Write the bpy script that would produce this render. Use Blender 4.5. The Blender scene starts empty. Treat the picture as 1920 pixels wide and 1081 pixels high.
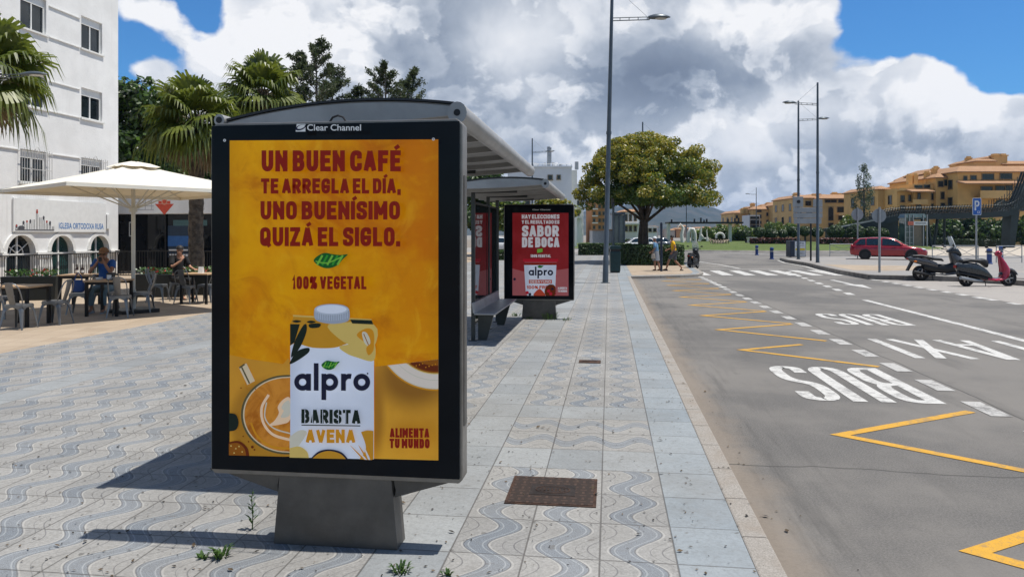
import bpy, math, random
from math import sin, cos, pi, radians, atan, atan2, sqrt, floor
from mathutils import Vector, Matrix
SC = bpy.context.scene
COL = SC.collection
# ------------------------------------------------------------------ camera
FPX, HZ, CX, CAMH = 1400.0, 440.0, 960.0, 1.7      # focal length and horizon in photo pixels, eye height
YAW = atan(182 / FPX)                              # the kerb (world +Y) vanishes to the right of the view axis
SA, CA = sin(YAW), cos(YAW)
cam = bpy.data.cameras.new("camera"); camo = bpy.data.objects.new("camera", cam); COL.objects.link(camo)
camo.location = (0, 0, CAMH); camo.rotation_euler = (pi / 2, 0, YAW)
cam.sensor_width = 36; cam.lens = 36 * FPX / 1920
cam.shift_y = -(540.5 - HZ) / 1920
cam.clip_start = 0.05; cam.clip_end = 20000
SC.camera = camo
SC.view_settings.view_transform = 'Standard'; SC.view_settings.look = 'None'
SC.view_settings.exposure = 0.18; SC.view_settings.gamma = 1
SC.cycles.use_denoising = True
SC.cycles.max_bounces = 6; SC.cycles.transparent_max_bounces = 12
SC.cycles.volume_bounces = 0
SC.cycles.sample_clamp_indirect = 6
SC.cycles.caustics_reflective = False; SC.cycles.caustics_refractive = False
SUN_EL, SUN_AZ = radians(71.5), radians(86)        # azimuth clockwise from +Y

def G(px, py, z=0.0):
    "point of the photo that lies on the level z -> world xy"
    d = FPX * (CAMH - z) / (py - HZ)
    return PX(px, d) 
def PX(px, d):
    xc = (px - CX) / FPX * d
    return (xc * CA - d * SA, xc * SA + d * CA)
def Z(py, d): return CAMH + (HZ - py) * d / FPX

# ------------------------------------------------------------------ node expressions
T = None
class E:
    def __init__(s, k): s.k = k
    def __add__(a, b): return mth('ADD', a, b)
    __radd__ = __add__
    def __sub__(a, b): return mth('SUBTRACT', a, b)
    def __rsub__(a, b): return mth('SUBTRACT', b, a)
    def __mul__(a, b): return mth('MULTIPLY', a, b)
    __rmul__ = __mul__
    def __truediv__(a, b): return mth('DIVIDE', a, b)
    def __neg__(a): return mth('MULTIPLY', a, -1.0)
def put(inp, v):
    if isinstance(v, E): T.links.new(v.k, inp)
    elif isinstance(v, (tuple, list)) and len(v) == 3 and inp.type == 'RGBA': inp.default_value = (*v, 1)
    else: inp.default_value = v
def mth(op, *a, clamp=False):
    n = T.nodes.new('ShaderNodeMath'); n.operation = op; n.use_clamp = clamp
    for i, v in enumerate(a): put(n.inputs[i], v)
    return E(n.outputs[0])
def fsin(a): return mth('SINE', a)
def fabs(a): return mth('ABSOLUTE', a)
def frac(a): return mth('FRACT', a)
def flr(a): return mth('FLOOR', a)
def fmax(a, b): return mth('MAXIMUM', a, b)
def fmin(a, b): return mth('MINIMUM', a, b)
def gt(a, b): return mth('GREATER_THAN', a, b)
def lt(a, b): return mth('LESS_THAN', a, b)
def clamp01(a): return mth('ADD', a, 0.0, clamp=True)
def sstep(a, lo, hi, o0=0.0, o1=1.0):
    n = T.nodes.new('ShaderNodeMapRange'); n.interpolation_type = 'SMOOTHSTEP'
    put(n.inputs[0], a); n.inputs[1].default_value = lo; n.inputs[2].default_value = hi
    n.inputs[3].default_value = o0; n.inputs[4].default_value = o1
    return E(n.outputs[0])
def mixc(f, a, b):
    n = T.nodes.new('ShaderNodeMix'); n.data_type = 'RGBA'
    put(n.inputs[0], f); put(n.inputs[6], a); put(n.inputs[7], b)
    return E(n.outputs[2])
def vec(x, y, z=0.0):
    n = T.nodes.new('ShaderNodeCombineXYZ')
    for i, v in enumerate((x, y, z)): put(n.inputs[i], v)
    return E(n.outputs[0])
def sep(v):
    n = T.nodes.new('ShaderNodeSeparateXYZ'); put(n.inputs[0], v)
    return [E(o) for o in n.outputs]
def noise(v, scale, detail=4, rough=.55, dist=0.0, col=False):
    n = T.nodes.new('ShaderNodeTexNoise'); put(n.inputs['Vector'], v)
    n.inputs['Scale'].default_value = scale; n.inputs['Detail'].default_value = detail
    n.inputs['Roughness'].default_value = rough; n.inputs['Distortion'].default_value = dist
    return E(n.outputs[1 if col else 0])
def vmath(op, a, b=None, s=None):
    n = T.nodes.new('ShaderNodeVectorMath'); n.operation = op; put(n.inputs[0], a)
    if b is not None: put(n.inputs[1], b)
    if s is not None: n.inputs['Scale'].default_value = s
    return E(n.outputs[0])
def white(v):
    n = T.nodes.new('ShaderNodeTexWhiteNoise'); put(n.inputs[0], v)
    return E(n.outputs[0])
def coord(which='Object'):
    n = T.nodes.new('ShaderNodeTexCoord'); return E(n.outputs[which])
def position():
    n = T.nodes.new('ShaderNodeNewGeometry'); return E(n.outputs['Position'])

# ------------------------------------------------------------------ sky: Nishita blue with procedural clouds, all by direction
W = bpy.data.worlds.new("World"); SC.world = W; W.use_nodes = True
T = W.node_tree; T.nodes.clear()
W.cycles.sampling_method = 'MANUAL'; W.cycles.sample_map_resolution = 512
sky = T.nodes.new('ShaderNodeTexSky'); sky.sky_type = 'NISHITA'; sky.sun_disc = False
sky.sun_elevation = SUN_EL; sky.sun_rotation = SUN_AZ; sky.air_density = 1.0; sky.dust_density = 0.6; sky.ozone_density = 2.0
dx, dy, dz = sep(coord('Generated'))
fwd = dy * CA - dx * SA; rgt = dx * CA + dy * SA
az = mth('ARCTAN2', rgt, fwd)                       # 0 on the view axis, grows to the right
el = mth('ARCTAN2', dz, mth('SQRT', fwd * fwd + rgt * rgt))
def az_of(px): return atan((px - CX) / FPX)
def el_of(px, py): return atan((HZ - py) / FPX * cos(az_of(px)))
def blob(px, py, sx, sy):
    a = (az - az_of(px)) * (FPX / sx); b = (el - el_of(px, py)) * (FPX / sy)
    return mth('EXPONENT', -(a * a + b * b))
def total(lst):
    s = None
    for (w, *g) in lst:
        t = blob(*g) * w; s = t if s is None else s + t
    return s
q0 = vec(az, el * 1.15)
def billow(v, scale, detail, rough):
    "cauliflower lumps: inverted smooth Voronoi distance, a few octaves"
    n = T.nodes.new('ShaderNodeTexVoronoi'); n.feature = 'SMOOTH_F1'; n.voronoi_dimensions = '2D'; put(n.inputs['Vector'], v)
    n.inputs['Scale'].default_value = scale; n.inputs['Detail'].default_value = detail; n.inputs['Roughness'].default_value = rough
    n.inputs['Smoothness'].default_value = .35; n.inputs['Lacunarity'].default_value = 2.1
    n.normalize = True
    return 1 - E(n.outputs['Distance'])
wv = vmath('SUBTRACT', noise(q0, 6.0, 4, .5, col=True), (.5, .5, .5))
q = vmath('ADD', q0, vmath('SCALE', wv, s=.07))
dens = noise(q, 6.5, 7, .52)
bl = billow(q, 11.0, 2.0, .55)
big = noise(q0, 3.4, 3, .5)
bump = noise(q, 30.0, 7, .62); puff = billow(vmath('ADD', q, (2.2, 5.5, 0)), 30.0, 2.0, .5)
big2 = noise(vmath('ADD', q0, (.02, .05, 0)), 3.4, 3, .5)
cover = .34 + total([(-.95, 1830, -10, 250, 125), (-.62, 1660, 20, 45, 55), (-.5, 1900, 120, 90, 60), (-.46, 290, 90, 130, 130), (-.40, 390, 20, 50, 60), (-.3, 130, 60, 160, 200),
                     (.45, 1460, 20, 170, 90), (.45, 1700, 150, 90, 55), (.32, 275, 22, 60, 26), (.36, 285, 135, 40, 30), (.22, 330, 70, 30, 20), (.35, 560, 60, 150, 110),
                     (.3, 1850, 220, 120, 50)])
cover = cover + (big - .5) * .25 - sstep(fabs(az), .85, 1.3, 0, .42) - sstep(el, .42, .75, 0, .42)  # unseen sky beside and above the view cleared on purpose, to deepen shadows
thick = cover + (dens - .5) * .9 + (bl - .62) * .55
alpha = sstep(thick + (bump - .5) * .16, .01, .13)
lum = .53 + total([(.42, 500, 70, 130, 95), (-.24, 800, 110, 80, 130), (.30, 985, 70, 130, 60), (-.42, 1400, 145, 230, 50), (-.26, 1190, 130, 130, 70), (.22, 1480, 20, 200, 50),
                   (.40, 1690, 150, 150, 60), (.28, 1400, 250, 100, 70), (.25, 1840, 200, 80, 40), (-.20, 1600, 280, 160, 50), (-.20, 1200, 395, 900, 50), (-.14, 1000, 240, 190, 60),
                   (.2, 1250, 300, 70, 30), (-.12, 300, 60, 90, 90), (-.12, 1780, 290, 150, 40)])
def lump(dxy, scale, cov):
    "one more bank of cloud in front: bright crisp upper edge, greyer body"
    v = vmath('ADD', q, (dxy[0], dxy[1], 0)); n = noise(v, scale, 11, .54)
    t = n - .5 + cov + (bl - .62) * .16
    return sstep(t + (bump - .5) * .07, -.003, .045), sstep(t, .0, .22, .22, -.09)
rim = sstep(thick, .12, .5, .10, -.08)
s0 = lum + (bl - .62) * .40 + (puff - .62) * .18 + (bump - .5) * .16 + (dens - .5) * .85 + (big - .5) * .4 + (big - big2) * .5 + rim
for dxy, sc, cov in (((3.1, 1.7), 4.2, -.015), ((7.7, 4.1), 6.0, -.03), ((1.3, 9.2), 9.0, -.05)):
    al, sh = lump(dxy, sc, cov)
    s0 = s0 + al * (sh * .95)
shade = clamp01(s0)
cr = T.nodes.new('ShaderNodeValToRGB'); put(cr.inputs[0], shade)
els = cr.color_ramp.elements
els[0].position = 0; els[0].color = (.185, .225, .30, 1); els[1].position = 1; els[1].color = (.99, .99, 1.0, 1)
for p, c in ((.28, (.275, .325, .41)), (.52, (.46, .51, .59)), (.74, (.76, .79, .84))):
    e = els.new(p); e.color = (*c, 1)
cloudc = vmath('SCALE', E(cr.outputs[0]), s=8.7)
blue = vmath('MULTIPLY', E(sky.outputs[0]), mixc(fmax(sstep(fabs(az), .85, 1.3), sstep(el, .42, .75)), (.34, .76, 1.15), (.80, .92, 1.0)))  # unseen sky given a paler blue so the fill light is less blue
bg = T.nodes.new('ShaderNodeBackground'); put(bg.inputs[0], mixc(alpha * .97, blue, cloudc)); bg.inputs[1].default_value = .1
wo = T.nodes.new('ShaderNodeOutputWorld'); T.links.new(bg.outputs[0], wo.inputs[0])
# ------------------------------------------------------------------ sun
sl = bpy.data.lights.new("sun", 'SUN'); sl.energy = 4.9; sl.angle = radians(.53); sl.color = (1, .955, .88)
so = bpy.data.objects.new("sun", sl); COL.objects.link(so)
sv = Vector((cos(SUN_EL) * sin(SUN_AZ), cos(SUN_EL) * cos(SUN_AZ), sin(SUN_EL)))
so.rotation_euler = sv.to_track_quat('Z', 'Y').to_euler(); so.location = (10, 0, 40)

# ------------------------------------------------------------------ materials
MC = {}
def mat(name, col, rough=.6, metal=0.0, var=.12, scale=6.0, bump=0.0, bscale=40.0, spec=.4, coat=0.0, trans=0.0, alpha=1.0, dirt=None):
    "principled with a little procedural mottling; dirt = (colour, amount)"
    global T
    if name in MC: return MC[name]
    m = bpy.data.materials.new(name); m.use_nodes = True; T = m.node_tree; MC[name] = m
    p = T.nodes['Principled BSDF']; o = coord()
    n = noise(o, scale, 5, .6)
    c = mixc(sstep(n, .3, .7), tuple(x * (1 - var) for x in col), tuple(min(1, x * (1 + var)) for x in col))
    if dirt:
        c = mixc(sstep(noise(o, scale * .45, 7, .65), .48, .78, 0, dirt[1]), c, dirt[0])
    put(p.inputs['Base Color'], c)
    put(p.inputs['Roughness'], clamp01(rough + (noise(o, scale * 3, 3) - .5) * .25) if rough > .12 else rough)
    p.inputs['Metallic'].default_value = metal; p.inputs['Specular IOR Level'].default_value = spec
    if coat: p.inputs['Coat Weight'].default_value = coat; p.inputs['Coat Roughness'].default_value = .06
    if trans: p.inputs['Transmission Weight'].default_value = trans
    if alpha < 1: p.inputs['Alpha'].default_value = alpha
    if bump:
        b = T.nodes.new('ShaderNodeBump'); b.inputs['Strength'].default_value = bump; b.inputs['Distance'].default_value = .02
        put(b.inputs['Height'], noise(o, bscale, 6, .6)); T.links.new(b.outputs[0], p.inputs['Normal'])
    return m
def leafmat(name, c1, c2, tr=.35, scale=1.2):
    global T
    if name in MC: return MC[name]
    m = bpy.data.materials.new(name); m.use_nodes = True; T = m.node_tree; MC[name] = m
    T.nodes.remove(T.nodes['Principled BSDF'])
    o = position(); n = noise(o, scale, 3, .6); n2 = noise(o, scale * 9, 2)
    c = mixc(sstep(n * .6 + n2 * .4, .36, .64), c1, c2)
    d = T.nodes.new('ShaderNodeBsdfDiffuse'); put(d.inputs[0], c)
    t = T.nodes.new('ShaderNodeBsdfTranslucent'); put(t.inputs[0], c)
    g = T.nodes.new('ShaderNodeBsdfGlossy'); g.inputs[1].default_value = .45; g.inputs[0].default_value = (.8, .8, .8, 1)
    a = T.nodes.new('ShaderNodeMixShader'); a.inputs[0].default_value = tr; T.links.new(d.outputs[0], a.inputs[1]); T.links.new(t.outputs[0], a.inputs[2])
    b = T.nodes.new('ShaderNodeMixShader'); b.inputs[0].default_value = .05; T.links.new(a.outputs[0], b.inputs[1]); T.links.new(g.outputs[0], b.inputs[2])
    T.links.new(b.outputs[0], T.nodes['Material Output'].inputs[0])
    return m
def custom(name, fn):
    "material whose colour / height come from fn(); fn returns dict(color, rough, height, dist, spec)"
    global T
    if name in MC: return MC[name]
    m = bpy.data.materials.new(name); m.use_nodes = True; T = m.node_tree; MC[name] = m
    p = T.nodes['Principled BSDF']; r = fn()
    put(p.inputs['Base Color'], r['color']); put(p.inputs['Roughness'], r.get('rough', .8)); p.inputs['Specular IOR Level'].default_value = r.get('spec', .3)
    if 'height' in r:
        b = T.nodes.new('ShaderNodeBump'); b.inputs['Strength'].default_value = r.get('bump', .5); b.inputs['Distance'].default_value = r.get('dist', .01)
        put(b.inputs['Height'], r['height']); T.links.new(b.outputs[0], p.inputs['Normal'])
    if 'glow' in r:
        put(p.inputs['Emission Color'], r['color']); p.inputs['Emission Strength'].default_value = r['glow']
    return m

# ------------------------------------------------------------------ mesh builder
def frame(o, ux, uy, uz):
    o, ux, uy, uz = map(Vector, (o, ux, uy, uz))
    return lambda p: o + ux * p[0] + uy * p[1] + uz * p[2]
def rotz(a, o=(0, 0, 0)): return frame(o, (cos(a), sin(a), 0), (-sin(a), cos(a), 0), (0, 0, 1))
class MB:
    def __init__(s, fr=None): s.v, s.f, s.m, s.fr = [], [], [], fr
    def add(s, vs, fs, mi=0, fr=None):
        fr = fr or s.fr; k = len(s.v)
        s.v += [tuple(fr(v)) if fr else tuple(v) for v in vs]
        s.f += [tuple(i + k for i in f) for f in fs]; s.m += [mi] * len(fs); return s
    def box(s, x0, x1, y0, y1, z0, z1, mi=0, fr=None, top=None):
        tx0, tx1, ty0, ty1 = top or (x0, x1, y0, y1)
        return s.add([(x0, y0, z0), (x1, y0, z0), (x1, y1, z0), (x0, y1, z0), (tx0, ty0, z1), (tx1, ty0, z1), (tx1, ty1, z1), (tx0, ty1, z1)],
                     [(3, 2, 1, 0), (4, 5, 6, 7), (0, 1, 5, 4), (1, 2, 6, 5), (2, 3, 7, 6), (3, 0, 4, 7)], mi, fr)
    def quad(s, a, b, c, d, mi=0): return s.add([a, b, c, d], [(0, 1, 2, 3)], mi)
    def poly(s, pts, mi=0, fr=None): return s.add(pts, [tuple(range(len(pts)))], mi, fr)
    def prism(s, pts, a, b, ax='z', mi=0, fr=None):
        "outline pts extruded a..b along ax; 'y': pts are (x,z); 'x': pts are (y,z); 'z': pts are (x,y)"
        def P(p, t): return {'z': (p[0], p[1], t), 'y': (p[0], t, p[1]), 'x': (t, p[0], p[1])}[ax]
        n = len(pts)
        vs = [P(p, a) for p in pts] + [P(p, b) for p in pts]
        fs = [tuple(range(n)), tuple(range(2 * n - 1, n - 1, -1))] + [(i, i + n, (i + 1) % n + n, (i + 1) % n) for i in range(n)]
        return s.add(vs, fs, mi, fr)
    def tube(s, pts, r, n=8, mi=0, cap=True, flat=None):
        pts = [Vector(p) for p in pts]; k = len(pts)
        rs = r if isinstance(r, (list, tuple)) else [r] * k
        vs = []; up = None
        for i, p in enumerate(pts):
            t = (pts[min(i + 1, k - 1)] - pts[max(i - 1, 0)]).normalized()
            if up is None: up = Vector((0, 0, 1)) if abs(t.z) < .9 else Vector((1, 0, 0))
            b = t.cross(up)
            if b.length < 1e-5: b = t.cross(Vector((0, 1, 0)))
            b.normalize(); up = b.cross(t).normalized()
            for j in range(n):
                a = 2 * pi * j / n
                vs.append(p + b * (cos(a) * rs[i]) + up * (sin(a) * rs[i] * (flat or 1)))
        fs = [(i * n + j, i * n + (j + 1) % n, (i + 1) * n + (j + 1) % n, (i + 1) * n + j) for i in range(k - 1) for j in range(n)]
        if cap: fs += [tuple(range(n - 1, -1, -1)), tuple((k - 1) * n + j for j in range(n))]
        return s.add(vs, fs, mi)
    def lathe(s, prof, n=16, o=(0, 0, 0), ax='z', mi=0, closed=False):
        o = Vector(o); vs = []
        for (r, z) in prof:
            for j in range(n):
                a = 2 * pi * j / n
                v = {'z': (cos(a) * r, sin(a) * r, z), 'y': (cos(a) * r, z, sin(a) * r), 'x': (z, cos(a) * r, sin(a) * r)}[ax]
                vs.append(o + Vector(v))
        k = len(prof)
        fs = [(i * n + j, i * n + (j + 1) % n, ((i + 1) % k) * n + (j + 1) % n, ((i + 1) % k) * n + j) for i in range(k if closed else k - 1) for j in range(n)]
        return s.add(vs, fs, mi)
    def ball(s, c, r, n=12, mi=0, m=8):
        rx, ry, rz = r if isinstance(r, (tuple, list)) else (r, r, r)
        vs = [(c[0] + rx * sin(pi * i / m) * cos(2 * pi * j / n), c[1] + ry * sin(pi * i / m) * sin(2 * pi * j / n), c[2] + rz * cos(pi * i / m)) for i in range(m + 1) for j in range(n)]
        fs = [(i * n + j, (i + 1) * n + j, (i + 1) * n + (j + 1) % n, i * n + (j + 1) % n) for i in range(m) for j in range(n)]
        return s.add(vs, fs, mi)
    def loft(s, rings, mi=0, cap=True):
        n = len(rings[0]); vs = [p for r in rings for p in r]
        fs = [(i * n + j, i * n + (j + 1) % n, (i + 1) * n + (j + 1) % n, (i + 1) * n + j) for i in range(len(rings) - 1) for j in range(n)]
        if cap: fs += [tuple(range(n - 1, -1, -1)), tuple((len(rings) - 1) * n + j for j in range(n))]
        return s.add(vs, fs, mi)
    def build(s, name, mats, parent=None, smooth=False, bevel=0.0, loc=None, sub=0, segs=2):
        me = bpy.data.meshes.new(name); me.from_pydata(s.v, [], s.f)
        for m in (mats if isinstance(mats, (list, tuple)) else [mats]): me.materials.append(m)
        me.polygons.foreach_set('material_index', s.m)
        if smooth: me.polygons.foreach_set('use_smooth', [True] * len(s.f))
        me.update()
        o = bpy.data.objects.new(name, me); COL.objects.link(o)
        if smooth is True and not sub:
            try: me.set_sharp_from_angle(angle=radians(50))
            except Exception: pass
        if parent: o.parent = parent
        if loc: o.location = loc
        if bevel:
            b = o.modifiers.new('bevel', 'BEVEL'); b.width = bevel; b.segments = segs; b.limit_method = 'ANGLE'; b.angle_limit = radians(40)
        if sub:
            b = o.modifiers.new('sub', 'SUBSURF'); b.levels = sub; b.render_levels = sub
        return o
def tag(o, label, cat, group=None):
    o['label'] = label; o['category'] = cat
    if group: o['group'] = group
    return o
def struct(o): o['kind'] = 'structure'; return o
def stuff(o): o['kind'] = 'stuff'; return o
def thing(name, label, cat, loc=(0, 0, 0), rz=0.0, group=None):
    o = bpy.data.objects.new(name, None); COL.objects.link(o); o.empty_display_size = .2
    o.location = loc if len(loc) == 3 else (*loc, 0); o.rotation_euler = (0, 0, rz)
    return tag(o, label, cat, group)
KIDS = {}
def kids(o):
    return [c for c in bpy.data.objects if c.parent is o]
def copy_tree(o, parent=None):
    c = o.copy(); COL.objects.link(c)
    if parent: c.parent = parent
    for ch in kids(o): copy_tree(ch, c)
    return c
def dup(o, loc, rz, label, scale=1.0):
    c = copy_tree(o); c.location = loc if len(loc) == 3 else (*loc, 0); c.rotation_euler = (0, 0, rz); c['label'] = label
    if scale != 1: c.scale = (scale,) * 3
    return c

# ------------------------------------------------------------------ stroke lettering
GL = {
 'A': (.95, ["0,0 .44,1", "1,0 .56,1", ".18,.26 .82,.26"]), 'B': (.9, ["0,0 0,1 .93,1* .93,.53* 0,.53", "0,.53 1,.53* 1,0* 0,0"]),
 'C': (.9, ["1,.79 1,1* 0,1* 0,0* 1,0* 1,.21"]), 'D': (.9, ["0,0 0,1 1,1* 1,0* 0,0"]), 'E': (.75, ["1,1 0,1 0,0 1,0", "0,.52 .85,.52"]),
 'F': (.72, ["1,1 0,1 0,0", "0,.5 .85,.5"]), 'G': (.9, ["1,.81 1,1* 0,1* 0,0* 1,0* 1,.44 .58,.44"]), 'H': (.9, ["0,0 0,1", "1,0 1,1", "0,.5 1,.5"]),
 'I': (.0, ["0,0 0,1"]), 'K': (.9, ["0,0 0,1", "0,.4 1,1", ".25,.55 1,0"]), 'L': (.7, ["0,1 0,0 1,0"]), 'M': (1.2, ["0,0 0,1", ".04,.95 .5,.3", ".96,.95 .5,.3", "1,0 1,1"]), 'N': (.95, ["0,0 0,1", ".03,.94 .97,.06", "1,0 1,1"]),
 'O': (.9, ["o"]), 'P': (.85, ["0,0 0,1 1,1* 1,.45* 0,.45"]), 'Q': (.9, ["o", ".55,.3 1.05,-.08"]), 'R': (.9, ["0,0 0,1 1,1* 1,.47* 0,.47", ".5,.47 1,0"]),
 'S': (.88, ["1,.84 1,1* 0,1* 0,.56* 1,.45* 1,0* 0,0* 0,.16"]), 'T': (.85, ["0,1 1,1", ".5,1 .5,0"]), 'U': (.9, ["0,1 0,0* 1,0* 1,1"]),
 'V': (.95, ["0,1 .44,0", "1,1 .56,0"]), 'X': (.95, ["0,0 1,1", "0,1 1,0"]), 'Y': (.9, ["0,1 .5,.45 1,1", ".5,.45 .5,0"]), 'Z': (.8, ["0,1 1,1", ".94,.94 .06,.06", "0,0 1,0"]),
 '1': (.3, ["0,.8 1,1 1,0"]), '0': (.8, ["o"]), '%': (1.2, ["0,.6 0,1* .36,1* .36,.58* 0,.58* 0,.7", ".64,.2 .64,.42* 1,.42* 1,0* .64,0* .64,.2", ".85,1 .15,0"]),
 '.': (.0, ["0,-.02 0,.05"]), ',': (.05, ["1,.07 0,-.13"]), ' ': (.35, []),
}
ACC = {'\u00c9': 'E', '\u00cd': 'I', '\u00c1': 'A'}
def rounded(pts, flags, r, n=5):
    out = []
    k = len(pts)
    for i, p in enumerate(pts):
        if not flags[i] or i in (0, k - 1): out.append(p); continue
        a, b, c = Vector(pts[i - 1]), Vector(p), Vector(pts[i + 1])
        la, lc = (a - b).length, (c - b).length
        ra = min(r, la * .5); rc = min(r, lc * .5)
        p0 = b + (a - b).normalized() * ra; p2 = b + (c - b).normalized() * rc
        for j in range(n + 1):
            t = j / n; v = p0 * (1 - t) ** 2 + b * (2 * t * (1 - t)) * 1.0 + p2 * t * t
            out.append((v.x, v.y))
    return out
def ribbon(pts, s):
    "2D polyline -> list of quads of width s"
    P = [Vector(p) for p in pts]; n = len(P); L = []; R = []
    clo = (P[0] - P[-1]).length < 1e-6
    for i in range(n):
        if clo: a, b, c = P[i - 1] if i else P[-2], P[i], P[i + 1] if i < n - 1 else P[1]
        else: a, b, c = P[max(i - 1, 0)], P[i], P[min(i + 1, n - 1)]
        d0 = (b - a); d1 = (c - b)
        if d0.length < 1e-9: d0 = d1
        if d1.length < 1e-9: d1 = d0
        d0.normalize(); d1.normalize()
        m = Vector((-(d0.y + d1.y), d0.x + d1.x))
        m = m.normalized() if m.length > 1e-6 else Vector((-d0.y, d0.x))
        k = 1 / max(.42, m.dot(Vector((-d0.y, d0.x))))
        L.append(b + m * (s / 2 * k)); R.append(b - m * (s / 2 * k))
    return [(R[i], R[i + 1], L[i + 1], L[i]) for i in range(n - 1)]
def strokes(text, H, stroke, wf=.56, gap=.11, width=None, sx=None):
    "strokes of a line of capitals: list of (polyline, stroke) with the line starting at x=0 on y=0"
    adv = []; x = 0
    for ch in text:
        b = ACC.get(ch, ch); w = GL[b][0]
        cw = w * wf * H + (stroke if ch != ' ' else 0)
        adv.append((x, cw)); x += cw + (gap * H if ch != ' ' else 0)
    tot = x - gap * H; k = (width / tot) if width else 1
    out = []
    sxw = sx or stroke
    for ch, (x0, cw) in zip(text, adv):
        b = ACC.get(ch, ch); w, st = GL[b]
        x0 *= k; cw *= k
        def mp(p): return (x0 + stroke / 2 + p[0] * max(0.0, cw - stroke), stroke / 2 + p[1] * (H - stroke)) if w else (x0 + cw / 2, stroke / 2 + p[1] * (H - stroke))
        for s in st:
            if s == 'o': s = "0,.5 0,1* 1,1* 1,0* 0,0* 0,.5"
            pts, fl = [], []
            for tk in s.split():
                f = tk.endswith('*'); a_, b_ = tk.rstrip('*').split(','); pts.append(mp((float(a_), float(b_)))); fl.append(f)
            rp = rounded(pts, fl, min(.27 * H, max(.05, cw * .62)))
            if (Vector(rp[0]) - Vector(rp[-1])).length > 1e-6:      # square ends
                for i0, i1 in ((0, 1), (-1, -2)):
                    d_ = Vector(rp[i0]) - Vector(rp[i1]); rp[i0] = tuple(Vector(rp[i0]) + d_.normalized() * stroke * (.5 if abs(d_.x) < 1e-6 or abs(d_.y) < 1e-6 else .38))
            out.append((rp, stroke))
        if ch in ACC: out.append(([(x0 + cw * .45, H * 1.07), (x0 + cw * .45 + H * .2, H * 1.22)], stroke * .8))
    return out
class Print:
    "flat printed artwork: coloured patches stacked in thin layers on a local plane (u right, v up)"
    def __init__(s, mb, fr, z0=.001, dz=.00025): s.mb, s.fr, s.z, s.dz = mb, fr, z0, dz
    def up(s): s.z += s.dz
    def poly(s, pts, mi): s.mb.add([(p[0], p[1], s.z) for p in pts], [tuple(range(len(pts)))], mi, s.fr); s.up()
    def rect(s, u0, u1, v0, v1, mi): s.poly([(u0, v0), (u1, v0), (u1, v1), (u0, v1)], mi)
    def disc(s, u, v, r, mi, n=40, ry=None, a0=0, a1=2 * pi, rot=0):
        ry = ry or r; P = []
        for i in range(n + (0 if a1 - a0 >= 2 * pi - 1e-6 else 1)):
            a = a0 + (a1 - a0) * i / n; x, y = r * cos(a), ry * sin(a)
            P.append((u + x * cos(rot) - y * sin(rot), v + x * sin(rot) + y * cos(rot)))
        s.poly(P, mi)
    def line(s, pts, w, mi):
        for qd in ribbon(pts, w): s.mb.add([(p[0], p[1], s.z) for p in qd], [(0, 1, 2, 3)], mi, s.fr)
        s.up()
    def text(s, txt, u, v, H, stroke, mi, width=None, wf=.42, gap=.14):
        for pl, w in strokes(txt, H, stroke, wf, gap, width): s.line([(u + p[0], v + p[1]) for p in pl], w, mi)
    def font(s, txt, u, v, H, mi, width=None, bold=0.0):
        vs, fs, (x0, x1, y0, y1) = font_mesh(txt, bold)
        k = H / .73; kx = (width / (x1 - x0)) if width else k
        s.mb.add([(u + (p[0] - x0) * kx, v + p[1] * k, s.z) for p in vs], fs, mi, s.fr); s.up()
def font_mesh(txt, bold=0.0):
    c = bpy.data.curves.new('lettering', 'FONT'); c.body = txt; c.offset = bold; c.resolution_u = 4
    o = bpy.data.objects.new('lettering', c); COL.objects.link(o)
    me = bpy.data.meshes.new_from_object(o.evaluated_get(bpy.context.evaluated_depsgraph_get()))
    vs = [tuple(v.co) for v in me.vertices]; fs = [tuple(p.vertices) for p in me.polygons]
    bpy.data.objects.remove(o); bpy.data.curves.remove(c); bpy.data.meshes.remove(me)
    xs = [v[0] for v in vs]; ys = [v[1] for v in vs]
    return vs, fs, (min(xs), max(xs), min(ys), max(ys))
def arc(cx, cy, r, a0, a1, n=16, ry=None):
    return [(cx + r * cos(radians(a0 + (a1 - a0) * i / n)), cy + (ry or r) * sin(radians(a0 + (a1 - a0) * i / n))) for i in range(n + 1)]
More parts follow.
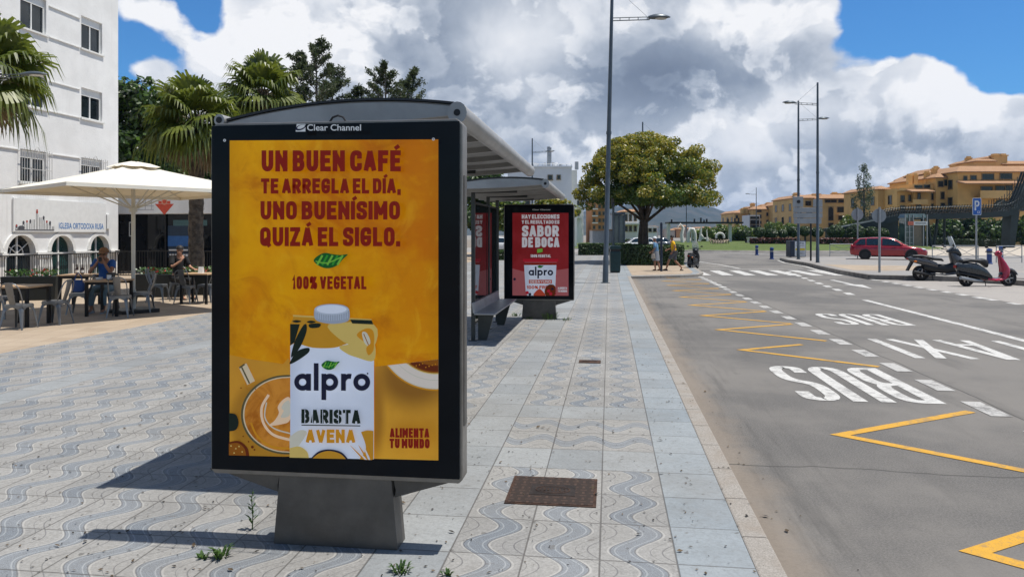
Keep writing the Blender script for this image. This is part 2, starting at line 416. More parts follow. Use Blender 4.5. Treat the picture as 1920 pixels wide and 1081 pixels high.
# ================================================================== SETTING
random.seed(7)
RZ = -.10                                            # road level; the pavement is 0
def f_pave():
    x, y, z = sep(position())
    wob = noise(position(), 1.3, 3)
    cx_ = (x + .85) / .4; cy_ = y / .5 + .13
    k = flr(cx_); r = flr(cy_); u = frac(cx_); v = frac(cy_)
    plain = fmax(fmax(gt(k, 2.5), lt(fabs(k + 1), .5)), fmax(lt(fabs(k + 14), .5), 0))
    rr = mth('MODULO', r + 200, 29.0)
    crossrow = fmax(lt(fabs(rr - 8), .5), lt(fabs(rr - 11), .5)) * gt(k, -1.5)
    turned = fmax(lt(fabs(rr - 9), .5), lt(fabs(rr - 10), .5)) * gt(k, -1.5)
    plain = fmax(plain, crossrow)
    pw = frac(u + fsin(v * 2 * pi) * .2 + .5)
    pt = frac(v + fsin(u * 2 * pi) * .2 + .5)
    p = pw + (pt - pw) * turned
    e = fabs(p - .5)                                 # .5 = middle of the blue band
    band = sstep(e, .315, .335)
    rim = sstep(fabs(e - .305), .006, .022, 1, 0)     # raised pale rim beside the band
    inner = sstep(fabs(e - .40), .004, .016, 1, 0)
    groove = fmax(sstep(fabs(p - .53), .004, .014, 1, 0), sstep(fabs(p - .37), .003, .010, 1, 0) * .6)
    groove = fmax(groove, sstep(fabs(e - .335), .003, .010, 1, 0))
    ju = fmin(u, 1 - u); jv = fmin(v, 1 - v)
    joint = fmax(sstep(ju * .4 + (wob - .5) * .006, .0015, .007, 1, 0), sstep(jv * .5 + (wob - .5) * .006, .0015, .007, 1, 0))
    tr = white(vec(k, r, 0)); tr2 = white(vec(r, k, 3))
    sp = noise(position(), 150, 2, .7); sp2 = noise(position(), 60, 4, .7)
    st = noise(position(), .55, 6, .65); st2 = noise(position(), 2.6, 6, .7)
    cream = mixc(sstep(sp2, .3, .7), (.195, .191, .182), (.31, .305, .292))
    blue = mixc(sstep(sp, .35, .65), (.085, .102, .124), (.21, .237, .268))
    c = mixc(band, cream, blue)
    c = mixc(rim * .7, c, (.40, .39, .365))
    c = mixc(inner * band * .7, c, (.33, .355, .37))
    c = mixc(groove * .75, c, (.10, .10, .105))
    slab = mixc(sstep(sp2 * .6 + st2 * .4, .32, .68), (.185, .20, .208), (.28, .30, .31))
    edge = mixc(sstep(sp2 * .5 + st2 * .5, .32, .68), (.185, .22, .245), (.265, .305, .335))
    slab = mixc(gt(k, 2.5), slab, edge)
    c = mixc(plain, c, slab)
    c = mixc(.24, c, mixc(tr, (.15, .15, .15), (.40, .385, .36)))
    c = mixc(sstep(st, .42, .70, 0, .5), c, (.17, .163, .150))
    c = mixc(sstep(st2, .60, .75, 0, .5), c, (.12, .115, .105))
    c = mixc(sstep(noise(position(), 7.5, 4, .7), .63, .70, 0, .6), c, (.12, .11, .10))
    gum = sstep(noise(position(), 16, 2, .5), .70, .73, 0, .6)
    c = mixc(gum, c, (.07, .066, .06))
    c = mixc(sstep(noise(position(), 24, 6, .75), .44, .66, 0, .26), c, (.115, .112, .108))
    c = mixc(joint * .7, c, (.065, .06, .055))
    h = (1 - groove * (1 - plain) * .8) * (1 - joint) + rim * (1 - plain) * .35 + sp * .25 * band + tr2 * .1
    return dict(color=c, rough=.78, height=h, bump=.55, dist=.007, spec=.25)
def f_terrace():
    P_ = position(); x, y, z = sep(P_)
    a = (x + y * .25) / .45; b = (y - x * .25) / .45
    u, v = frac(a), frac(b)
    j = fmax(sstep(fmin(u, 1 - u), .004, .02, 1, 0), sstep(fmin(v, 1 - v), .004, .02, 1, 0))
    t = white(vec(flr(a), flr(b), 0))
    c = mixc(t * .6 + noise(P_, 9, 6, .7) * .4, (.29, .225, .16), (.39, .315, .235))
    c = mixc(sstep(noise(P_, .8, 6, .6), .45, .75, 0, .5), c, (.24, .19, .14))
    return dict(color=mixc(j * .6, c, (.16, .12, .09)), rough=.8, height=(1 - j) + noise(P_, 40, 3) * .2, bump=.4)
def f_asphalt():
    P_ = position(); x, y, z = sep(P_)
    g = noise(P_, 260, 2, .8); g2 = noise(P_, 70, 3, .75); big = noise(P_, .28, 6, .62); mid = noise(vec(x * 2.2, y * .35, 0), .8, 6, .65)
    c = mixc(sstep(g * .45 + g2 * .55, .34, .66), (.058, .055, .052), (.168, .160, .151))
    c = mixc(sstep(big, .40, .58, 0, .7), c, (.185, .172, .156))
    c = mixc(sstep(mid, .52, .78, 0, .5), c, (.066, .063, .060))
    near = sstep(x, 1.05, 2.0, 1, 0)
    scr = noise(vec(x * 9, y * .7, 0), 1.0, 6, .7)
    c = mixc(near * sstep(scr, .45, .68) * .5, c, (.055, .052, .05))
    dust = sstep(x + (noise(P_, 1.7, 6, .65) - .5) * .55, .93, 1.28, 1, 0)
    c = mixc(dust * .7, c, mixc(noise(P_, 30, 5, .7), (.15, .122, .095), (.27, .225, .18)))
    ck = fmax(sstep(fabs(y - 6.05 - (noise(vec(x, 0, 0), .9, 4) - .5) * .35 + x * .02), .004, .016, 1, 0), sstep(fabs(x - 4.02 - (noise(vec(0, y, 0), .7, 4) - .5) * .14), .004, .018, 1, 0))
    ck = fmax(ck, sstep(fabs(y - 12.3 - (noise(vec(x, 4, 0), .9, 4) - .5) * .3 + x * .05), .003, .012, 1, 0) * .7)
    ck = fmax(ck, sstep(fabs(y - 2.2 - (noise(vec(x, 9, 0), 1.4, 4) - .5) * .5), .003, .010, 1, 0) * .6)
    c = mixc(ck * .75, c, (.04, .038, .036))
    tar = sstep(noise(P_, 1.4, 6, .72), .62, .72, 0, .6)
    c = mixc(tar, c, (.05, .048, .045))
    return dict(color=c, rough=.82, height=g * .6 + g2 * .5 - ck * 1.2, bump=.45, dist=.006, spec=.3)
def f_kerb():
    P_ = position(); x, y, z = sep(P_)
    v = frac(y / .62); j = sstep(fmin(v, 1 - v) * .62, .003, .009, 1, 0)
    n = noise(P_, 90, 3, .75); s = noise(P_, 2.5, 6, .65)
    c = mixc(sstep(n, .3, .7), (.20, .182, .16), (.34, .315, .285))
    c = mixc(sstep(s, .45, .7, 0, .6), c, (.22, .18, .14))
    return dict(color=mixc(j * .8, c, (.09, .08, .07)), rough=.85, height=n * .5 - j + s, bump=.6, dist=.01)
def paint(c, wear):
    def f():
        P_ = position()
        w = sstep(noise(P_, 5.5, 9, .8), .49, .60, 0, wear); f2 = sstep(noise(P_, 90, 3, .8), .56, .68, 0, .75)
        return dict(color=mixc(fmax(w, f2), mixc(noise(P_, 18, 4), tuple(x * .78 for x in c), c), (.125, .12, .115)), rough=.7, height=noise(P_, 150, 2), bump=.3, dist=.004)
    return f
def f_plaza():
    P_ = position()
    c = mixc(sstep(noise(P_, 60, 4, .75), .3, .7), (.19, .185, .18), (.29, .28, .27))
    c = mixc(sstep(noise(P_, .35, 6, .62), .42, .72, 0, .6), c, (.33, .29, .25))
    return dict(color=c, rough=.85, height=noise(P_, 90, 3), bump=.4)
def f_ground():
    P_ = position()
    return dict(color=mixc(noise(P_, .02, 6, .6), (.16, .15, .13), (.26, .24, .21)), rough=.9)
def f_bay():
    P_ = position()
    c = mixc(sstep(noise(P_, 90, 4, .75), .3, .7), (.25, .23, .21), (.36, .335, .31))
    return dict(color=mixc(sstep(noise(P_, .7, 6), .45, .75, 0, .5), c, (.20, .19, .18)), rough=.85, height=noise(P_, 120, 3), bump=.4)
M_pave = custom('wave_paving', f_pave); M_terr = custom('terrace_tiles', f_terrace); M_asph = custom('asphalt', f_asphalt); M_kerb = custom('kerb_stone', f_kerb)
M_white = custom('road_paint_white', paint((.57, .56, .535), .6)); M_dash = custom('road_paint_grey', paint((.45, .44, .42), .8)); M_yel = custom('road_paint_yellow', paint((.60, .32, .03), .5))
M_plaza = custom('plaza_asphalt', f_plaza); M_ground = custom('bare_ground', f_ground); M_bay = custom('concrete_bay', f_bay)
def sheet(name, pts, z, m, thick=0.0):
    b = MB()
    if thick: b.prism(pts, z - thick, z)
    else: b.poly([(p[0], p[1], z) for p in pts])
    o = b.build(name, m); struct(o); return o
sheet('ground', [(-2900, -400), (3900, -400), (3900, 4700), (-2900, 4700)], -.16, M_ground)
sheet('road', [(-60, -12), (120, -12), (120, 260), (-60, 260)], RZ, M_asph)
pv = [(-8.65, -6), (.74, -6), (.74, 31.0), (2.9, 32.1), (3.75, 32.9), (4.15, 34.6), (4.3, 38), (4.75, 46), (4.2, 56), (1.5, 66), (-8.65, 72)]
sheet('pavement', pv, 0, M_pave, .13)
sheet('terrace_paving', [(-45, -6), (-8.65, -6), (-8.65, 72), (-45, 72)], 0, M_terr, .13)
sheet('bulb_paving', [(.95, 31.6), (2.8, 32.5), (3.5, 33.3), (3.8, 34.8), (3.95, 38), (4.4, 46), (.95, 46)], .004, M_terr)
b = MB(); b.box(.74, .885, -6, 30.95, -.14, .003)
kp = [(.74, 31.0), (2.9, 32.1), (3.75, 32.9), (4.15, 34.6), (4.3, 38), (4.75, 46), (4.2, 56), (1.5, 66)]
def kerb_strip(b, pts, w, z0, z1):
    P = [Vector(p) for p in pts]
    q = ribbon(pts, w)
    for a_ in q: b.prism([(p[0], p[1]) for p in a_], z0, z1)
o = None
kerb_strip(b, kp, .16, -.14, .004)
struct(b.build('kerb', M_kerb, bevel=.012))
isl = [(10.5, 31.9), (10.52, 35.7), (10.9, 40.1), (11.4, 44.5), (11.5, 50), (12.0, 54.5), (13.6, 57.5), (18, 60), (30, 63), (70, 66), (70, 8), (17.5, 8), (16.4, 20), (15.2, 26), (14.3, 29.3), (13.2, 31.0), (11.6, 31.35)]
IZ = .06
sheet('parking_plaza', isl, IZ, M_plaza, .2)
b = MB(); kerb_strip(b, isl[10:][::-1][:7] + isl[:9], .2, -.14, IZ + .03); struct(b.build('plaza_kerb', mat('old_kerb', (.17, .155, .14), .85, var=.3, scale=3, bump=.4), bevel=.02))
sheet('scooter_bay', [(10.6, 8), (17.4, 8), (16.3, 20), (15.1, 26), (14.2, 29.3), (13.1, 30.9), (11.6, 31.25), (10.6, 31.6)], RZ + .004, M_bay)
sheet('path', [(27, 66.5), (140, 72), (140, 150), (30, 150)], -.03, custom('pale_path', lambda: dict(color=mixc(noise(position(), .5, 6), (.36, .31, .25), (.48, .43, .36)), rough=.85)))
sheet('street', [(-60, 72.2), (6, 72.2), (2, 100), (-60, 100)], -.05, M_plaza)
sheet('island_paving', [(11.2, 36.2), (12.6, 36.0), (17, 38.5), (16, 42), (11.7, 43)], IZ + .004, M_terr)

# -------- markings painted on the road
def lines(name, m, segs, z=RZ + .004):
    b = MB()
    for i, (pts, w) in enumerate(segs):
        for q_ in ribbon(pts, w): b.add([(p[0], p[1], z + .0003 * (i % 6)) for p in q_], [(0, 1, 2, 3)])
    return struct(b.build(name, m))
zz = []
Lx, Rx = 2.06, 3.65
for k in range(-1, 13):
    y = 4.54 + 2.5 * k
    if k == 2: continue
    up = (Rx, y + 1.1) if k != 3 else (3.13, y + .72)
    zz.append(([(Rx, y - 1.3), (Lx, y), up], .105))
lines('road_marking_zigzag', M_yel, zz)
def ground_text(name, txt, x0, y0, W_, H_, stroke):
    b = []
    sg = []
    for pl, w in strokes(txt, H_, stroke, width=None, wf=.20, gap=.06): sg.append((pl, w))
    xs = [p[0] for pl, _ in sg for p in pl]; k = (W_ - stroke) / (max(xs) - min(xs)); mn = min(xs)
    segs = [([(x0 - stroke / 2 - (p[0] - mn) * k, y0 - p[1]) for p in pl], w) for pl, w in sg]
    return lines(name, M_white, segs)
ground_text('road_marking_bus', 'BUS', 3.62, 10.62, 1.5, 2.15, .155)
ground_text('road_marking_bus_lane', 'BUS', 6.1, 17.8, 1.5, 2.1, .145)
ground_text('road_marking_taxi', 'TAXI', 6.85, 13.62, 2.42, 2.05, .145)
lines('road_marking_lane_dashes', M_dash, [([(3.86, 4.3 + 1.22 * i), (3.86, 4.3 + 1.22 * i + .66)], .2) for i in range(-6, 24)])
sl_ = [([(7.0, -8), (7.0, 21.7)], .17)]
lines('road_marking_line', M_white, sl_)
d2 = []
for i in range(9):
    t = .06 + i / 9.0; x = 7.15 + 1.45 * t ** 1.1; y = 22.6 + 15 * t
    d2.append(([(x, y), (x + .09, y + .85)], .22))
for i in range(9):
    y = 8 + i * 1.05 + 14.6
    d2.append(([(10.5, y), (10.5, y + .55)], .24))
for i in range(12): d2.append(([(10.5, 22.0 - i * 1.2), (10.5, 22.5 - i * 1.2)], .2))
for i in range(6): d2.append(([(3.9, 32.2 + i * -.0 - i * 1.22), (3.9, 32.75 - i * 1.22)], .2))
lines('road_marking_dashes', M_white, d2)
zb = []
for k in range(7):
    x = 4.25 + k * .985
    zb.append(([(x, 34.0 + .1 * k), (x + .02, 38.4 + .18 * k)], .5))
lines('road_marking_crossing', M_white, zb)
hl = [([(4.6, 40.2), (10.2, 41.4)], .16), ([(6.9, 41.0), (6.6, 46), (5.9, 52), (5.0, 56)], .16)] + [([(4.9, 42.2 + 2 * i), (6.5 - .15 * i, 42.6 + 2.2 * i)], .15) for i in range(5)]
hl += [([G(1335, 473, RZ), G(1400, 475, RZ), G(1490, 479, RZ)], .35), ([G(1530, 502, RZ), (10.2, 35.5)], .18), ([(10.55, 31.3), (10.3, 35.6), (10.6, 40), (11.1, 44.5), (11.2, 50), (11.8, 54.6)], .16)]
lines('road_marking_edges', M_white, hl)
b = MB(); Z0 = RZ + .004
b.poly([(8.72, 31.2, Z0), (8.9, 31.2, Z0), (8.82, 28.4, Z0), (8.66, 28.4, Z0)]); b.poly([(8.45, 28.6, Z0 + .0003), (9.05, 28.3, Z0 + .0003), (8.72, 26.3, Z0 + .0003)])
struct(b.build('road_marking_arrow', M_white))
pk = [([(13.5, 36 + 2.6 * i), (20 + i, 38.5 + 2.6 * i)], .12) for i in range(3)] + [([(15.6 + i * 2.6, 27.5 - i), (23 + i, 29 - i)], .12) for i in range(1)] + [([(16.5, 24), (26, 24.5)], .12), ([(15.9, 29.5), (27, 31.5)], .12)]
lines('parking_marking', M_white, pk, IZ + .006)

# -------- roundabout lawn, mountains
def f_grass():
    P_ = position()
    c = mixc(sstep(noise(P_, 2.2, 6, .7), .3, .7), (.048, .078, .013), (.095, .138, .024))
    return dict(color=mixc(sstep(noise(P_, .15, 5), .4, .7, 0, .5), c, (.10, .13, .025)), rough=.8, height=noise(P_, 30, 4, .8), bump=.9, dist=.05)
M_grass = custom('lawn_grass', f_grass)
LC = (17.0, 113.0); LR = (27.0, 32.0)
rings = []
for r, z in ((1.0, -.1), (.998, .04), (.93, .22), (.8, .45), (.6, .62), (.3, .7)):
    rings.append([(LC[0] + LR[0] * r * cos(2 * pi * j / 64), LC[1] + LR[1] * r * sin(2 * pi * j / 64), z) for j in range(64)])
o = MB().loft(rings).build('lawn', M_grass, smooth=True); stuff(o)
rings = []
for r, z in ((1.004, -.12), (1.002, .055), (1.022, .055), (1.024, -.12)):
    rings.append([(LC[0] + LR[0] * r * cos(2 * pi * j / 64), LC[1] + LR[1] * r * sin(2 * pi * j / 64), z) for j in range(64)])
struct(MB().loft(rings, cap=False).build('lawn_kerb', mat('pale_kerb', (.36, .33, .29), .85, var=.2, scale=1)))
def ridge(name, prof, d, depth, m, seed):
    rnd = random.Random(seed); n = 120; b = MB(); rows = []
    lo, hi = prof[0][0], prof[-1][0]
    def H(px):
        for (a, ya), (c, yc) in zip(prof, prof[1:]):
            if a <= px <= c: t = (px - a) / (c - a); return ya + (yc - ya) * (t * t * (3 - 2 * t))
        return prof[-1][1]
    ph = [rnd.uniform(0, 6) for _ in range(8)]
    for k in range(9):
        t = k / 8; dd = d - depth * (1 - t) * .9 if t <= 1 else d
        row = []
        for i in range(n + 1):
            px = lo + (hi - lo) * i / n
            top = Z(H(px), d)
            nz = sum(sin(px * (.05 + .043 * j) + ph[j] + t * 3 * j) / (1 + j) for j in range(6))
            z = -1 + (top + 1) * t ** 1.1 * (1 + .10 * nz * (1 - t) * 2) + nz * 1.2 * t
            x, y = PX(px, dd + nz * 45 * (1 - t)); row.append((x, y, z))
        rows.append(row)
    rows.append([(PX(lo + (hi - lo) * i / n, d + depth)[0], PX(lo + (hi - lo) * i / n, d + depth)[1], -1) for i in range(n + 1)])
    vs = [p for r in rows for p in r]; w = n + 1
    b.add(vs, [(r * w + i, r * w + i + 1, (r + 1) * w + i + 1, (r + 1) * w + i) for r in range(len(rows) - 1) for i in range(n)])
    return struct(b.build(name, m, smooth=True))
M_hill = custom('hillside', lambda: dict(color=mixc(sstep(noise(position(), .012, 8, .65), .35, .65), (.020, .030, .018), (.060, .060, .045)), rough=.95))
ridge('mountains', [(700, 425), (900, 412), (1040, 404), (1150, 388), (1210, 378), (1262, 371), (1290, 371), (1330, 387), (1362, 397), (1385, 405), (1440, 401), (1600, 408), (1800, 418), (2000, 428)], 3200, 900, M_hill, 3)
ridge('hills', [(900, 436), (1150, 421), (1230, 417), (1330, 414), (1400, 412), (1480, 418), (1700, 424), (2000, 434)], 2300, 500, M_hill, 5)

# -------- the air: pale even haze round the whole place
b = MB(); b.box(-3200, 4200, -700, 5000, -1.2, 230)
hz = stuff(b.build('haze', []))
m = bpy.data.materials.new('haze_air'); m.use_nodes = True; T = m.node_tree; T.nodes.clear()
v_ = T.nodes.new('ShaderNodeVolumePrincipled'); v_.inputs['Color'].default_value = (.36, .58, 1, 1); v_.inputs['Density'].default_value = 0.85e-4
o_ = T.nodes.new('ShaderNodeOutputMaterial'); T.links.new(v_.outputs[0], o_.inputs['Volume']); hz.data.materials.append(m)
# ================================================================== ADVERTISING PANELS
M_steel = mat('brushed_steel', (.22, .205, .185), .36, .65, var=.18, scale=5, bump=.05, dirt=((.10, .085, .07), .35))
M_base = mat('steel_base', (.115, .107, .098), .45, .55, var=.2, scale=3.5, bump=.08, bscale=60, dirt=((.20, .18, .155), .35))
M_blackglass = mat('black_glass', (.004, .006, .009), .1, 0, var=.1, spec=.14)
M_dark = mat('dark_metal', (.02, .021, .023), .5, .3)
def pm(name, col, glow=.26, var=.06, sc=9):
    return custom('print_' + name, lambda: dict(color=mixc(noise(coord(), sc, 5), tuple(c * (1 - var) for c in col), tuple(min(1, c * (1 + var)) for c in col)), rough=.22, spec=.12, glow=glow))
def f_amber():
    o = coord(); x, y, z = sep(o)
    n = noise(o, 1.7, 7, .62, .6); n2 = noise(vec(x * 1.3 + z * .6, y, z * 2.0), 1.5, 5, .55, 1.0)
    c = mixc(sstep(n + x * .12, .35, .68), (.68, .31, .003), (.57, .20, .003))
    c = mixc(sstep(n2 + x * .16 + (z - 1.4) * .05, .50, .66, 0, .8), c, (.50, .13, .003))
    fold = sstep(noise(vec(x + z * .5, 0, z - x * .3), 2.6, 6, .6, 1.2), .5, .72)
    c = mixc(fold * .75, c, (.42, .115, .003))
    c = mixc(sstep(noise(vec(x * 1.5, 3, z), 5.5, 5, .65, .7), .5, .75, 0, .4), c, (.74, .42, .02))
    c = mixc(sstep(fabs(x), .48, .6, 0, .3), c, (.34, .13, .004))
    return dict(color=c, rough=.2, spec=.12, glow=.30)
def spot(px, py):
    t = (px - CX) / FPX; d = 3.9 / (t * SA + CA); return (d * (t * CA - SA) + 1.483, CAMH + (HZ - py) * d / FPX)
def near_spot(x, z, px, py, rx, rz, lo, hi):
    a, c = spot(px, py); k = 1.177 / 390
    u = (x - a) * (1 / (rx * k)); v = (z - c) * (1 / (rz * k))
    return sstep(mth('SQRT', u * u + v * v), lo, hi, 1, 0)
def f_table():
    o = coord(); x, y, z = sep(o)
    c = mixc(sstep(noise(o, 2.5, 5), .3, .7), (.56, .26, .022), (.68, .34, .03))
    c = mixc(near_spot(x, z, 775, 705, 95, 75, .35, 1.0) * .85, c, (.13, .05, .008))     # printed shade under the saucer
    c = mixc(near_spot(x, z, 505, 790, 78, 78, .8, 1.15) * .6, c, (.20, .085, .01))
    c = mixc(near_spot(x, z, 704, 775, 26, 105, .3, 1.0) * .7, c, (.22, .085, .01))
    c = mixc(sstep(z, .5, 1.02, 0, .35), c, (.36, .16, .03))
    return dict(color=c, rough=.2, spec=.12, glow=.30)
def f_white():
    o = coord(); x, y, z = sep(o); a = spot(548, 700)[0]; e = spot(704, 700)[0]
    c = mixc(sstep(x, a, a + .09, 1, 0) * .5, (.60, .64, .73), (.40, .45, .56)); c = mixc(sstep(x, e - .14, e, 0, .4), c, (.46, .50, .60))
    return dict(color=mixc(sstep(noise(o, 3, 4), .4, .7, 0, .25), c, (.5, .54, .62)), rough=.2, spec=.12, glow=.30)
def f_coffee():
    o = coord(); x, y, z = sep(o)
    n = noise(o, 5, 5, .6, 1.5)
    return dict(color=mixc(sstep(n, .35, .65), (.34, .10, .008), (.55, .22, .03)), rough=.2, spec=.12, glow=.30)
def f_redpaper():
    o = coord()
    return dict(color=mixc(sstep(noise(o, 2.0, 6, .6, .5), .3, .7), (.20, .012, .014), (.27, .022, .026)), rough=.22, spec=.12, glow=.26)
A_ = [custom('print_amber', f_amber), custom('print_table', f_table), pm('darkred', (.215, .012, .006)), pm('green', (.03, .26, .03)), pm('leaf_dark', (.008, .10, .02)),
      custom('print_white', f_white), pm('navy', (.012, .014, .035)), pm('black_green', (.010, .018, .014)), pm('gold', (.50, .24, .02)), pm('pale_gold', (.58, .42, .12)),
      pm('cap', (.42, .47, .55)), pm('cap_shade', (.30, .34, .41)), pm('rim', (.10, .085, .04)), custom('print_coffee', f_coffee), pm('milk', (.78, .55, .36)), pm('shadow_brown', (.26, .085, .008)),
      pm('plate', (.66, .58, .50)), pm('cocoa', (.12, .022, .006)), pm('glass', (.62, .50, .33)), pm('orange_word', (.56, .24, .015)), pm('lime', (.16, .42, .05)), pm('pale', (.55, .52, .42)),
      custom('print_redpaper', f_redpaper), pm('rose', (.36, .10, .105)), pm('tub_red', (.42, .015, .03)), pm('offwhite', (.62, .60, .62)), pm('brick', (.45, .06, .03)), pm('grey_logo', (.55, .57, .58), .2)]
N_ = {n: i for i, n in enumerate('amber table darkred green leafdark white navy blackgreen gold palegold cap capshade rim coffee milk shadow plate cocoa glass orange lime pale redpaper rose tubred offwhite brick logo'.split())}

class PosterPx(Print):
    "artwork laid out in the units of the printed sheet (measured on the photo), converted to metres on the panel's own face"
    def __init__(s, mb, x0, y0, org, z0=.0012):
        fr = frame((0, org, 0), (1, 0, 0), (0, 0, 1), (0, -1, 0)); super().__init__(mb, fr, z0)
        s.x0, s.yw, s.y0 = x0, y0, 0
    def c(s, p):
        t = (p[0] - CX) / FPX; d = s.yw / (t * SA + CA)
        return (d * (t * CA - SA) - s.x0, CAMH + (HZ - p[1]) * d / FPX)
    clip = None
    def q(s, p):
        if not s.clip: return p
        x0_, x1_, yt_, yl_, yr_ = s.clip; x = min(max(p[0], x0_), x1_); return (x, min(max(p[1], yt_), yl_ + (yr_ - yl_) * (x - x0_) / (x1_ - x0_)))
    def P(s, pts, mi): s.poly([s.c(s.q(p)) for p in pts], N_[mi])
    def k(s, px): t = (px - CX) / FPX; return s.yw / (t * SA + CA) / FPX
    def L(s, pts, w, mi): s.line([s.c(p) for p in pts], w * s.k(pts[0][0]), N_[mi])
    def D(s, x, y, r, mi, ry=None, **k): s.P([(x + r * cos(2 * pi * i / 48), y - (ry or r) * sin(2 * pi * i / 48)) for i in range(48)], mi)
    def TX(s, txt, x, y, H, x1, stroke, mi, wf=.56, gap=.11, tilt=0.0):
        for pl, w in strokes(txt, H, stroke, wf, gap, x1 - x): s.L([(x + p[0], y - p[1] + tilt * p[0]) for p in pl], w, mi)
    def F(s, txt, x, y, H, x1, mi, bold=0.0):
        vs, fs, (a, b, c_, d_) = font_mesh(txt, bold); kx = (x1 - x) / (b - a); k = H / .73
        s.mb.add([(*s.c((x + (v[0] - a) * kx, y - v[1] * k)), s.z) for v in vs], fs, N_[mi], s.fr); s.up()
def spline(pts, n=6, closed=True):
    P = [Vector(p) for p in pts]; k = len(P); out = []
    for i in range(k if closed else k - 1):
        p0, p1, p2, p3 = (P[(i - 1) % k], P[i], P[(i + 1) % k], P[(i + 2) % k]) if closed else (P[max(i - 1, 0)], P[i], P[i + 1], P[min(i + 2, k - 1)])
        for j in range(n):
            t = j / n
            out.append(tuple(.5 * ((2 * p1) + (p2 - p0) * t + (2 * p0 - 5 * p1 + 4 * p2 - p3) * t * t + (3 * p1 - p0 - 3 * p2 + p3) * t ** 3)))
    if not closed: out.append(tuple(P[-1]))
    return out
def leaf_emblem(A, x, y, w, h, stripes=True):
    body = [(x, y), (x + w * .12, y - h * .32), (x + w * .32, y - h * .52), (x + w * .55, y - h * .44), (x + w * .78, y - h * .38), (x + w, y - h * .42), (x + w * .86, y - h * .1), (x + w * .68, y + h * .32), (x + w * .42, y + h * .5), (x + w * .18, y + h * .36)]
    A.P(spline(body, 5), 'leafdark')
    if stripes:
        for k in range(5):
            a = .16 + k * .15
            A.L([(x + w * (a - .06), y + h * .28), (x + w * (a + .10), y - h * .36)], w * .06, 'green' if k % 2 else 'lime')
    A.L(spline([(x + w * .06, y + h * .03), (x + w * .4, y + h * .14), (x + w * .85, y - h * .28)], 5, False), w * .035, 'lime')
def word_alpro(A, x, y, s, mi, outline=True):
    "round lower-case word, x = left edge, y = baseline, s = x-height"
    w = s * .29; r = (s - w) / 2; cy = y - s / 2
    def circ(cx): return [(cx + r * cos(2 * pi * i / 28), cy - r * sin(2 * pi * i / 28)) for i in range(29)]
    g = s * .16; X = x + s / 2
    for halo in ((w * 1.5, 'white'), (w, mi)) if outline else ((w, mi),):
        W_, c_ = halo; X = x + s / 2
        A.L(circ(X), W_, c_); A.L([(X + r, y - s), (X + r, y)], W_, c_)                    # a
        X += r + w + g; A.L([(X, y - s * 1.62), (X, y)], W_, c_)                           # l
        X += w + g; A.L([(X, y - s), (X, y + s * .55)], W_, c_); A.L(circ(X + r), W_, c_)  # p
        X += 2 * r + w + g; A.L([(X, y - s), (X, y)], W_, c_); A.L([(X + r * cos(radians(a)) + r, cy - r * sin(radians(a))) for a in range(180, 60, -12)], W_, c_)   # r
        X += r * 1.1 + w * .6 + g + r; A.L(circ(X), W_, c_)                                 # o
def make_panel(name, label, x0, yf, art):
    "free-standing poster panel: yf = world y of its face"
    t = thing(name, label, 'advertising panel', (x0, yf, 0), 0, 'poster panels along the bus stop')
    w, z0, z1, dp = .711, .378, 2.317, .13
    b = MB()
    b.prism([(-w + .02, z0 - .0), (w - .02, z0 - .0), (w, z0 + .02), (w, z1 - .03), (w - .03, z1), (-w + .03, z1), (-w, z1 - .03), (-w, z0 + .02)], .0, dp, 'y')
    f_ = b.build('casing', M_steel, t, bevel=.006)
    b = MB(); b.box(-w + .010, w - .014, -.012, -.0005, z0 + .026, z1 - .014); door = b.build('glazed_door', M_blackglass, t, bevel=.003)
    for sx in (w, -w): b = MB(); b.box(sx - .004, sx + .004, .03, .10, z0 + .3, z1 - .3); b.build('side_seam', M_base, t)
    b = MB(); b.tube([(-.05, .06, z1), (-.03, .06, z1 + .03), (0, .06, z1 + .04), (.03, .06, z1 + .03), (.05, .06, z1)], .006, 6); b.build('lifting_eye', M_dark, t)
    b = MB()
    b.prism([(-.352, 0), (.352, 0), (.318, z0 + .002), (-.318, z0 + .002)], .012, .17, 'y')
    b.build('base', M_base, t, bevel=.004)
    for s in (-1, 1):
        b = MB(); b.prism([(s * .322, z0 - .002), (s * (w - .06), z0 - .002), (s * .33, z0 - .10), (s * .335, z0 - .06)][::s], .03, .125, 'y'); b.build('bracket', M_base, t, bevel=.003)
    b = MB(); A = PosterPx(b, x0, yf, -.0125); art(A)
    b.build('poster', A_, t)
    return t
